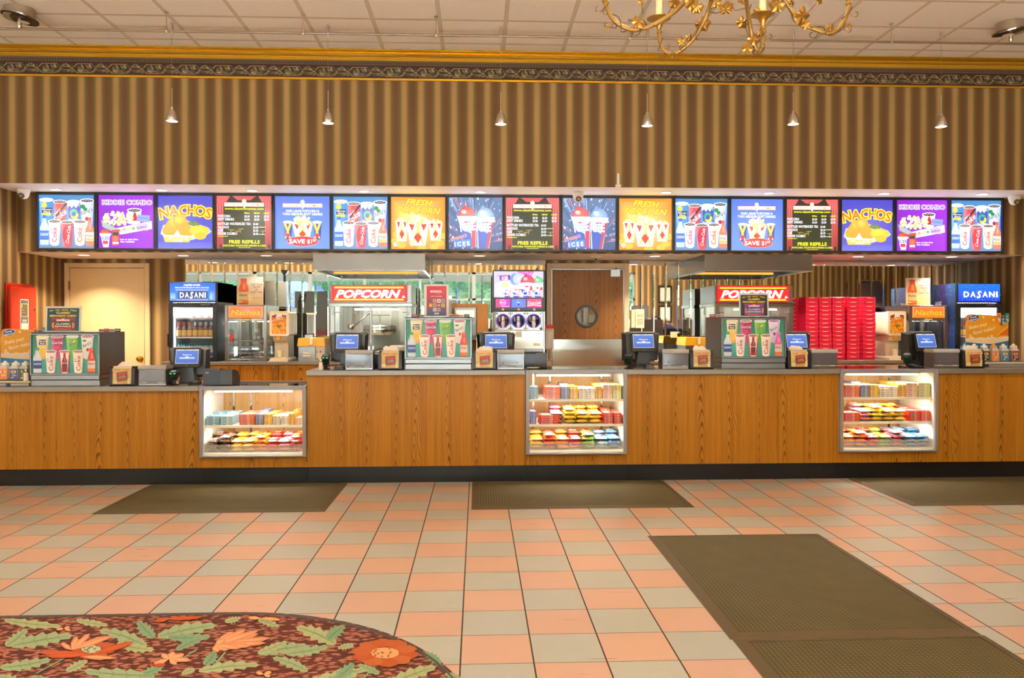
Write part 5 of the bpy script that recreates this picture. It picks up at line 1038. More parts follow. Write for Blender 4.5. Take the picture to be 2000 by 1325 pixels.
# popcorn flavour displays: tray, card, packets; the bottles on them are things of their own
def season(label, loc, flip=1, cy=.20, ox=-.08):
    r = thing('flavour_display', label, 'display stand', loc); w = .42
    m = MB(); m.box(-.30, .30, .0, cy+.06, .026, .046, pm('tray_cream', (214, 198, 168), .45), .006); m.box(-.28, .28, .012, cy+.05, 0, .026, pm('tray_side', (186, 178, 176), .4), .004); m.box(-.11*flip-.02, -.11*flip+.016, .008, .014, .001, .024, pm('tray_badge', (40, 42, 110), .4)); m.build('tray', r)
    m = MB(); m.box(-.28, .28, .02, cy+.02, .046, .052, pm('tray_blue', (50, 60, 90), .4), .002); m.build('bottle_mat', r)
    a = Art(w, .33, 560, 440, PRINT); art_season(a); a.clip = False; a.rect(0, 440, 560, 612, (40, 125, 180)); c = a.build('display_card', r); c.location = (ox, cy, .182)
    m = MB(); m.prism([(-w/2, 0), (w/2, 0), (w/2, .431), (.05, .433), (-.1, .44), (-w/2+.02, .42), (-w/2, .39)], .0015, .005, pm('card_back', (220, 214, 200), .6)); b = m.build('card_backing', r); b.location = (ox, cy, .0525)
    for i, (c1, c2) in enumerate((((232, 140, 60), (120, 60, 110)), ((50, 90, 150), (140, 160, 190)), ((60, 130, 110), (90, 150, 170)))):
        m = MB(); x = w/2-.10+i*.040; m.box(x-.018, x+.018, -.012, -.006, .355+(-.018 if i == 1 else .01), .445+(-.018 if i == 1 else .01), pm('packet_%d' % i, c1, .5)); p = m.build('flavour_packet', r); p.location = (ox, cy, .0525)
        a = Art(.034, .088, 60, 100, PRINT); art_packet(a, c1, c2); o = a.build('packet_print', p); o.location = (x, -.0125, .356+(-.018 if i == 1 else .01))
    return r
def seasonbottle(label, loc, c, lidc=(240, 232, 215), gable=False):
    r = thing('flavour_bottle', label, 'bottle', loc, group='popcorn flavour bottles'); w = .034
    body = pm('shaker_powder_%02x%02x%02x' % c, mixc(c, (235, 225, 205), .62), .4)
    m = MB(); n = 4
    for (z0, w0, z1, w1) in ((0, w*.96, .006, w), (.006, w, .098, w), (.098, w, .128, w*.62)):
        vs = [(sx*w_, .034+sy*w_, zz_) for (zz_, w_) in ((z0, w0), (z1, w1)) for (sx, sy) in ((-1, -1), (1, -1), (1, 1), (-1, 1))]
        m.add(vs, [(i, (i+1) % 4, 4+(i+1) % 4, 4+i) for i in range(4)]+([(3, 2, 1, 0)] if z0 == 0 else []), body if z0 < .09 else pm('frosted_plastic', (206, 200, 196), .25))
    m.build('jar', r)
    m = MB(); m.cyl(w*.92, .126, .146, (0, .034, 0), pm('shaker_lid_%d' % lidc[2], lidc, .4), 18); m.lathe([(.017, .146), (.016, .154), (.006, .163), (.001, .164)], (0, .034, 0), pm('shaker_lid_%d' % lidc[2], lidc, .4), 14); m.build('lid', r)
    a = Art(w*1.8, .088, 60, 88, PRINT); a.rect(0, 0, 60, 88, c); a.ell(30, 26, 22, 17, (246, 240, 225)); a.ell(30, 24, 13, 15, (235, 160, 50), (190, 90, 40)); a.text('Kernel', 30, 40, 10, mixc(c, (20, 20, 40), .5), bold=.02, w=30)
    a.text('SEASON', 34, 57, 11, WHT, bold=.02, w=38); a.rect(22, 60, 50, 64, (230, 225, 220)); a.ell(20, 76, 12, 7, (245, 215, 130), (225, 170, 70)); o = a.build('label_print', r); o.location = (0, -.0006, .006); return r
season('flavour bottle display with an orange card at the end of the tall counter', place(1952, 7.265, ZC), 1, .20, WX(1928, 7.465)-WX(1952, 7.265)); season('flavour bottle display with an orange card, partly out of view on the low counter', place(-11, 7.09, ZL), -1, .50, WX(47, 7.59)-WX(-11, 7.09))
for i, (px, c, l) in enumerate(((1907, (45, 85, 150), 'blue label, partly behind napkins'), (1926.5, (45, 72, 45), 'dark green label'), (1945, (238, 130, 40), 'orange label and orange lid'), (1964, (35, 130, 165), 'turquoise label'), (1984, (125, 45, 35), 'brown label, nearest the side wall'))): seasonbottle('flavour bottle with %s' % l, place(px, 7.30, ZC+.053), c, (240, 170, 60) if i == 2 else (240, 232, 215))
for i, (px, c, l) in enumerate(((5, (240, 130, 45), 'orange label on the low counter, cut by the frame'), (26, (40, 60, 130), 'navy label on the low counter'), (45.5, (50, 90, 50), 'moss green label behind the salt shaker'))): seasonbottle('flavour bottle with %s' % l, place(px, 7.16, ZL+.053), c)
# a steel dish on the middle case
m = MB(); m.lathe([(.001, .004), (.05, .004), (.075, .012), (.078, .014), (.074, .016), (.05, .008), (.001, .008)], (0, 0, 0), pm('pale_dish', (224, 206, 160), .3), 22); o = m.build('serving_dish'); o.location = (WX(1042, 7.12), 7.15, ZC+.0005); o.scale = (.8, .8, 1); tag(o, 'small pale dish on the glass of the case before the oak door', 'dish')
# ------------------------------------------------------------------ the counter along the back wall and what stands on it
ZB, YBC = .985, 8.95
def backcounter(x0, x1, label, nd, handles):
    r = thing('back_counter', label, 'counter', ((x0+x1)/2, YBC, 0), group='counters along the back wall'); o = (x0+x1)/2; w = (x1-x0)/2
    m = MB(); m.box(x0, x1, YBC+.03, YR-.02, .1, ZB-.036, OAK); p = m.build('cabinet'); p.parent = r; p.location = (-o, -YBC, 0)
    m = MB(); m.box(-w, w, 0, YR-.016-YBC, ZB-.036, ZB, TOP, .003); m.build('worktop', r)
    m = MB(); m.box(-w, w, .08, .6, 0, .1, PLINTH); m.build('toe_base', r)
    for k in range(nd):
        a, b = -w+2*w*k/nd+.004, -w+2*w*(k+1)/nd-.004
        m = MB(); m.box(a+o, b+o, YBC+.012, YBC+.029, .12, ZB-.042, OAK, .002); d = m.build('cabinet_door'); d.parent = r; d.location = (-o, -YBC, 0)
        if k in handles:
            hx = (b-.05 if k % 2 == 0 else a+.05); zt = ZB-.115
            h = MB(); h.tube([(hx, .012, zt), (hx, -.018, zt-.008), (hx, -.02, zt-.045), (hx, -.018, zt-.082), (hx, .012, zt-.09)], .006, STEEL_BR, 8); h.build('handle', d).location = (o, YBC, 0)
            h = MB(); h.lathe([(.013, .012), (.013, .004), (.008, .002)], (hx, 0, ZB-.075), STEEL_BR, 12, 'y'); h.build('lock', d).location = (o, YBC, 0)
    return r
backcounter(WX(316, YBC), WX(1062, YBC), 'back counter with oak doors below the drinks cooler and nacho warmer', 10, range(10))
backcounter(WX(1240, YBC), XR-.02, 'back counter beyond the oak door, carrying the red boxes', 7, ())
def at(px, Y=8.98, z=ZB): return (WX(px, Y), Y, z)
def hz(y, Y=8.98, x=1000): return WZ(y, Y, x)-ZB          # height above the back counter
# drinks coolers
def cooler(label, front, sidefn, flip, body):
    w, h, d = .525, hz(551, 8.98, 376), .60; r = thing('drinks_cooler', label, 'drinks cooler')
    hd = h-hz(590, 8.98, 376); t = .028
    m = MB(); m.box(-w/2, -w/2+t, .03, d, 0, h, body); m.box(w/2-t, w/2, .03, d, 0, h, body); m.box(-w/2+t, w/2-t, d-t, d, 0, h, body); m.box(-w/2+t, w/2-t, .03, d-t, 0, .03, body); m.box(-w/2, w/2, .03, d, h-hd, h, body)
    li = pm('cooler_liner', (232, 236, 238), .4, noise=.01); m.box(-w/2+t, -w/2+t+.004, .04, d-t, .03, h-hd, li); m.box(w/2-t-.004, w/2-t, .04, d-t, .03, h-hd, li); m.box(-w/2+t, w/2-t, d-t-.004, d-t, .03, h-hd, li); m.box(-w/2+t, w/2-t, .04, d-t, h-hd-.004, h-hd, li); m.build('body', r)
    m = MB(); m.box(-w/2, w/2, 0, .029, h-hd, h, BLACK, .004); sb = m.build('sign_box', r)
    art_part(front, w-.03, hd-.02, 510, 220, GLOW, 'sign_face', sb, (0, -.0008, h-hd+.012))
    dh = h-hd-.012; fw = .045; m = MB()
    for (a, b, c, e) in ((-w/2, -w/2+fw, .012, dh), (w/2-fw, w/2, .012, dh), (-w/2+fw, w/2-fw, .012, .05), (-w/2+fw, w/2-fw, dh-.05, dh)): m.box(a, b, -.004, .028, c, e, BLACK, .003)
    dr = m.build('door', r); m = MB(); m.box(-w/2+fw, w/2-fw, .004, .009, .05, dh-.05, glass('cooler_glass', (.98, .99, 1), .04)); m.build('door_glass', dr)
    m = MB(); m.box((-w/2-.012)*flip if flip > 0 else w/2-.004, (-w/2+.004) if flip > 0 else w/2+.012, -.016, .02, .17, .31, BLACK, .004); m.build('door_handle', dr)
    a = Art(.10, .016, 100, 16, PRINT); a.text('BEVERAGE-AIR', 50, 13, 13, (200, 180, 170), bold=.01, w=96); o = a.build('maker_mark', dr); o.location = (.14, -.0048, dh-.026)
    for k, z in enumerate((hz(659, 8.98, 376), hz(621.5, 8.98, 376))):
        m = MB(); m.box(-w/2+t+.004, w/2-t-.004, .05, d-t-.01, z-.008, z, pm('wire_shelf', (240, 242, 242), .35), .002); m.box(-w/2+t+.004, w/2-t-.004, .044, .05, z-.012, z+.006, pm('wire_shelf', (240, 242, 242), .35)); m.build('shelf', r)
    m = MB(); 
    for k in range(14): x = -w/2+.08+k*.027; m.add([(x, .05, h-hd-.006), (x+.014, .05, h-hd-.006), (x+.008, .05, h-hd-.020), (x-.006, .05, h-hd-.020)], [(0, 1, 2, 3)], BLACK)
    m.build('air_grille', r)
    m = MB(); m.cyl(.009, .06, dh-.06, ((-w/2+t+.02), .05, 0), glow('cooler_tube', (235, 240, 255), 6.0), 10); m.build('cooler_tube', r)
    lamp('cooler_light', 'AREA', (0, .06, h-hd-.03), 7, (.92, .96, 1), (math.radians(35), 0, 0), r, shape='RECTANGLE', size=w-.12, size_y=.03)
    if sidefn: sidefn(r, w, h, d)
    return r
def swoosh(r, w, h, d):
    a = Art(d-.03, h, 60, 76, PRINT); R_ = random.Random(3); a.rect(0, 0, 60, 76, (58, 38, 120), (70, 30, 110)); a.poly([(0, 0), (16, 0), (12, 30), (8, 76), (0, 76)], (50, 90, 150)); a.poly([(18, 0), (28, 0), (24, 40), (20, 76), (10, 76), (14, 40)], (30, 60, 130)); a.poly([(38, 0), (60, 0), (60, 76), (46, 76), (50, 40)], (36, 74, 140))
    for i in range(150): a.ell(R_.uniform(0, 60), R_.uniform(0, 76), .5, .7, R_.choice([(130, 170, 220), (90, 120, 190), (160, 140, 210)]), n=6)
    a.poly([(20, 18), (34, 17), (33, 24), (19, 25)], (225, 225, 235)); a.poly([(18, 30), (34, 29), (33, 33), (18, 34)], (215, 215, 230)); a.rect(2, 2, 7, 22, (215, 200, 195)); a.poly([(28, 40), (40, 76), (30, 76), (24, 60)], (30, 120, 130))
    o = a.build('side_wrap', r); o.rotation_euler = (0, 0, -PI/2); o.location = (-w/2-.001, .03+(d-.03)/2, 0)
c1 = cooler('black drinks cooler with a blue lit sign and purified water slogan, by the cream door', art_water1, None, 1, BLACK); c1.location = at(376.5)
c2 = cooler('drinks cooler with a purple wrapped side and a blue droplet sign', art_water2, swoosh, 1, pm('cooler_violet', (52, 44, 70), .4)); c2.location = at(1912)
def teabottle(label, loc, cap):
    m = MB(); m.lathe([(.022, 0), (.029, .006), (.029, .085)], (0, 0, 0), pm('tea_brown', (110, 50, 30), .1, coat=.5), 14); m.lathe([(.0292, .012), (.0295, .014), (.0295, .078), (.0292, .08)], (0, 0, 0), pm('tea_label', (238, 200, 130), .5, noise=.25, nscale=60), 14); m.lathe([(.029, .085), (.027, .10), (.014, .125), (.012, .13)], (0, 0, 0), pm('tea_shoulder', (150, 130, 120), .1, coat=.5), 14); m.cyl(.0165, .128, .168, (0, 0, 0), cap, 14)
    o = m.build('tea_bottle'); o.location = loc; return tag(o, label, 'bottle', 'bottles in the drinks coolers')
def waterbottle(label, loc):
    m = MB(); m.lathe([(.024, 0), (.03, .008), (.03, .07), (.027, .075), (.029, .09), (.026, .115), (.012, .145), (.011, .15)], (0, 0, 0), pm('water_plastic', (200, 222, 236), .08, coat=.6), 14); m.lathe([(.0305, .03), (.0305, .072)], (0, 0, 0), pm('water_label', (60, 120, 200), .4), 14); m.cyl(.014, .148, .166, (0, 0, 0), pm('teal_cap', (40, 150, 140), .4), 12)
    o = m.build('water_bottle'); o.location = loc; return tag(o, label, 'bottle', 'bottles in the drinks coolers')
def carton(label, loc):
    m = MB(); c = pm('carton_white', (240, 240, 238), .5, noise=.02); m.box(-.022, .022, -.02, .02, 0, .078, c, .001); m.prism([(-.02, .078), (.02, .078), (0, .092)], -.022, .022, c, 'x')
    a = Art(.042, .08, 42, 80, PRINT); a.rect(0, 6, 42, 34, (235, 235, 190)); a.ell(21, 42, 18, 12, (110, 160, 60)); a.rect(0, 46, 42, 54, (240, 210, 80)); a.rect(4, 56, 38, 74, (190, 50, 60)); m.add([(p[0], p[1]-.0208, p[2]) for p in a.v], a.f, PRINT, cols=a.c)
    o = m.build('juice_carton'); o.location = loc; return tag(o, label, 'carton', 'juice cartons in the drinks coolers')
REDC, WHC = pm('red_cap', (205, 62, 50), .4), pm('pale_cap', (214, 220, 232), .4)
bx, by = c1.location.x, 8.98; s1, s2 = hz(659, 8.98, 376), hz(621.5, 8.98, 376)
for i in range(7): teabottle('tea bottle with a %s cap, %s on the middle shelf of the black cooler' % ('red' if i < 3 else 'pale', ORD[i]), (bx-.180+i*.0585, by+.09, ZB+s1+.001), REDC if i < 3 else WHC)
for i in range(7): waterbottle('water bottle with a teal cap, %s on the bottom of the black cooler' % ORD[i], (bx-.180+i*.0585, by+.09, ZB+.031))
for i in range(7): waterbottle('teal-capped water bottle, %s in the rear row of the black cooler' % ORD[i], (bx-.172+i*.0585, by+.155, ZB+.031))
for i, x in enumerate((-.02, .065, .145)): carton('juice carton, %s on the top shelf of the black cooler' % ORD[i], (bx+x, by+.12, ZB+s2+.001))
bx2 = c2.location.x
for i in range(3): teabottle('tea bottle with a red cap, %s on the middle shelf of the wrapped cooler' % ORD[i], (bx2-.178+i*.0635, by+.09, ZB+s1+.001), REDC)
for i in range(2): waterbottle('water bottle with a teal cap, %s on the bottom of the wrapped cooler' % ORD[i], (bx2-.178+i*.0635, by+.09, ZB+.031))
for i, x in enumerate((-.09, -.02, .07)): carton('juice carton, %s on the top shelf of the wrapped cooler' % ORD[i], (bx2+x, by+.12, ZB+s2+.001))
# popcorn machines
def popper(label):
    w, d, h = .905, .62, hz(556.5, 8.98, 725); r = thing('popcorn_machine', label, 'popcorn machine', group='popcorn machines with a red lit sign')
    z1, z2, z0 = hz(592, 8.98, 725), hz(599, 8.98, 725), hz(689, 8.98, 725); IN = pm('inner_steel', (176, 178, 166), .35, .35)
    m = MB(); m.box(-w/2, w/2, .02, d, z1, h, STEEL, .004); m.box(-w/2-.01, w/2+.01, -.005, d, z2, z1, STEEL_BR, .004); hd = m.build('header', r)
    m = MB(); m.prism(rrect(-.437, .402, z1+.012, h-.002, .01), -.006, .019, pm('sign_case', (210, 20, 20), .4)); sg = m.build('lit_sign', r); a = Art(.827, h-z1-.022, 690, 140, GLOW); art_popsign(a); o = a.build('sign_face', sg); o.location = (-.0175, -.0068, z1+.016)
    m = MB(); m.box(-w/2, w/2, 0, d, 0, z0-.012, STEEL, .004); m.box(-w/2-.006, w/2+.006, -.012, d, z0-.012, z0, STEEL_BR, .003); m.build('base', r)
    m = MB(); ps = .05
    for (a_, b_) in ((-w/2, -w/2+ps), (w/2-ps, w/2)):
        for (c_, d_) in ((0, .04), (d-.03, d)): q = MB(); q.box(a_, b_, c_, d_, z0, z2, STEEL, .003); q.build('corner_post', r)
    m.box(-w/2+ps, w/2-ps, d-.012, d, z0, z2, IN); m.build('rear_panel', r); m = MB(); m.box(-w/2+.12, -w/2+.28, d-.05, d-.013, z0, z2, pm('inner_duct', (200, 196, 186), .4)); m.box(-w/2+.17, -w/2+.215, d-.058, d-.05, z2-.075, z2-.04, WHITE, .002); m.build('duct', r)
    for (a_, b_) in ((-w/2+ps, -.002), (.002, w/2-ps)):
        m = MB(); m.box(a_, b_, .012, .017, z0+.012, z2-.006, GLASS); g = m.build('glass_door', r)
        m = MB(); x = a_ if a_ < -.1 else b_; s = 1 if a_ < -.1 else -1; m.box(min(x, x+s*.045)-.01, max(x, x+s*.045)+.01, -.004, .01, z2-.072, z2-.060, STEEL_DK, .002); m.box(min(x, x-s*.02)-.004, max(x, x-s*.02)+.004, -.006, .01, z2-.095, z2-.06, STEEL_DK, .002); m.build('hinge', g)
    m = MB(); m.box(-.012, .012, -.008, .02, z0-.03, z2+.006, STEEL, .003); m.build('door_post', r)
    for s in (-1, 1): m = MB(); m.box(s*w/2-.003, s*w/2+.003, .04, d-.03, z0, z2, GLASS); m.build('side_glass', r)
    k = MB(); kz = z0+.185; k.lathe([(.06, kz), (.16, kz+.008), (.188, kz+.04), (.19, kz+.11), (.182, kz+.118), (.17, kz+.118), (.165, kz+.12), (.02, kz+.14), (.001, kz+.14)], (.06, d*.5, 0), steel('kettle', (.70, .58, .42), .22), 30); kt = k.build('kettle', r)
    k = MB(); k.lathe([(.192, kz+.05), (.195, kz+.053), (.195, kz+.073), (.192, kz+.076)], (.06, d*.5, 0), STEEL_BR, 30); k.cyl(.01, kz+.12, z2-.002, (.06, d*.5, 0), STEEL_BR, 10); k.tube([(.06-.09, d*.5-.02, z2-.095), (.06+.12, d*.5-.02, z2-.095)], .006, STEEL_BR, 8)
    for x in (.10, .125): k.cyl(.006, d*.5-.196, d*.5-.18, (x, 0, kz+.035), BLACK, 8, 'y')
    k.build('kettle_band', kt)
    k = MB(); k.tube([(-.225, d*.34, kz+.105), (-.06, d*.30, kz+.245)], .009, STEEL_DK, 8); k.tube([(-.075, d*.30, kz+.232), (-.045, d*.295, kz+.26), (-.030, d*.29, kz+.272)], [.012, .024, .016], DARK, 10); k.lathe([(.04, 0), (.04, -.02), (.012, -.03)], (-.25, d*.3, kz+.105), STEEL_BR, 18, 'y'); k.build('kettle_handle', kt)
    k = MB(); k.cyl(.011, -.20, .30, (0, .12, z2-.030), TUBE, 10, 'x'); k.build('cabinet_tube', r)
    lamp('popper_light', 'AREA', (.05, .12, z2-.05), 2.2, (1, .95, .78), (math.radians(25), 0, 0), r, shape='RECTANGLE', size=.6, size_y=.05)
    k = MB(); k.box(-w/2+ps, w/2-ps, .03, d-.013, z0, z0+.004, IN); k.box(.18, .36, .10, .3, z0+.004, z0+.075, pm('popcorn_bag', (232, 226, 222), .7), .02); k.build('deck', r)
    return r
p1 = popper('popcorn machine with a red lit sign between the cheese dispenser and frozen drink machine'); p1.location = at(724.5)
p2 = dup(p1, at(1473.5), 0, 'popcorn machine with a red lit sign beside the red box stacks')
for ch in list(p1.children):
    if ch.type == 'LIGHT': pass
# range hoods above them
def hood(label):
    w, d = 1.225, YR-8.86-.006; zt, zb = ZS2, WZ(526.6, 8.86, 720); r = thing('extractor_hood', label, 'hood', group='steel hoods over the popcorn machines'); t = .012; h = zt-zb
    m = MB(); m.box(-w/2, w/2, 0, t, 0, h, HOODM); m.box(-w/2, -w/2+t, t, d, 0, h, HOODM); m.box(w/2-t, w/2, t, d, 0, h, HOODM); m.box(-w/2+t, w/2-t, d-t, d, 0, h, HOODM); m.box(-w/2+t, w/2-t, t, d-t, h-.03, h-.001, STEEL_DK); m.build('shell', r)
    m = MB(); m.box(-w/2, w/2, -.004, .03, -.012, 0, STEEL, .002); m.box(-w/2, -w/2+.03, .03, d, -.012, 0, STEEL); m.box(w/2-.03, w/2, .03, d, -.012, 0, STEEL); m.build('lip', r)
    m = MB(); BR = steel('brassy_filter', (.62, .46, .16), .35)
    m.box(-w/2+.03, w/2-.03, .03, d-.05, .055, .075, BR)
    for k in range(12): x = -w/2+.07+k*.098; m.box(x, x+.012, .05, d-.06, .048, .055, STEEL_DK)
    m.build('filter', r)
    m = MB(); m.box(-w/2+.08, w/2-.14, d-.06, d-.02, .004, .03, glow('hood_lamp', (255, 196, 70), .95), .004); m.build('lamp_strip', r)
    return r
h1 = hood('steel extractor hood over the popcorn machine beside the cooler'); h1.location = (WX(721.5, 8.86), 8.86, WZ(526.6, 8.86, 720)); h2 = dup(h1, (WX(1481.5, 8.86), 8.86, WZ(526.6, 8.86, 720)), 0, 'steel extractor hood over the popcorn machine by the red boxes')
# nacho warmers
def warmer(label, dim):
    w, h, d = .46, hz(596, 8.98, 480), .55; r = thing('nacho_warmer', label, 'nacho warmer', group='glass nacho warmers'); t = .035; zs = hz(626, 8.98, 480)
    m = MB()
    for s in (-1, 1): m.box(min(s*w/2, s*(w/2-t)), max(s*w/2, s*(w/2-t)), 0, .035, 0, h, STEEL, .003); m.box(min(s*w/2, s*(w/2-.02)), max(s*w/2, s*(w/2-.02)), d-.03, d, 0, h, STEEL); m.box(min(s*w/2, s*(w/2-.006)), max(s*w/2, s*(w/2-.006)), .035, d-.03, zs, h, STEEL)
    m.box(-w/2+t, w/2-t, 0, d, 0, .028, STEEL, .003); m.box(-w/2+t, w/2-t, 0, .03, zs, zs+.02, STEEL, .002); m.box(-w/2, w/2, 0, d, h-.008, h, STEEL_BR, .002); m.build('frame', r)
    m = MB(); m.box(-w/2+t, w/2-t, .004, .03, zs+.022, h-.01, pm('sign_back', (150, 70, 30), .5)); sg = m.build('lit_sign', r); a = Art(w-2*t-.01, h-zs-.04, 390, 140, LIT); art_nachosign(a, dim); o = a.build('sign_face', sg); o.location = (0, .003, zs+.026)
    m = MB(); m.box(-.045, .045, -.003, .002, zs+.001, zs+.016, pm('yellow_sticker', (240, 205, 40), .5)); m.build('sticker', r)
    m = MB(); m.box(-w/2+t, w/2-t, .012, .016, .03, zs, GLASS); g = m.build('front_glass', r)
    m = MB(); m.lathe([(.001, -.004), (.02, -.006), (.024, 0), (.02, .006)], (-w/2+t+.035, .002, .27), pm('red_plastic', (226, 60, 50), .35), 14, 'y'); m.box(-w/2+t+.02, -w/2+t+.05, -.008, .004, .22, .315, pm('red_plastic', (226, 60, 50), .35), .012); m.box(-w/2-.004, -w/2+t+.03, -.012, 0, .262, .28, STEEL_BR, .003); m.build('latch', g)
    for s in (-1, 1): m = MB(); m.box(s*(w/2-.004)-.002, s*(w/2-.004)+.002, .035, d-.03, .028, zs, GLASS); m.build('side_glass', r)
    m = MB(); m.box(-w/2+.02, w/2-.02, d-.012, d-.006, .028, zs, glass('back_glass', (.86, .88, .88), .12)); m.build('back_glass', r)
    for k in range(3):
        z = .088+k*.068; m = MB(); m.tube([(-w/2+.02, .03, z), (w/2-.02, .03, z)], .004, STEEL_BR, 8); m.tube([(-w/2+.02, d-.04, z), (w/2-.02, d-.04, z)], .004, STEEL_BR, 8)
        for j in range(9): x = -w/2+.05+j*.045; m.tube([(x, .03, z), (x, d-.04, z)], .002, STEEL, 6)
        m.build('rack', r)
    m = MB(); R_ = random.Random(2); nu, nv = 14, 5; vs = []
    for j in range(nv+1):
        for i in range(nu+1): u, v = i/nu, j/nv; e = math.sin(PI*u)**.6*math.sin(PI*min(1, v*.9+.05))**.6; vs.append((-.13+.30*u, .06+.2*v, .031+.034*e+R_.uniform(-.005, .005)*(e > .1)))
    m.add(vs, [(j*(nu+1)+i, j*(nu+1)+i+1, (j+1)*(nu+1)+i+1, (j+1)*(nu+1)+i) for j in range(nv) for i in range(nu)], steel('foil', (.74, .70, .66), .25)); m.build('foil_wrap', r)
    m = MB(); m.box(-.05, -.03, -.004, .0, .010, .018, BLACK); m.box(-.015, .02, -.004, 0, .010, .018, BLACK); m.build('vent_slots', r)
    lamp('warmer_light', 'AREA', (0, .06, zs-.01), 2.0, (1, .9, .72), (math.radians(20), 0, 0), r, shape='RECTANGLE', size=.3, size_y=.03)
    return r
w1 = warmer('glass nacho warmer with a pink-tinted sign between the black cooler and cheese dispenser', True); w1.location = at(480)
w2 = warmer('glass nacho warmer with an orange sign behind the outermost till', False); w2.location = at(1813.5)
sign_on('iced_tea_sign', 'iced tea sign on the nacho warmer beside the black cooler', art_tea, 290, 330, (WX(488, 9.15), 9.15, ZB+hz(596, 8.98, 480)+.001), .292, .318, .03, frame=False)
sign_on('iced_tea_sign', 'iced tea sign on the nacho warmer beside the purple wrapped cooler', art_tea, 290, 330, (WX(1793.5, 9.15), 9.15, ZB+hz(596, 8.98, 480)+.001), .292, .318, .03, frame=False)
# cheese dispensers
def cheeser(label, rz):
    r = thing('cheese_dispenser', label, 'cheese dispenser', group='cream cheese sauce dispensers'); h = hz(608, 8.98, 545); IV = pm('ivory_plastic', (236, 220, 188), .35, noise=.02, coat=.2); z1 = hz(657, 8.98, 545)
    m = MB(); o = rrect(-.105, .105, z1, h, .02); m.prism(o, .0, .06, IV); m.prism(rrect(-.108, .108, z1+.004, h-.006, .03), .06, .46, IV)
    for k in range(6): m.box(-.111, .111, .12+k*.05, .135+k*.05, z1+.03, h-.04, IV)
    m.build('hopper', r)
    art_part(art_cheese, .165, h-z1-.045, 175, 260, PRINT, 'label_print', r, (0, -.0008, z1+.022))
    m = MB(); m.prism([(.04, z1-.001), (.02, z1-.02), (.07, z1-.06), (.12, z1-.07), (.12, .03), (.44, .03), (.44, z1-.001)], -.075, .075, IV, 'x'); m.build('column', r)
    m = MB(); m.prism([(-.10, 0), (.10, 0), (.10, .022), (.085, .04), (-.085, .04), (-.10, .022)], -.03, .46, IV); m.box(-.075, .075, -.02, .10, .04, .046, pm('ivory_tray', (222, 206, 176), .4), .002); m.build('base_tray', r)
    m = MB(); m.lathe([(.001, -.012), (.02, -.012), (.026, -.004), (.026, .02)], (-.012, .02, z1-.022), pm('amber_button', (250, 175, 40), .3), 16, 'y'); m.build('push_button', r)
    m = MB(); m.lathe([(.026, .047), (.036, .125), (.034, .125), (.024, .05)], (0, .05, 0), pm('paper_cup', (240, 228, 200), .6), 14); m.build('drip_cup', r)
    r.rotation_euler = (0, 0, rz); return r
ch1 = cheeser('cream cheese sauce dispenser between the pink-signed nacho warmer and a yellow-lidded warmer', .03); ch1.location = at(545); ch2 = cheeser('cream cheese sauce dispenser between the red boxes and nacho warmer', -.03); ch2.location = at(1752)
# steel warmers with a yellow lid
def yellow(label):
    r = thing('food_warmer', label, 'food warmer', group='steel warmers with a yellow lid'); w, h = .29, hz(677, 8.98, 608); h2 = hz(660.5, 8.98, 608); YL = pm('yellow_lid', (252, 188, 40), .3, noise=.05, coat=.3)
    m = MB(); m.box(-w/2, w/2-.10, 0, .40, 0, h, STEEL, .003); m.build('body', r)
    m = MB(); m.box(w/2-.10, w/2, .004, .40, 0, h, pm('panel_cream', (226, 216, 196), .4), .002)
    for (x, z, c) in ((.065, .105, (200, 130, 50)), (.10, .108, (60, 60, 60)), (.065, .03, (50, 50, 55)), (.105, .03, (50, 50, 55))): m.cyl(.008, -.002, .004, (x, 0, z), pm('panel_dot_%d' % c[0], c, .4), 10, 'y')
    m.build('control_panel', r)
    m = MB()
    for z in (.055, .085): m.box(-w/2+.05, -.01, -.003, 0, z, z+.016, pm('pale_vent', (244, 232, 206), .5), .003)
    m.build('vents', r)
    m = MB(); m.prism([(-w/2-.01, h+.002), (w/2+.006, h+.002), (w/2-.002, h2), (-w/2+.004, h2)], -.012, .40, YL); m.build('lid', r)
    m = MB(); m.prism([(-.034, h+.02), (-.012, h+.035), (-.012, h2-.004), (-.02, h2)], -.012, .018, STEEL_BR, 'x'); m.build('lid_handle', r)
    return r
y1 = yellow('steel warmer with a yellow lid next to the first popcorn machine and cheese dispenser'); y1.location = at(608); y2 = dup(y1, at(1364), 0, 'steel warmer with a yellow lid near the wall telephone and framed mirror reflections')
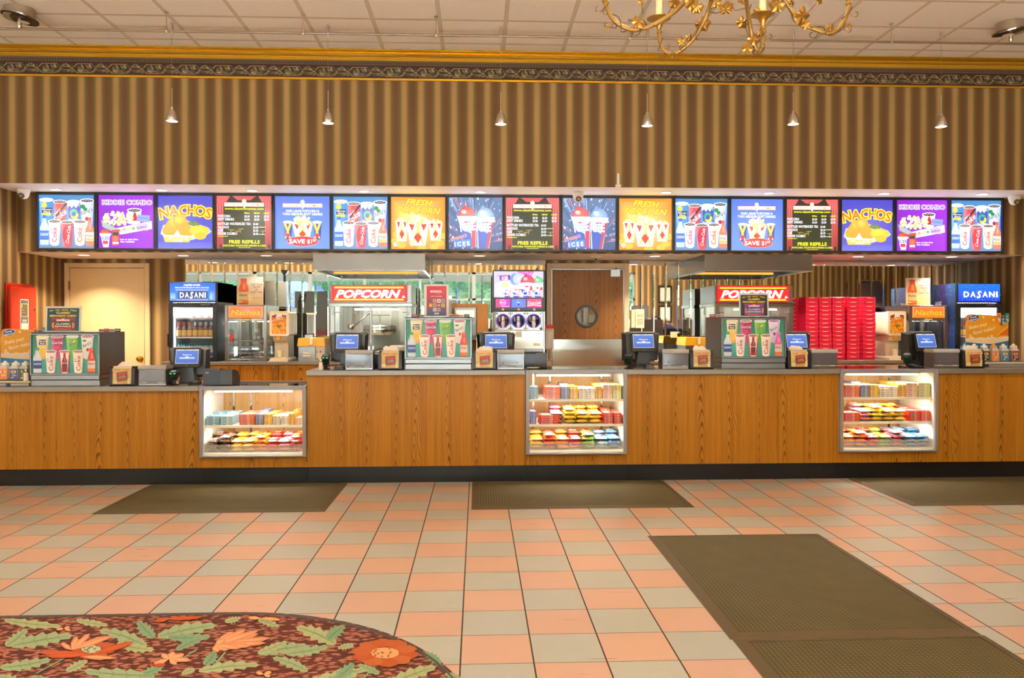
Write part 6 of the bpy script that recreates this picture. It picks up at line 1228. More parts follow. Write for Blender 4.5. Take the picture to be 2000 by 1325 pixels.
# frozen drink machine
def slush():
    Y = 8.98; r = thing('frozen_drink_machine', 'tall frozen drink machine with a lit screen above three round spouts', 'drink machine', at(1013, Y)); cx = WX(1013, Y); X = lambda p: WX(p, Y)-cx; H = lambda y: WZ(y, Y, 1013)-ZB
    m = MB(); m.box(X(966), X(1061.5), .02, .56, H(688), H(607), STEEL, .004); m.box(X(966), X(1061.5), .0, .02, H(682), H(646), steel('panel_steel', (.70, .66, .58), .30), .003); m.build('body', r)
    m = MB()
    for x in (X(970), X(1054)): m.box(x, x+.03, .03, .5, 0, H(688), DARK)
    m.box(X(968), X(1060), .12, .5, .02, H(688), BLACK); m.build('stand', r)
    m = MB(); m.box(X(962.5), X(1064.5), -.05, .30, H(608.5), H(528), BLACK, .006); hd = m.build('display_head', r)
    art_part(art_slushscreen, X(1060.5)-X(964.5), H(531)-H(581.5), 580, 305, colmat('bright_screen', 1.25), 'screen', hd, ((X(1060.5)+X(964.5))/2, -.0508, H(581.5)))
    for k, (a_, b_) in enumerate(((968, 996), (998.5, 1026.5), (1028.5, 1057))):
        art_part(art_flavour, X(b_)-X(a_), H(584.5)-H(601), 170, 100, colmat('bright_screen', 1.25), 'flavour_screen', hd, ((X(a_)+X(b_))/2, -.0508, H(601)), 0, k)
        q = MB(); q.lathe([(.001, -.056), (.011, -.055), (.013, -.05)], ((X(a_)+X(b_))/2, 0, H(604.8)), glow('button_glow', (255, 120, 110), 1.2), 12, 'y'); q.build('push_button', hd)
    for s in (978, 1048): q = MB(); q.prism([(X(s)-.02, H(528)), (X(s)+.02, H(528)), (X(s)+.012*(1 if s > 1000 else -1), H(521))], -.04, -.03, pm('violet_clip', (60, 50, 120), .4)); q.build('poster_clip', hd)
    for k, px in enumerate((982.3, 1012, 1042)):
        x, z = X(px), H(627); m = MB(); m.box(x-.082, x+.082, -.006, .02, z-.105, z+.105, steel('spout_plate', (.60, .58, .60), .3), .004)
        for (i, j) in ((-1, -1), (1, -1), (-1, 1), (1, 1)): m.lathe([(.011, -.006), (.011, -.016), (.004, -.018)], (x+i*.068, 0, z+j*.082), STEEL_BR, 12, 'y')
        f = m.build('face_plate', r)
        m = MB(); n = 30; prof = [(.066, -.006), (.066, -.022), (.072, -.026), (.080, -.022), (.082, -.006)]; m.lathe(prof, (x, 0, z), pm('violet_ring', (150, 140, 200), .25, .4), n, 'y'); m.build('barrel_ring', f)
        m = MB(); m.lathe([(.066, -.012), (.05, -.02), (.001, -.022)], (x, 0, z), pm('slush_%d' % k, ((70, 14, 60), (14, 20, 120), (16, 12, 52))[k], .15, coat=.8), 26, 'y'); m.lathe([(.067, -.0245), (.069, -.026), (.071, -.0245)], (x, 0, z), glow('ring_glow', (95, 80, 245), 1.0), 26, 'y', cap=False); m.build('barrel_window', f)
        m = MB(); m.box(x-.014, x+.014, -.075, -.02, z-.085, z+.055, pm('tap_white', (226, 222, 226), .3), .006); m.box(x-.022, x+.022, -.06, -.02, z-.055, z-.02, pm('tap_white', (226, 222, 226), .3), .006); m.cyl(.006, -.077, -.074, (x, 0, z), BLACK, 8, 'y'); m.tube([(x-.04, -.035, z-.01), (x-.045, -.03, z+.04), (x-.03, -.028, z+.045)], .004, STEEL_BR, 6); m.build('spout', f)
    m = MB(); m.box(X(1007), X(1019), -.002, 0, H(659), H(648), pm('paper_notice', (240, 236, 224), .6)); m.build('paper_notice', r); m = MB(); m.box(X(1042), X(1055), -.002, 0, H(676), H(671), pm('paper_notice', (240, 236, 224), .6)); m.build('paper_notice', r); m = MB(); m.box(X(1055), X(1058.5), -.008, 0, H(645), H(640), DARK, .002); m.build('switch', r)
    m = MB(); m.box(X(1061.5), X(1063.5), -.02, .02, H(690), H(607), STEEL_BR, .001); m.build('side_strip', r)
    m = MB(); m.box(X(1000), X(1050), -.06, .10, .0, .02, DARK, .003); m.lathe([(.03, .02), (.035, .09), (.03, .1)], (X(1028), .0, 0), BLACK, 12); m.build('drip_tray', r)
slush()
# cup of straws on its stand
r = thing('straw_holder', 'clear cup full of red-tipped straws beside the frozen drink machine', 'straw holder', at(1073, 8.99)); H = lambda y: WZ(y, 8.99, 1073)-ZB
m = MB(); m.cyl(.012, .0, H(683), (0, 0, 0), STEEL, 10); m.lathe([(.04, 0), (.04, .008), (.012, .012)], (0, 0, 0), STEEL, 16); m.build('stand', r)
m = MB(); m.lathe([(.050, H(683)), (.054, H(683)+.01), (.055, H(642)), (.052, H(642)), (.050, H(683)+.012), (.001, H(683)+.012)], (0, 0, 0), pm('cup_plastic', (226, 222, 216), .15, alpha=.3), 20); m.build('cup', r)
m = MB(); R_ = random.Random(8)
for k in range(34):
    a, q = R_.uniform(0, 2*PI), .04*math.sqrt(R_.random()); x, y = q*math.cos(a), q*math.sin(a); zt = H(636)+R_.uniform(-.02, .018); f = 1.15
    m.tube([(x, y, H(683)+.014), (x*f, y*f, zt-.05)], .0035, pm('straw_clear', (226, 220, 214), .4), 5); m.tube([(x*f, y*f, zt-.05), (x*f*1.15, y*f*1.15, zt)], .0042, pm('straw_red', (220, 60, 40), .45), 5)
m.build('straws', r)
# oak board with a steel towel box
Yw = YR-.016
r = thing('wall_board', 'oak board fixed on the mirror between the poster and frozen drink machine', 'board', (WX(918, Yw), Yw-.02, 0)); cx = WX(918, Yw)
m = MB(); m.box(WX(882, Yw), WX(954, Yw), Yw-.02, Yw-.001, ZB+.005, WZ(593.5, Yw, 918), OAK_DOOR, .002); o = m.build('panel', r); o.location = (-cx, -(Yw-.02), 0)
r = thing('towel_dispenser', 'steel towel dispenser with a paper notice on the oak board', 'towel dispenser', (WX(909, Yw), Yw-.022, WZ(664, Yw, 909))); h = WZ(600, Yw, 909)-WZ(664, Yw, 909)
m = MB(); m.box(-.14, .14, -.10, -.0005, 0, h, STEEL, .01); m.build('case', r)
a = Art(.215, .085, 215, 85, PRINT); a.rect(0, 0, 215, 85, (240, 226, 200)); a.text('Please do not', 108, 30, 20, (170, 120, 90), w=150); a.text('leave unattended', 108, 58, 20, (170, 120, 90), w=180); o = a.build('notice', r); o.location = (0, -.1008, h-.125)
m = MB(); m.box(-.12, .12, -.101, -.10, .02, h-.16, STEEL_BR, .0005); m.build('door_panel', r)
m = MB(); m.box(-.075, .075, 0, .12, 0, .07, pm('white_tub', (238, 228, 210), .5), .012); o = m.build('storage_tub'); o.location = (WX(943, 9.4), 9.4, ZB+.001); o.scale = (1, 1, 4.4); tag(o, 'white tub standing on the back counter in front of the oak board', 'tub')
# wall telephone, socket
r = thing('wall_telephone', 'beige wall telephone with a keypad on the mirror beside the oak door', 'telephone', (WX(1250, YR-.09), YR-.085, WZ(641.5, YR-.09, 1250))); h = WZ(604, 9.6, 1250)-WZ(641.5, 9.6, 1250)
BE = pm('beige_plastic', (236, 212, 170), .45, noise=.02)
m = MB(); m.box(-.055, .055, 0, .070, 0, h, BE, .006); m.build('body', r); m = MB(); m.box(-.105, -.06, .0, .070, .002, h-.006, BE, .008); m.build('handset', r)
m = MB()
for j in range(6):
    for i in range(3): m.box(-.03+i*.024, -.016+i*.024, -.002, 0, .045+j*.018+(.02 if j > 3 else 0), .055+j*.018+(.02 if j > 3 else 0), pm('dark_key', (90, 76, 56), .5))
m.build('keypad', r)
r = thing('wall_socket', 'beige double socket with a black plug on the mirror above the yellow lid', 'socket', (WX(1319, YR-.02), YR-.018, WZ(660, YR-.02, 1319)))
m = MB(); m.box(-.06, .06, -.006, 0, 0, .075, BE, .003); m.build('plate', r); m = MB(); m.box(.02, .055, -.035, -.006, .015, .055, BLACK, .008); m.tube([(.038, -.03, .055), (.05, -.04, .085), (.12, -.05, .08), (.17, -.06, .03), (.185, -.07, -.01)], .005, BLACK, 8); m.build('plug', r)
# stacked red popcorn boxes
RED = pm('red_carton', (240, 26, 74), .45, noise=.05)
def redbox(k):
    w, d, h = .143, .20, .047; m = MB(); m.box(-w/2, w/2, .004, d, 0, h*.62, RED, .001); m.box(-w/2-.001, w/2+.001, 0, d+.002, h*.58, h, RED, .0015)
    a = Art(.07, .010, 70, 10, PRINT); a.poly([(2, 4), (28, 4), (35, 0), (42, 4), (68, 4), (68, 9), (2, 9)], (250, 214, 190)); m.add([(p[0], p[1]-.0007, p[2]+h*.70) for p in a.v], a.f, PRINT, cols=a.c)
    return m.build('popcorn_box')
proto = None; Yx = 8.99
names = ['stack nearest the popcorn machine', 'second stack from the popcorn machine', 'third stack from the popcorn machine', 'fourth stack from the popcorn machine', 'fifth stack from the popcorn machine', 'stack nearest the cheese dispenser']
for s, px in enumerate((1564, 1587, 1613, 1639, 1667, 1698.5)):
    n = 15
    for k in range(n):
        if proto is None: o = proto = redbox(0)
        else: o = proto.copy(); COL.objects.link(o)
        R_ = random.Random(s*50+k); o.location = (WX(px, Yx)+R_.uniform(-.002, .002)-(.0035*k*.12 if s < 4 else 0), Yx+R_.uniform(0, .006)+(.215 if s == 0 else 0), ZB+.001+k*.0482); o.rotation_euler = (0, 0, R_.uniform(-.012, .012)+0)
        tag(o, 'flat red box, %s from the bottom, %s' % (ORD[k], names[s]), 'box', 'stacked red popcorn boxes')
# menu boards
x0, x1 = WX(69.5, YM-.06, 436), WX(1961.5, YM-.06, 440); nB = 17; pw = (x1-x0)/nB; zb_, zt_ = WZ(491.5, YM-.06, 1000), WZ(379.5, YM-.06, 1000)
order = ['drinks', 'kiddie', 'nachos', 'menu', 'combo', 'drinks', 'popcorn', 'icee', 'menu', 'icee', 'popcorn', 'drinks', 'combo', 'menu', 'nachos', 'kiddie', 'drinks']
arts = {}; cnt = {}; BGLOW = {'drinks': (.75, .88, 1), 'kiddie': (.85, .6, 1), 'nachos': (.8, .75, 1), 'menu': (1, .8, .6), 'combo': (.7, .8, 1), 'popcorn': (1, .85, .3), 'icee': (.85, .85, 1)}
wh = {'drinks': ['above the cream door', 'between a combo and a popcorn board', 'over the hood by the oak door', 'above the wrapped cooler'], 'kiddie': ['above the cream door', 'near the wrapped cooler'], 'nachos': ['above the black cooler', 'above the red boxes'], 'menu': ['near the black cooler', 'between two frozen drink boards', 'over the red boxes'], 'combo': ['above the cheese dispenser', 'over the hood by the red boxes'], 'popcorn': ['over the hood near the black cooler', 'above the oak door'], 'icee': ['over the morning poster', 'behind the dome camera']}
for i, key in enumerate(order):
    fn, desc = BOARD[key]; k = cnt.get(key, 0); cnt[key] = k+1
    r = thing('menu_board', '%s %s' % (desc, wh[key][k]), 'menu board', (x0+(i+.5)*pw, YM-.06, zb_), group='lit menu boards'); h = zt_-zb_; e = .018; hw = pw/2-.0008
    m = MB()
    for (a_, b_, c_, d_) in ((-hw, -hw+e, 0, h), (hw-e, hw, 0, h), (-hw+e, hw-e, 0, .022), (-hw+e, hw-e, h-.034, h)): m.box(a_, b_, 0, .058, c_, d_, BLACK, .003)
    m.box(-hw+e, hw-e, .04, .058, .02, h-.03, BLACK); m.build('frame', r)
    if key not in arts:
        a = Art(pw-2*e-.002, h-.056, 107, 100, LIT); fn(a); arts[key] = a.build('picture', r)
        o = arts[key]
    else: o = arts[key].copy(); COL.objects.link(o); o.parent = r
    o.location = (0, .030, .022)
    lamp('board_light', 'AREA', (0, -.004, h*.5), 1.0, BGLOW[key], (-PI/2, 0, 0), r, shape='RECTANGLE', size=pw-.1, size_y=h-.1)
# ------------------------------------------------------------------ ceiling: rail with pendants, disc lamps, recessed lamps, chandelier
NICK = steel('brushed_nickel', (.62, .56, .48), .30)
YP, ZRAIL = 7.28, 4.02
r = thing('lighting_rail', 'thin grey lighting rail hung below the ceiling tiles, carrying six pendants', 'rail', (0, YP, ZRAIL))
m = MB(); m.tube([(-7.5, 0, 0), (9.5, 0, 0)], .011, pm('grey_rail', (150, 130, 108), .4, .4), 10); m.build('bar', r)
for px, py in ((-180, 40), (325, 27), (592, 40), (852, 37), (1230, 40), (1741, 46), (2200, 50)):
    x = WX(px, YP, py); m = MB(); m.cyl(.004, .03, CEIL-ZRAIL-.001, (x, 0, 0), NICK, 8); m.lathe([(.003, .055), (.010, .02), (.013, -.012), (.010, -.018)], (x, 0, 0), NICK, 12); m.cyl(.018, CEIL-ZRAIL-.012, CEIL-ZRAIL-.0005, (x, 0, 0), NICK, 14); m.build('standoff', r)
def pendant(label):
    r = thing('pendant_lamp', label, 'pendant lamp', group='small nickel pendant lamps'); zb = .0
    m = MB(); m.lathe([(.048, .006), (.052, .004), (.054, .012), (.046, .052), (.032, .092), (.019, .108), (.017, .112)], (0, 0, 0), NICK, 22); m.build('shade', r)
    m = MB(); m.lathe([(.012, .108), (.012, .128), (.006, .135)], (0, 0, 0), NICK, 12); m.cyl(.0028, .13, .30, (0, 0, 0), NICK, 6); m.build('socket', r)
    m = MB(); m.cyl(.0016, .29, ZRAIL-3.152-.05, (0, 0, 0), pm('pendant_cord', (140, 112, 70), .5), 6); m.build('cord', r)
    m = MB(); h = ZRAIL-3.152; m.lathe([(.003, h-.105), (.011, h-.05), (.014, h+.012), (.010, h+.018)], (0, 0, 0), NICK, 12); m.build('rail_clip', r)
    m = MB(); m.lathe([(.001, .002), (.047, .005)], (0, 0, 0), glow('pendant_face', (255, 235, 220), 4.0), 22); m.build('lamp_face', r)
    l = lamp('pendant_spot', 'SPOT', (0, 0, -.004), 210, (1, .90, .80), (math.radians(-37), 0, 0), r, spot_size=math.radians(30), spot_blend=1.0, shadow_soft_size=.04)
    return r
PEND = [(336, 238), (641, 242), (978, 244), (1264, 247), (1549, 244), (1838, 249)]
lab = ['above the low counter by the red wall panel', 'above the hood near the black cooler', 'above the price list in the middle of the boards', 'above the popcorn board by the oak door', 'above the board over the second hood', 'above the board at the cooler with the purple side']
for i, (px, py) in enumerate(PEND):
    if i == 0: P0 = o = pendant('small nickel pendant lamp '+lab[0])
    else: o = dup(P0, (0, 0, 0), 0, 'small nickel pendant lamp '+lab[i])
    o.location = (WX(px, YP, py), YP, WZ(py, YP, px))
def disc(label, px, py, yaw):
    X_, Y = WF(px, py, CEIL); z = CEIL; r = thing('disc_lamp', label, 'ceiling lamp', (X_, Y, z), yaw, group='steel disc ceiling lamps')
    m = MB(); m.cyl(.125, -.085, -.0005, (0, 0, 0), pm('lamp_drum', (176, 160, 136), .4, .5), 26); m.build('drum', r)
    m = MB(); m.M = Matrix.Translation((0, 0, -.10)) @ Matrix.Rotation(.20, 4, 'Y'); m.lathe([(.02, .010), (.09, .012), (.148, .026), (.152, .026), (.150, .014)], (0, 0, 0), STEEL_BR, 30, cap=False); m.lathe([(.150, .014), (.11, .004), (.06, .000), (.02, .004)], (0, 0, 0), pm('dark_chrome', (74, 62, 44), .22, .8), 30, cap=False); m.build('reflector', r)
    m = MB(); m.lathe([(.012, -.06), (.014, -.10), (.018, -.135), (.017, -.165), (.010, -.175)], (0, 0, 0), NICK, 14); m.build('finial', r)
    m = MB(); m.lathe([(.03, -.115), (.05, -.118), (.001, -.122)], (.03, 0, 0), pm('lamp_bulb', (240, 225, 200), .3), 14); m.build('bulb', r)
disc('steel disc lamp on the ceiling at the red wall panel end', 38, 17, .35); disc('steel disc lamp on the ceiling at the chandelier end', 1974, 45, PI+.35)
# recessed lamps: added fill lamps in the lobby ceiling, then the two bay ceilings
def recessed(x, y, z, rad, power, label, grp, seen=True):
    r = thing('recessed_lamp', label, 'recessed lamp', (x, y, z), group=grp)
    m = MB(); m.lathe([(rad*.82, -.001), (rad*.84, -.006), (rad, -.007), (rad*1.06, -.001)], (0, 0, 0), WHITE, 26); m.build('trim_ring', r)
    m = MB(); m.cyl(rad*.82, -.004, -.0015, (0, 0, 0), LAMPFACE if power < 40 else glow('lamp_face_big', (255, 228, 190), 3.0), 26); m.build('lamp_face', r)
    if power < 40: lamp('recessed_light', 'AREA', (0, 0, -.009), power, (1, .86, .66), (0, 0, 0), r, shape='DISK', size=rad*1.6, spread=math.radians(115))
for i, (x, y) in enumerate(LOBBY_FILL): recessed(x, y, CEIL-.001, .19, FILL_POWER, 'round recessed fill lamp added unseen in the lobby ceiling over the waiting area', 'added lobby fill lamps')
for i, px in enumerate((109, 315, 492, 711, 938, 1301, 1502, 1727, 1919)):
    x, y = WF(px, 370+i*1.15, ZS1); recessed(x, y, ZS1, .062, 9, 'round recessed lamp in the white ledge above the boards, %s from the cream door end' % ORD[i], 'recessed lamps in the upper ledge')
for i, (px, py) in enumerate(((164, 498), (358, 499), (520, 499), (937, 499.5), (1279, 500), (1676, 501), (1858, 501.5))):
    x, y = WF(px, py, ZS2); recessed(x, y, ZS2, .068, 20, 'round recessed lamp in the bay ceiling below the boards, %s from the cream door end' % ORD[i], 'recessed lamps in the bay ceiling')
# chandelier
CHX, CHY = WX(1423, 4.05, 20), 4.05
r = thing('chandelier', 'gilded chandelier with candle arms and curling vine leaves', 'chandelier', (CHX, CHY, CEIL))
GB = pm('gilt_iron', (152, 114, 46), .45, .35, noise=.2, nscale=30); LEAF = pm('gilt_leaf', (140, 96, 22), .38, .55, noise=.35, nscale=24); TEND = pm('dark_gilt', (112, 80, 34), .45, .6, noise=.2); IVORY = pm('ivory_candle', (246, 226, 168), .5, noise=.02)
def loc(p): return (p[0]-CHX, p[1]-CHY, p[2]-CEIL)
m = MB(); m.lathe([(.001, -.06), (.05, -.055), (.07, -.02), (.07, -.0005)], (0, 0, 0), GB, 22); m.cyl(.008, -.86, -.05, (0, 0, 0), GB, 8); m.build('canopy', r)
m = MB(); m.lathe([(.001, -1.02), (.02, -1.01), (.045, -.96), (.03, -.92), (.05, -.88), (.02, -.84), (.012, -.78)], (0, 0, 0), GB, 18); m.build('hub', r)
def catmull(P, n=7):
    P = [Vector(p) for p in P]; o = []
    for i in range(len(P)-1):
        a, b, c, d = P[max(i-1, 0)], P[i], P[i+1], P[min(i+2, len(P)-1)]
        for k in range(n):
            t = k/n; o.append(.5*((2*b)+(c-a)*t+(2*a-5*b+4*c-d)*t*t+(3*b-a-3*c+d)*t**3))
    o.append(P[-1]); return o
def gleaf(mb, p, nrm, up, s, rng):
    """five-lobed vine leaf, cupped and veined"""
    N = Vector(nrm).normalized(); U = Vector(up); U = (U-N*U.dot(N)).normalized(); Rv = U.cross(N); P = Vector(p); n = 32; r1 = []; r2 = []
    K = [(0, 1.0), (.40, .80), (.60, .78), (1.05, .98), (1.45, .80), (1.7, .76), (2.25, .88), (2.75, .66), (PI, .2)]
    for i in range(n):
        a = 2*PI*i/n; b = a if a <= PI else 2*PI-a
        for q in range(len(K)-1):
            if K[q][0] <= b <= K[q+1][0]+1e-6: t = (b-K[q][0])/(K[q+1][0]-K[q][0]); t = t*t*(3-2*t); l = K[q][1]*(1-t)+K[q+1][1]*t; break
        d = U*math.cos(a)+Rv*math.sin(a); rip = .045*math.cos(5.6*b)
        r1.append(P+d*s*l*.55+N*s*(.10+rip)); r2.append(P+d*s*l+N*s*(-.10+rip*1.4+rng.uniform(-.02, .02)))
    vs = [P-N*s*.02]+r1+r2
    F = [(0, 1+i, 1+(i+1) % n) for i in range(n)]+[(1+i, 1+n+i, 1+n+(i+1) % n, 1+(i+1) % n) for i in range(n)]
    mb.add(vs, F, LEAF, True)
def curl(mb, pts, rad=.0028): mb.tube(catmull(pts, 6), rad, TEND, 6)
ARMS = []
def pix(l, Y): return [(W(px, py, y)[0], y, W(px, py, y)[1]) for (px, py, y) in [(q[0], q[1], q[2] if len(q) > 2 else Y) for q in l]]
A1 = pix([(1405, -75, 4.04), (1372, -40, 4.03), (1337, 3, 4.02), (1312, 27, 4.0), (1275, 49, 4.0), (1240, 58, 4.0), (1212, 50, 4.0), (1194, 34, 4.0), (1184, 12, 4.0), (1182, 1, 4.0)], 4)
A2 = pix([(1412, -75, 4.12), (1398, -30, 4.3), (1386, 12, 4.45), (1374, 44, 4.5), (1356, 74, 4.55), (1336, 94, 4.58), (1316, 105, 4.6), (1300, 101, 4.6), (1290, 86, 4.6), (1287, 62, 4.6)], 4)
A3 = pix([(1436, -75, 4.12), (1452, -25, 4.35), (1458, 5, 4.5), (1463, 40, 4.58), (1470, 76, 4.62), (1477, 96, 4.63), (1484, 101, 4.64), (1488, 88, 4.64), (1491, 66, 4.64), (1490, 54, 4.64)], 4)
A4 = pix([(1448, -75, 4.06), (1490, -48, 4.08), (1532, 0, 4.1), (1552, 28, 4.1), (1580, 52, 4.1), (1615, 64, 4.1), (1636, 58, 4.1), (1648, 42, 4.1), (1656, 22, 4.1), (1657, 6, 4.1)], 4)
A5 = [(2*CHX-p[0], 2*CHY-p[1], p[2]+.10) for p in A2]; A6 = [(2*CHX-p[0], 2*CHY-p[1], p[2]+.10) for p in A3]
CAND = [(1182, 1, 4.0), (1287, 60, 4.6), (1490, 52, 4.64), (1657, 5, 4.1), None, None]
LEAVES = {0: [(1247, 42, .020, -.5), (1186, 53, .007, 0), (1350, 5, .022, .2), (1361, 12, .022, -.6), (1252, 5, .01, -1)], 1: [(1372, 46, .027, .6), (1331, 80, .016, -.6), (1345, 72, .013, .2), (1315, 106, .012, 0), (1418, 18, .022, PI), (1398, 5, .02, .4), (1318, 4, .022, .4)], 2: [(1451, 43, .022, -.4), (1471, 76, .022, .4), (1460, 93, .020, -1.2), (1486, 63, .013, .3), (1447, 2, .012, 2.6), (1478, 20, .012, .4), (1422, 14, .02, 2.2)], 3: [(1518, 8, .024, -.7), (1566, 30, .030, .7), (1573, 48, .016, .9), (1622, 52, .014, .2), (1658, 50, .009, .8), (1545, -2, .012, 2), (1600, 0, .014, 2)], 4: [], 5: []}
for k, A in enumerate((A1, A2, A3, A4, A5, A6)):
    rng = random.Random(k+40); P = [loc(p) for p in A]; m = MB(); c = catmull(P, 7); n = len(c); m.tube(c, [.0135-.004*i/n for i in range(n)], GB, 10); arm = m.build('arm', r)
    e = Vector(P[-1]); s = 1.0
    m = MB(); cz = .034; m.lathe([(.010, -.012), (.016, -.006), (.016, .002), (.010, .008), (.014, .024), (.027, .050), (.050, .068), (.068, .074), (.069, .077), (.050, .076), (.024, .062), (.001, .060)], tuple(e), GB if k % 2 else GOLD_DARK, 24); cup = m.build('candle_cup', arm)
    m = MB(); m.cyl(.019, .060, .195, tuple(e), IVORY, 14); m.lathe([(.006, .195), (.014, .215), (.013, .235), (.003, .265), (.001, .27)], tuple(e), glow('candle_bulb', (255, 214, 150), 12.0), 12); m.build('candle', arm)
    lamp('candle_light', 'POINT', tuple(e+Vector((0, 0, .235))), 9, (1, .84, .64), parent=arm, shadow_soft_size=.02)
    m = MB(); lv = LEAVES[k]
    if not lv: lv = None
    if lv:
        for (px, py, s, a) in lv:
            Y = A[min(len(A)-2, 5)][1]-.03; p = loc((W(px, py, Y)[0], Y, W(px, py, Y)[1]))
            gleaf(m, p, (rng.uniform(-.5, .5), -1, rng.uniform(-.5, .1)), (math.sin(a), 0, -math.cos(a)), s*1.9, rng)
            q = min(c, key=lambda v: (v-Vector(p)).length); mid = (Vector(p)+q)/2+Vector((rng.uniform(-.03, .03), -.01, -.02)); m.tube(catmull([p, mid, q], 5), .0026, TEND, 6)
    else:
        for t in (.25, .45, .62, .8): q = c[int(n*t)]; gleaf(m, q+Vector((rng.uniform(-.03, .03), rng.uniform(-.03, .03), -.02)), (rng.uniform(-1, 1), -1, rng.uniform(-.4, .4)), (rng.uniform(-1, 1), 0, -1), .05, rng)
    m.build('leaves', arm, sharp=80)
    m = MB()                                                    # tendril winding round the arm
    pts = []; i0 = int(n*.25)
    for i in range(i0, n-4):
        q = c[i]; t = (i-i0)*.42; d = Vector((math.cos(t)*.022, math.sin(t)*.016, math.sin(t+.8)*.024)); pts.append(tuple(q+d))
    m.tube(pts, .0026, TEND, 6)
    for t in (.5, .72, .9):
        q = c[int(n*t)]; s = rng.choice((-1, 1)); m.tube(catmull([tuple(q), tuple(q+Vector((.02*s, 0, -.03))), tuple(q+Vector((.045*s, .0, -.035))), tuple(q+Vector((.05*s, 0, -.012))), tuple(q+Vector((.036*s, 0, -.010)))], 5), .0024, TEND, 6)
    m.build('tendril', arm)
for (x, y, lb) in ((-4.4, .4, 'added gilded chandelier over the carpet, on the street side of the lobby'), (1.9, .2, 'added gilded chandelier between the carpet and the east end of the lobby'), (7.6, 1.6, 'added gilded chandelier over the reception desk')): dup(r, (x, y, CEIL), .4, lb)  # chandelier copies added out of view to brighten ceiling and lobby
# dome cameras
def domecam(label, px, py, z, Y):
    r = thing('dome_camera', label, 'security camera', (WX(px, Y, py), Y, z), group='white dome cameras'); m = MB(); m.lathe([(.062, -.001), (.064, -.012), (.061, -.03), (.056, -.042)], (0, 0, 0), WHITE, 24); m.build('collar', r)
    m = MB(); m.lathe([(.055, -.036), (.056, -.05), (.047, -.078), (.030, -.098), (.001, -.106)], (0, 0, 0), WHITE, 24); m.build('ball', r)
    m = MB(); m.M = Matrix.Translation((0, -.028, -.066)) @ Matrix.Rotation(.5, 4, 'X'); m.lathe([(.031, -.004), (.031, -.024), (.020, -.028), (.001, -.026)], (0, 0, 0), pm('lens_hood', (110, 96, 66), .3), 20, 'y'); m.box(-.013, .013, -.032, -.026, -.008, .008, pm('lens_pane', (206, 190, 150), .15), .003); m.build('lens', r)
domecam('white dome camera on the ledge above the cream door', 46, 372, ZS1, 8.62); domecam('white dome camera hanging in front of the frozen drink boards', 1129, 373, ZS1, 8.60); domecam('white dome camera on the ledge by the side wall of the wrapped cooler', 1981, 381, ZS1, 8.62)
r = thing('conduit_box', 'small white conduit and box on the striped wall above the dome camera', 'conduit', (WX(1208, YB-.03, 352), YB-.022, ZS1)); m = MB(); m.box(-.028, .028, 0, .0215, 0, .026, WHITE, .002); m.build('box', r); m = MB(); m.box(-.013, .013, .004, .0215, .026, .142, WHITE, .003); m.build('conduit', r)
r = thing('smoke_detector', 'flat white smoke detector on the bay ceiling above the oak door', 'smoke detector', (WX(1164, 9.1, 503), 9.1, ZS2)); m = MB(); m.lathe([(.06, -.0005), (.062, -.012), (.045, -.024), (.022, -.03), (.001, -.03)], (0, 0, 0), WHITE, 20); m.build('cap', r); m = MB(); m.lathe([(.006, -.0305), (.012, -.045), (.001, -.048)], (0, 0, 0), DARK, 10); m.build('sensor', r)
# red alarm panel on the side wall, blue notice on the other side wall
r = thing('alarm_panel', 'red alarm panel with a grey label on the striped side wall', 'alarm panel', (XL, 8.60, 0)); RP = pm('red_enamel', (206, 40, 14), .35, noise=.03)
z1, z0 = 1.84, 1.22; m = MB(); m.box(.001, .02, 0, .48, z0, z1, RP, .004); m.box(.02, .06, .01, .46, z0, z1-.03, RP); m.build('cabinet', r)
m = MB(); m.box(.062, .09, -.05, .44, z0+.005, z1-.045, RP, .006); d = m.build('door', r)
a = Art(.16, .40, 100, 240, PRINT); art_dispanel(a); o = a.build('label_plate', d); o.rotation_euler = (0, 0, PI/2); o.location = (.0912, .20, 1.27)
m = MB(); m.lathe([(.018, .09), (.018, .098), (.006, .102)], (0, .405, 1.56), STEEL_BR, 12, 'x'); m.build('lock', d)
for zz_ in (z1-.13, z0+.1): m = MB(); m.cyl(.006, zz_, zz_+.04, (.075, -.054, 0), DARK, 8); m.build('hinge', d)
a = Art(.30, .26, 30, 26, PRINT); a.rect(0, 0, 30, 26, (120, 190, 215)); a.rect(3, 5, 27, 13, (50, 60, 90)); a.rect(3, 15, 22, 23, (90, 70, 80)); r = thing('wall_notice', 'light blue notice on the striped side wall beside the flavour bottles', 'notice', (XR-.002, 8.66, WZ(614, 8.66, 1995))); o = a.build('print', r); o.rotation_euler = (0, 0, -PI/2)
m = MB(); m.box(.0, .0015, -.15, .15, 0, .26, pm('card_back', (220, 214, 200), .6)); m.build('backing', r)

# ------------------------------------------------------------------ the street side of the lobby, seen in the mirror strips
def mx(px, D): u = math.tan(math.atan((px-1000)/F_PX)+YAW); return u*D, 2*YR-D        # mirror image of a point D behind the glass
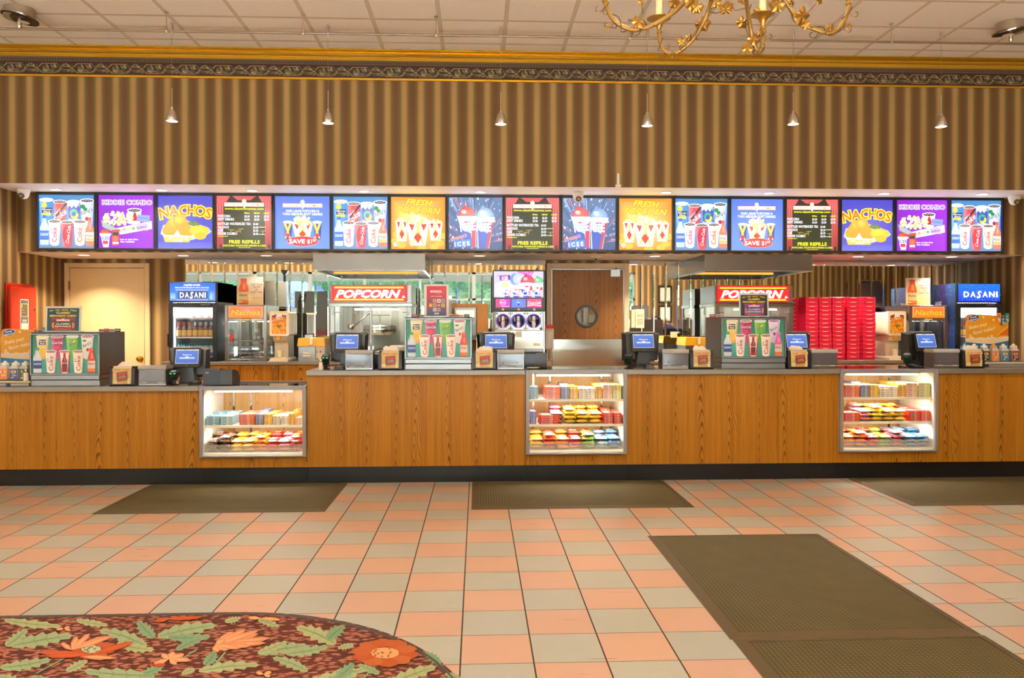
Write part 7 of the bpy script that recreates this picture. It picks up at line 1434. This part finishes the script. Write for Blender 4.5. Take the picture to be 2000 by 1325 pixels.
# framed pictures
def picture(label, x, y, z, w, h, fc, pc, name='framed_picture'):
    r = thing(name, label, 'picture', (x, y, z)); m = MB(); e = .05
    for (a, b, c, d) in ((-w/2, -w/2+e, 0, h), (w/2-e, w/2, 0, h), (-w/2+e, w/2-e, 0, e), (-w/2+e, w/2-e, h-e, h)): m.box(a, b, .001, .04, c, d, fc, .004)
    m.build('frame', r); m = MB(); m.box(-w/2+e, w/2-e, .004, .012, e, h-e, pc); m.build('picture', r); return r
x, y = mx(1697, 2*YR-LY0); picture('blue poster in a gold frame on the striped lobby wall', x, LY0, 1.55, .74, 1.12, GOLD_DARK, pm('poster_blue', (40, 70, 140), .4, noise=.3, nscale=6))
x, _ = mx(1298, 2*YR-LY0); picture('upper dark framed certificate on the lobby wall behind the attendant', x, LY0, 1.98, .40, .50, DARK, pm('certificate', (226, 216, 204), .6)); picture('lower dark framed certificate on the lobby wall behind the attendant', x, LY0, 1.42, .40, .50, DARK, pm('certificate', (226, 216, 204), .6))
# grey panel stand with a dark silhouette, black post, cream cabinet
x, y = mx(612, 20.6); r = thing('panel_stand', 'grey panel stand with a dark dancing silhouette and red letters', 'stand', (x, y, .0105)); m = MB(); m.box(-.46, .46, -.02, .02, .02, 2.22, pm('grey_panel', (96, 104, 108), .4)); m.box(-.5, .5, -.18, .18, 0, .02, DARK); m.build('panel', r)
m = MB(); pts = [(.16, 2.16), (.32, 2.14), (.38, 1.95), (.36, 1.6), (.30, 1.3), (.20, 1.12), (.28, 1.36), (.29, 1.6), (.26, 1.8), (.2, 1.95)]; m.prism([(-p[0], p[1]) for p in pts], .021, .026, pm('silhouette', (30, 32, 34), .5)); m.build('silhouette', r)
vs, fs, a_, b_ = tmesh('THEATER', .03, 0); m = MB(); m.add([((-(p[0]-(a_+b_)/2))*.20, .024, 1.10+p[1]*.20) for p in vs], fs, pm('red_letters', (150, 40, 40), .4)); m.build('lettering', r)
x, y = mx(557, 21.8); r = thing('sign_post', 'tall black post with a triangular head by the windows', 'post', (x, y, .0105)); m = MB(); m.cyl(.035, .02, 2.75, (0, 0, 0), BLACK, 10); m.cyl(.2, 0, .02, (0, 0, 0), BLACK, 18); m.build('post', r); m = MB(); m.prism([(-.10, 2.84), (.10, 2.84), (.02, 2.68), (-.02, 2.68)], -.05, .05, BLACK); m.build('head', r)
x, y = mx(529, 20.2); r = thing('ticket_cabinet', 'tall cream cabinet with sloping sides by the lobby windows', 'cabinet', (x, y, .0105)); m = MB(); m.prism([(-.30, 0), (.30, 0), (.28, 1.9), (.2, 2.45), (-.2, 2.45), (-.28, 1.9)], -.25, .25, pm('cabinet_cream', (206, 188, 140), .5)); m.build('body', r); m = MB(); m.box(-.02, .02, .25, .27, 1.6, 1.75, DARK, .004); m.build('handle', r)
# attendant bending over a desk, only seen in the mirror
PX, PY = mx(1303, 16.8); PX += .02
desk = thing('reception_desk', 'small oak desk in front of the bending attendant', 'desk', (PX-.40, PY, 0)); m = MB(); m.box(-.26, .26, -.4, .4, .98, 1.02, OAK, .004); m.build('top', desk); m = MB(); m.box(-.22, .22, -.36, .36, 0, .98, OAK); m.build('body', desk)
scr = thing('computer_screen', 'slim screen standing on the oak desk before the attendant', 'screen', (PX-.60, PY+.16, 1.0205)); m = MB(); m.box(-.16, .16, -.012, .012, .08, .33, DARK, .004); m.box(-.02, .02, -.01, .01, .01, .09, DARK); m.box(-.1, .1, -.06, .06, 0, .01, DARK); m.build('housing', scr); m = MB(); m.box(-.145, .145, .0122, .0135, .095, .315, glow('screen_blue', (150, 175, 245), .9)); m.build('screen_face', scr)
def skin_body(name, nodes, edges, mat, parent, sub=2):
    me = bpy.data.meshes.new(name); me.from_pydata([n[:3] for n in nodes], edges, []); me.materials.append(mat); o = bpy.data.objects.new(name, me); COL.objects.link(o); o.parent = parent
    s = o.modifiers.new('skin', 'SKIN'); s.use_smooth_shade = True
    for i, n in enumerate(nodes): v = me.skin_vertices[0].data[i]; v.radius = (n[3], n[4] if len(n) > 4 else n[3]); v.use_root = (i == 0)
    d = o.modifiers.new('sub', 'SUBSURF'); d.levels = sub; d.render_levels = sub; return o
per = thing('person', 'person with dark hair and a blue shirt bending over a desk in the lobby', 'person', (PX, PY, 0)); SK = pm('skin', (206, 152, 120), .5, noise=.03); SH = pm('blue_shirt', (74, 92, 160), .8, noise=.08); TR = pm('dark_trousers', (42, 42, 52), .85); HAIR = pm('dark_hair', (34, 22, 20), .55, noise=.3, nscale=60)
# pelvis, spine leaning to -x, neck, head; legs; arms down to the desk
N = [(.22, 0, .93, .13, .15), (.12, 0, 1.10, .12, .155), (.0, 0, 1.26, .125, .17), (-.10, 0, 1.36, .08, .12), (-.165, 0, 1.395, .052), (-.235, 0, 1.42, .082, .078), (-.262, 0, 1.475, .078, .074), (-.285, 0, 1.40, .055, .05),
     (.22, .10, .86, .095), (.20, .11, .50, .062), (.24, .11, .09, .045), (.14, .12, .035, .04), (.22, -.10, .86, .095), (.20, -.11, .50, .062), (.24, -.11, .09, .045), (.14, -.12, .035, .04),
     (-.06, .20, 1.30, .058), (-.10, .25, 1.10, .042), (-.28, .20, 1.06, .032), (-.06, -.20, 1.30, .058), (-.10, -.25, 1.10, .042), (-.28, -.20, 1.06, .032), (-.33, .19, 1.045, .03, .018), (-.33, -.19, 1.045, .03, .018)]
E_ = [(0, 1), (1, 2), (2, 3), (3, 4), (4, 5), (5, 6), (5, 7), (0, 8), (8, 9), (9, 10), (10, 11), (0, 12), (12, 13), (13, 14), (14, 15), (2, 16), (16, 17), (17, 18), (18, 22), (2, 19), (19, 20), (20, 21), (21, 23)]
skin_body('body', N, E_, SK, per)
skin_body('shirt', [(.20, 0, .95, .145, .165), (.12, 0, 1.10, .132, .167), (.0, 0, 1.26, .137, .182), (-.10, 0, 1.355, .085, .125), (-.06, .20, 1.30, .07), (-.10, .255, 1.12, .055), (-.06, -.20, 1.30, .07), (-.10, -.255, 1.12, .055)], [(0, 1), (1, 2), (2, 3), (2, 4), (4, 5), (2, 6), (6, 7)], SH, per)
skin_body('trousers', [(.22, 0, .93, .14, .16), (.22, .10, .84, .104), (.20, .11, .50, .074), (.24, .11, .10, .06), (.22, -.10, .84, .104), (.20, -.11, .50, .074), (.24, -.11, .10, .06)], [(0, 1), (1, 2), (2, 3), (0, 4), (4, 5), (5, 6)], TR, per)
m = MB()
for s in (-1, 1):
    for j in range(5):
        y = s*.19+(j-2)*.017; b = Vector((-.345, y, 1.045))
        if (s > 0 and j == 0) or (s < 0 and j == 4): m.tube([(-.335, y-s*.008, 1.045), (-.352, y-s*.026, 1.04), (-.366, y-s*.034, 1.032)], [.010, .009, .007], SK, 8)
        else: L = (.055, .068, .074, .068, .052)[j]; m.tube([tuple(b), (b.x-L*.5, y, 1.046), (b.x-L*.85, y, 1.038), (b.x-L, y, 1.030)], [.0095, .009, .0085, .006], SK, 8)
m.build('fingers', per)
m = MB(); m.M = Matrix.Translation((-.245, 0, 1.462)) @ Matrix.Rotation(-.5, 4, 'Y'); prof = [(.001, .108), (.05, .10), (.082, .07), (.094, .03), (.092, -.02), (.08, -.06), (.05, -.085)]; n = 20; vs = []; F = []
for (rr_, h) in prof:
    for i in range(n): a = 2*PI*i/n; q = 1.0 if math.cos(a) > -.2 or h > .045 else .72; vs.append((rr_*math.cos(a)*q, rr_*math.sin(a)*.92, h))
for k in range(len(prof)-1):
    for i in range(n): F.append((k*n+i, k*n+(i+1) % n, (k+1)*n+(i+1) % n, (k+1)*n+i))
m.add(vs, F, HAIR, True); m.build('hair', per)
m = MB()
for s in (-1, 1):
    m.lathe([(.001, -.006), (.008, -.004), (.009, .003), (.001, .006)], (-.338, s*.030, 1.462), pm('eye_white', (236, 230, 224), .2), 10, 'x'); m.lathe([(.001, -.008), (.004, -.006), (.004, -.002)], (-.339, s*.030, 1.462), BLACK, 8, 'x'); m.tube([(-.245, s*.078, 1.478), (-.236, s*.088, 1.462), (-.246, s*.084, 1.435)], [.010, .013, .008], SK, 8)
m.tube([(-.334, 0, 1.462), (-.356, 0, 1.432), (-.340, 0, 1.425)], [.009, .013, .008], SK, 8); m.tube([(-.330, -.022, 1.402), (-.338, 0, 1.400), (-.330, .022, 1.402)], [.004, .006, .004], pm('lips', (170, 90, 80), .5), 8); m.build('face', per)
# outside the windows: canopy, pavement, kiosk, trees
m = MB(); m.box(-14, 9, LY0-3.0, LY0-2.9, 2.75, 2.98, pm('grey_canopy', (120, 124, 126), .7)); m.box(-14, 9, LY0-3.0, LY0-.21, 2.98, 3.25, pm('grey_canopy', (120, 124, 126), .7)); m.build('exterior_canopy', kind='structure')
m = MB(); m.box(-30, 30, -32, LY0-.2, -.12, -.02, pm('pavement', (84, 82, 80), .9)); m.build('exterior_pavement', kind='structure')
x, y = mx(575, 29.5); r = thing('kiosk', 'blue kiosk with an arched roof standing outside the lobby windows', 'kiosk', (x, y, -.02)); KB = pm('kiosk_blue', (90, 110, 190), .5); m = MB(); m.box(-.9, .9, -.6, .6, 0, 2.5, KB); m.build('body', r); m = MB(); m.prism([(-1.0, 2.5), (1.0, 2.5)]+arc_pts(0, 2.5, 1.0, .5, .15, PI-.15, 10), -.7, .7, pm('kiosk_roof', (96, 112, 180), .5)); m.build('roof', r)
def foliage_mat():
    n = NT('tree_leaves', .8); c = n.ramp(n.noise(n.co, 9, 5, .7), [(.3, (30, 60, 50)), (.5, (66, 106, 80)), (.72, (124, 152, 112))]); n.base(c); return n.m
LV = foliage_mat(); BARK = pm('bark', (80, 64, 48), .9)
def tree(k, x, y, h, rad, label):
    R_ = random.Random(k+90); r = thing('street_tree', label, 'tree', (x, y, -.02), group='trees outside the lobby windows'); m = MB(); m.tube([(0, 0, 0), (.1, .05, h*.3), (0, 0, h*.55)], [.2, .15, .09], BARK, 8); m.build('trunk', r)
    m = MB()
    for b in range(16):
        a, e = R_.uniform(0, 2*PI), R_.uniform(-.6, 1); cx_, cy_, cz_ = math.cos(a)*rad*.6*R_.random()**.5, math.sin(a)*rad*.6*R_.random()**.5, h*.58+e*h*.30; q = rad*R_.uniform(.34, .52); vs = []; n1, n2 = 12, 8
        for j in range(n2+1):
            for i in range(n1): t, p = 2*PI*i/n1, PI*j/n2; d = q*(1+R_.uniform(-.22, .22)); vs.append((cx_+d*math.sin(p)*math.cos(t), cy_+d*math.sin(p)*math.sin(t), cz_+d*.85*math.cos(p)))
        m.add(vs, [(j*n1+i, j*n1+(i+1) % n1, (j+1)*n1+(i+1) % n1, (j+1)*n1+i) for j in range(n2) for i in range(n1)], LV)
    m.build('crown', r)
for k, (px, D, h, rad) in enumerate(((380, 34, 6.4, 1.9), (505, 41, 7.6, 2.2), (580, 34, 6.0, 1.9), (700, 41, 7.4, 2.2), (775, 34, 6.2, 1.9), (885, 41, 7.6, 2.2), (960, 34, 5.8, 1.9), (1075, 41, 7.6, 2.2), (1150, 34, 6.2, 1.9), (1265, 41, 7.4, 2.2))):
    x, y = mx(px, D); tree(k, x, y, h, rad, 'leafy green street tree beyond the lobby windows')
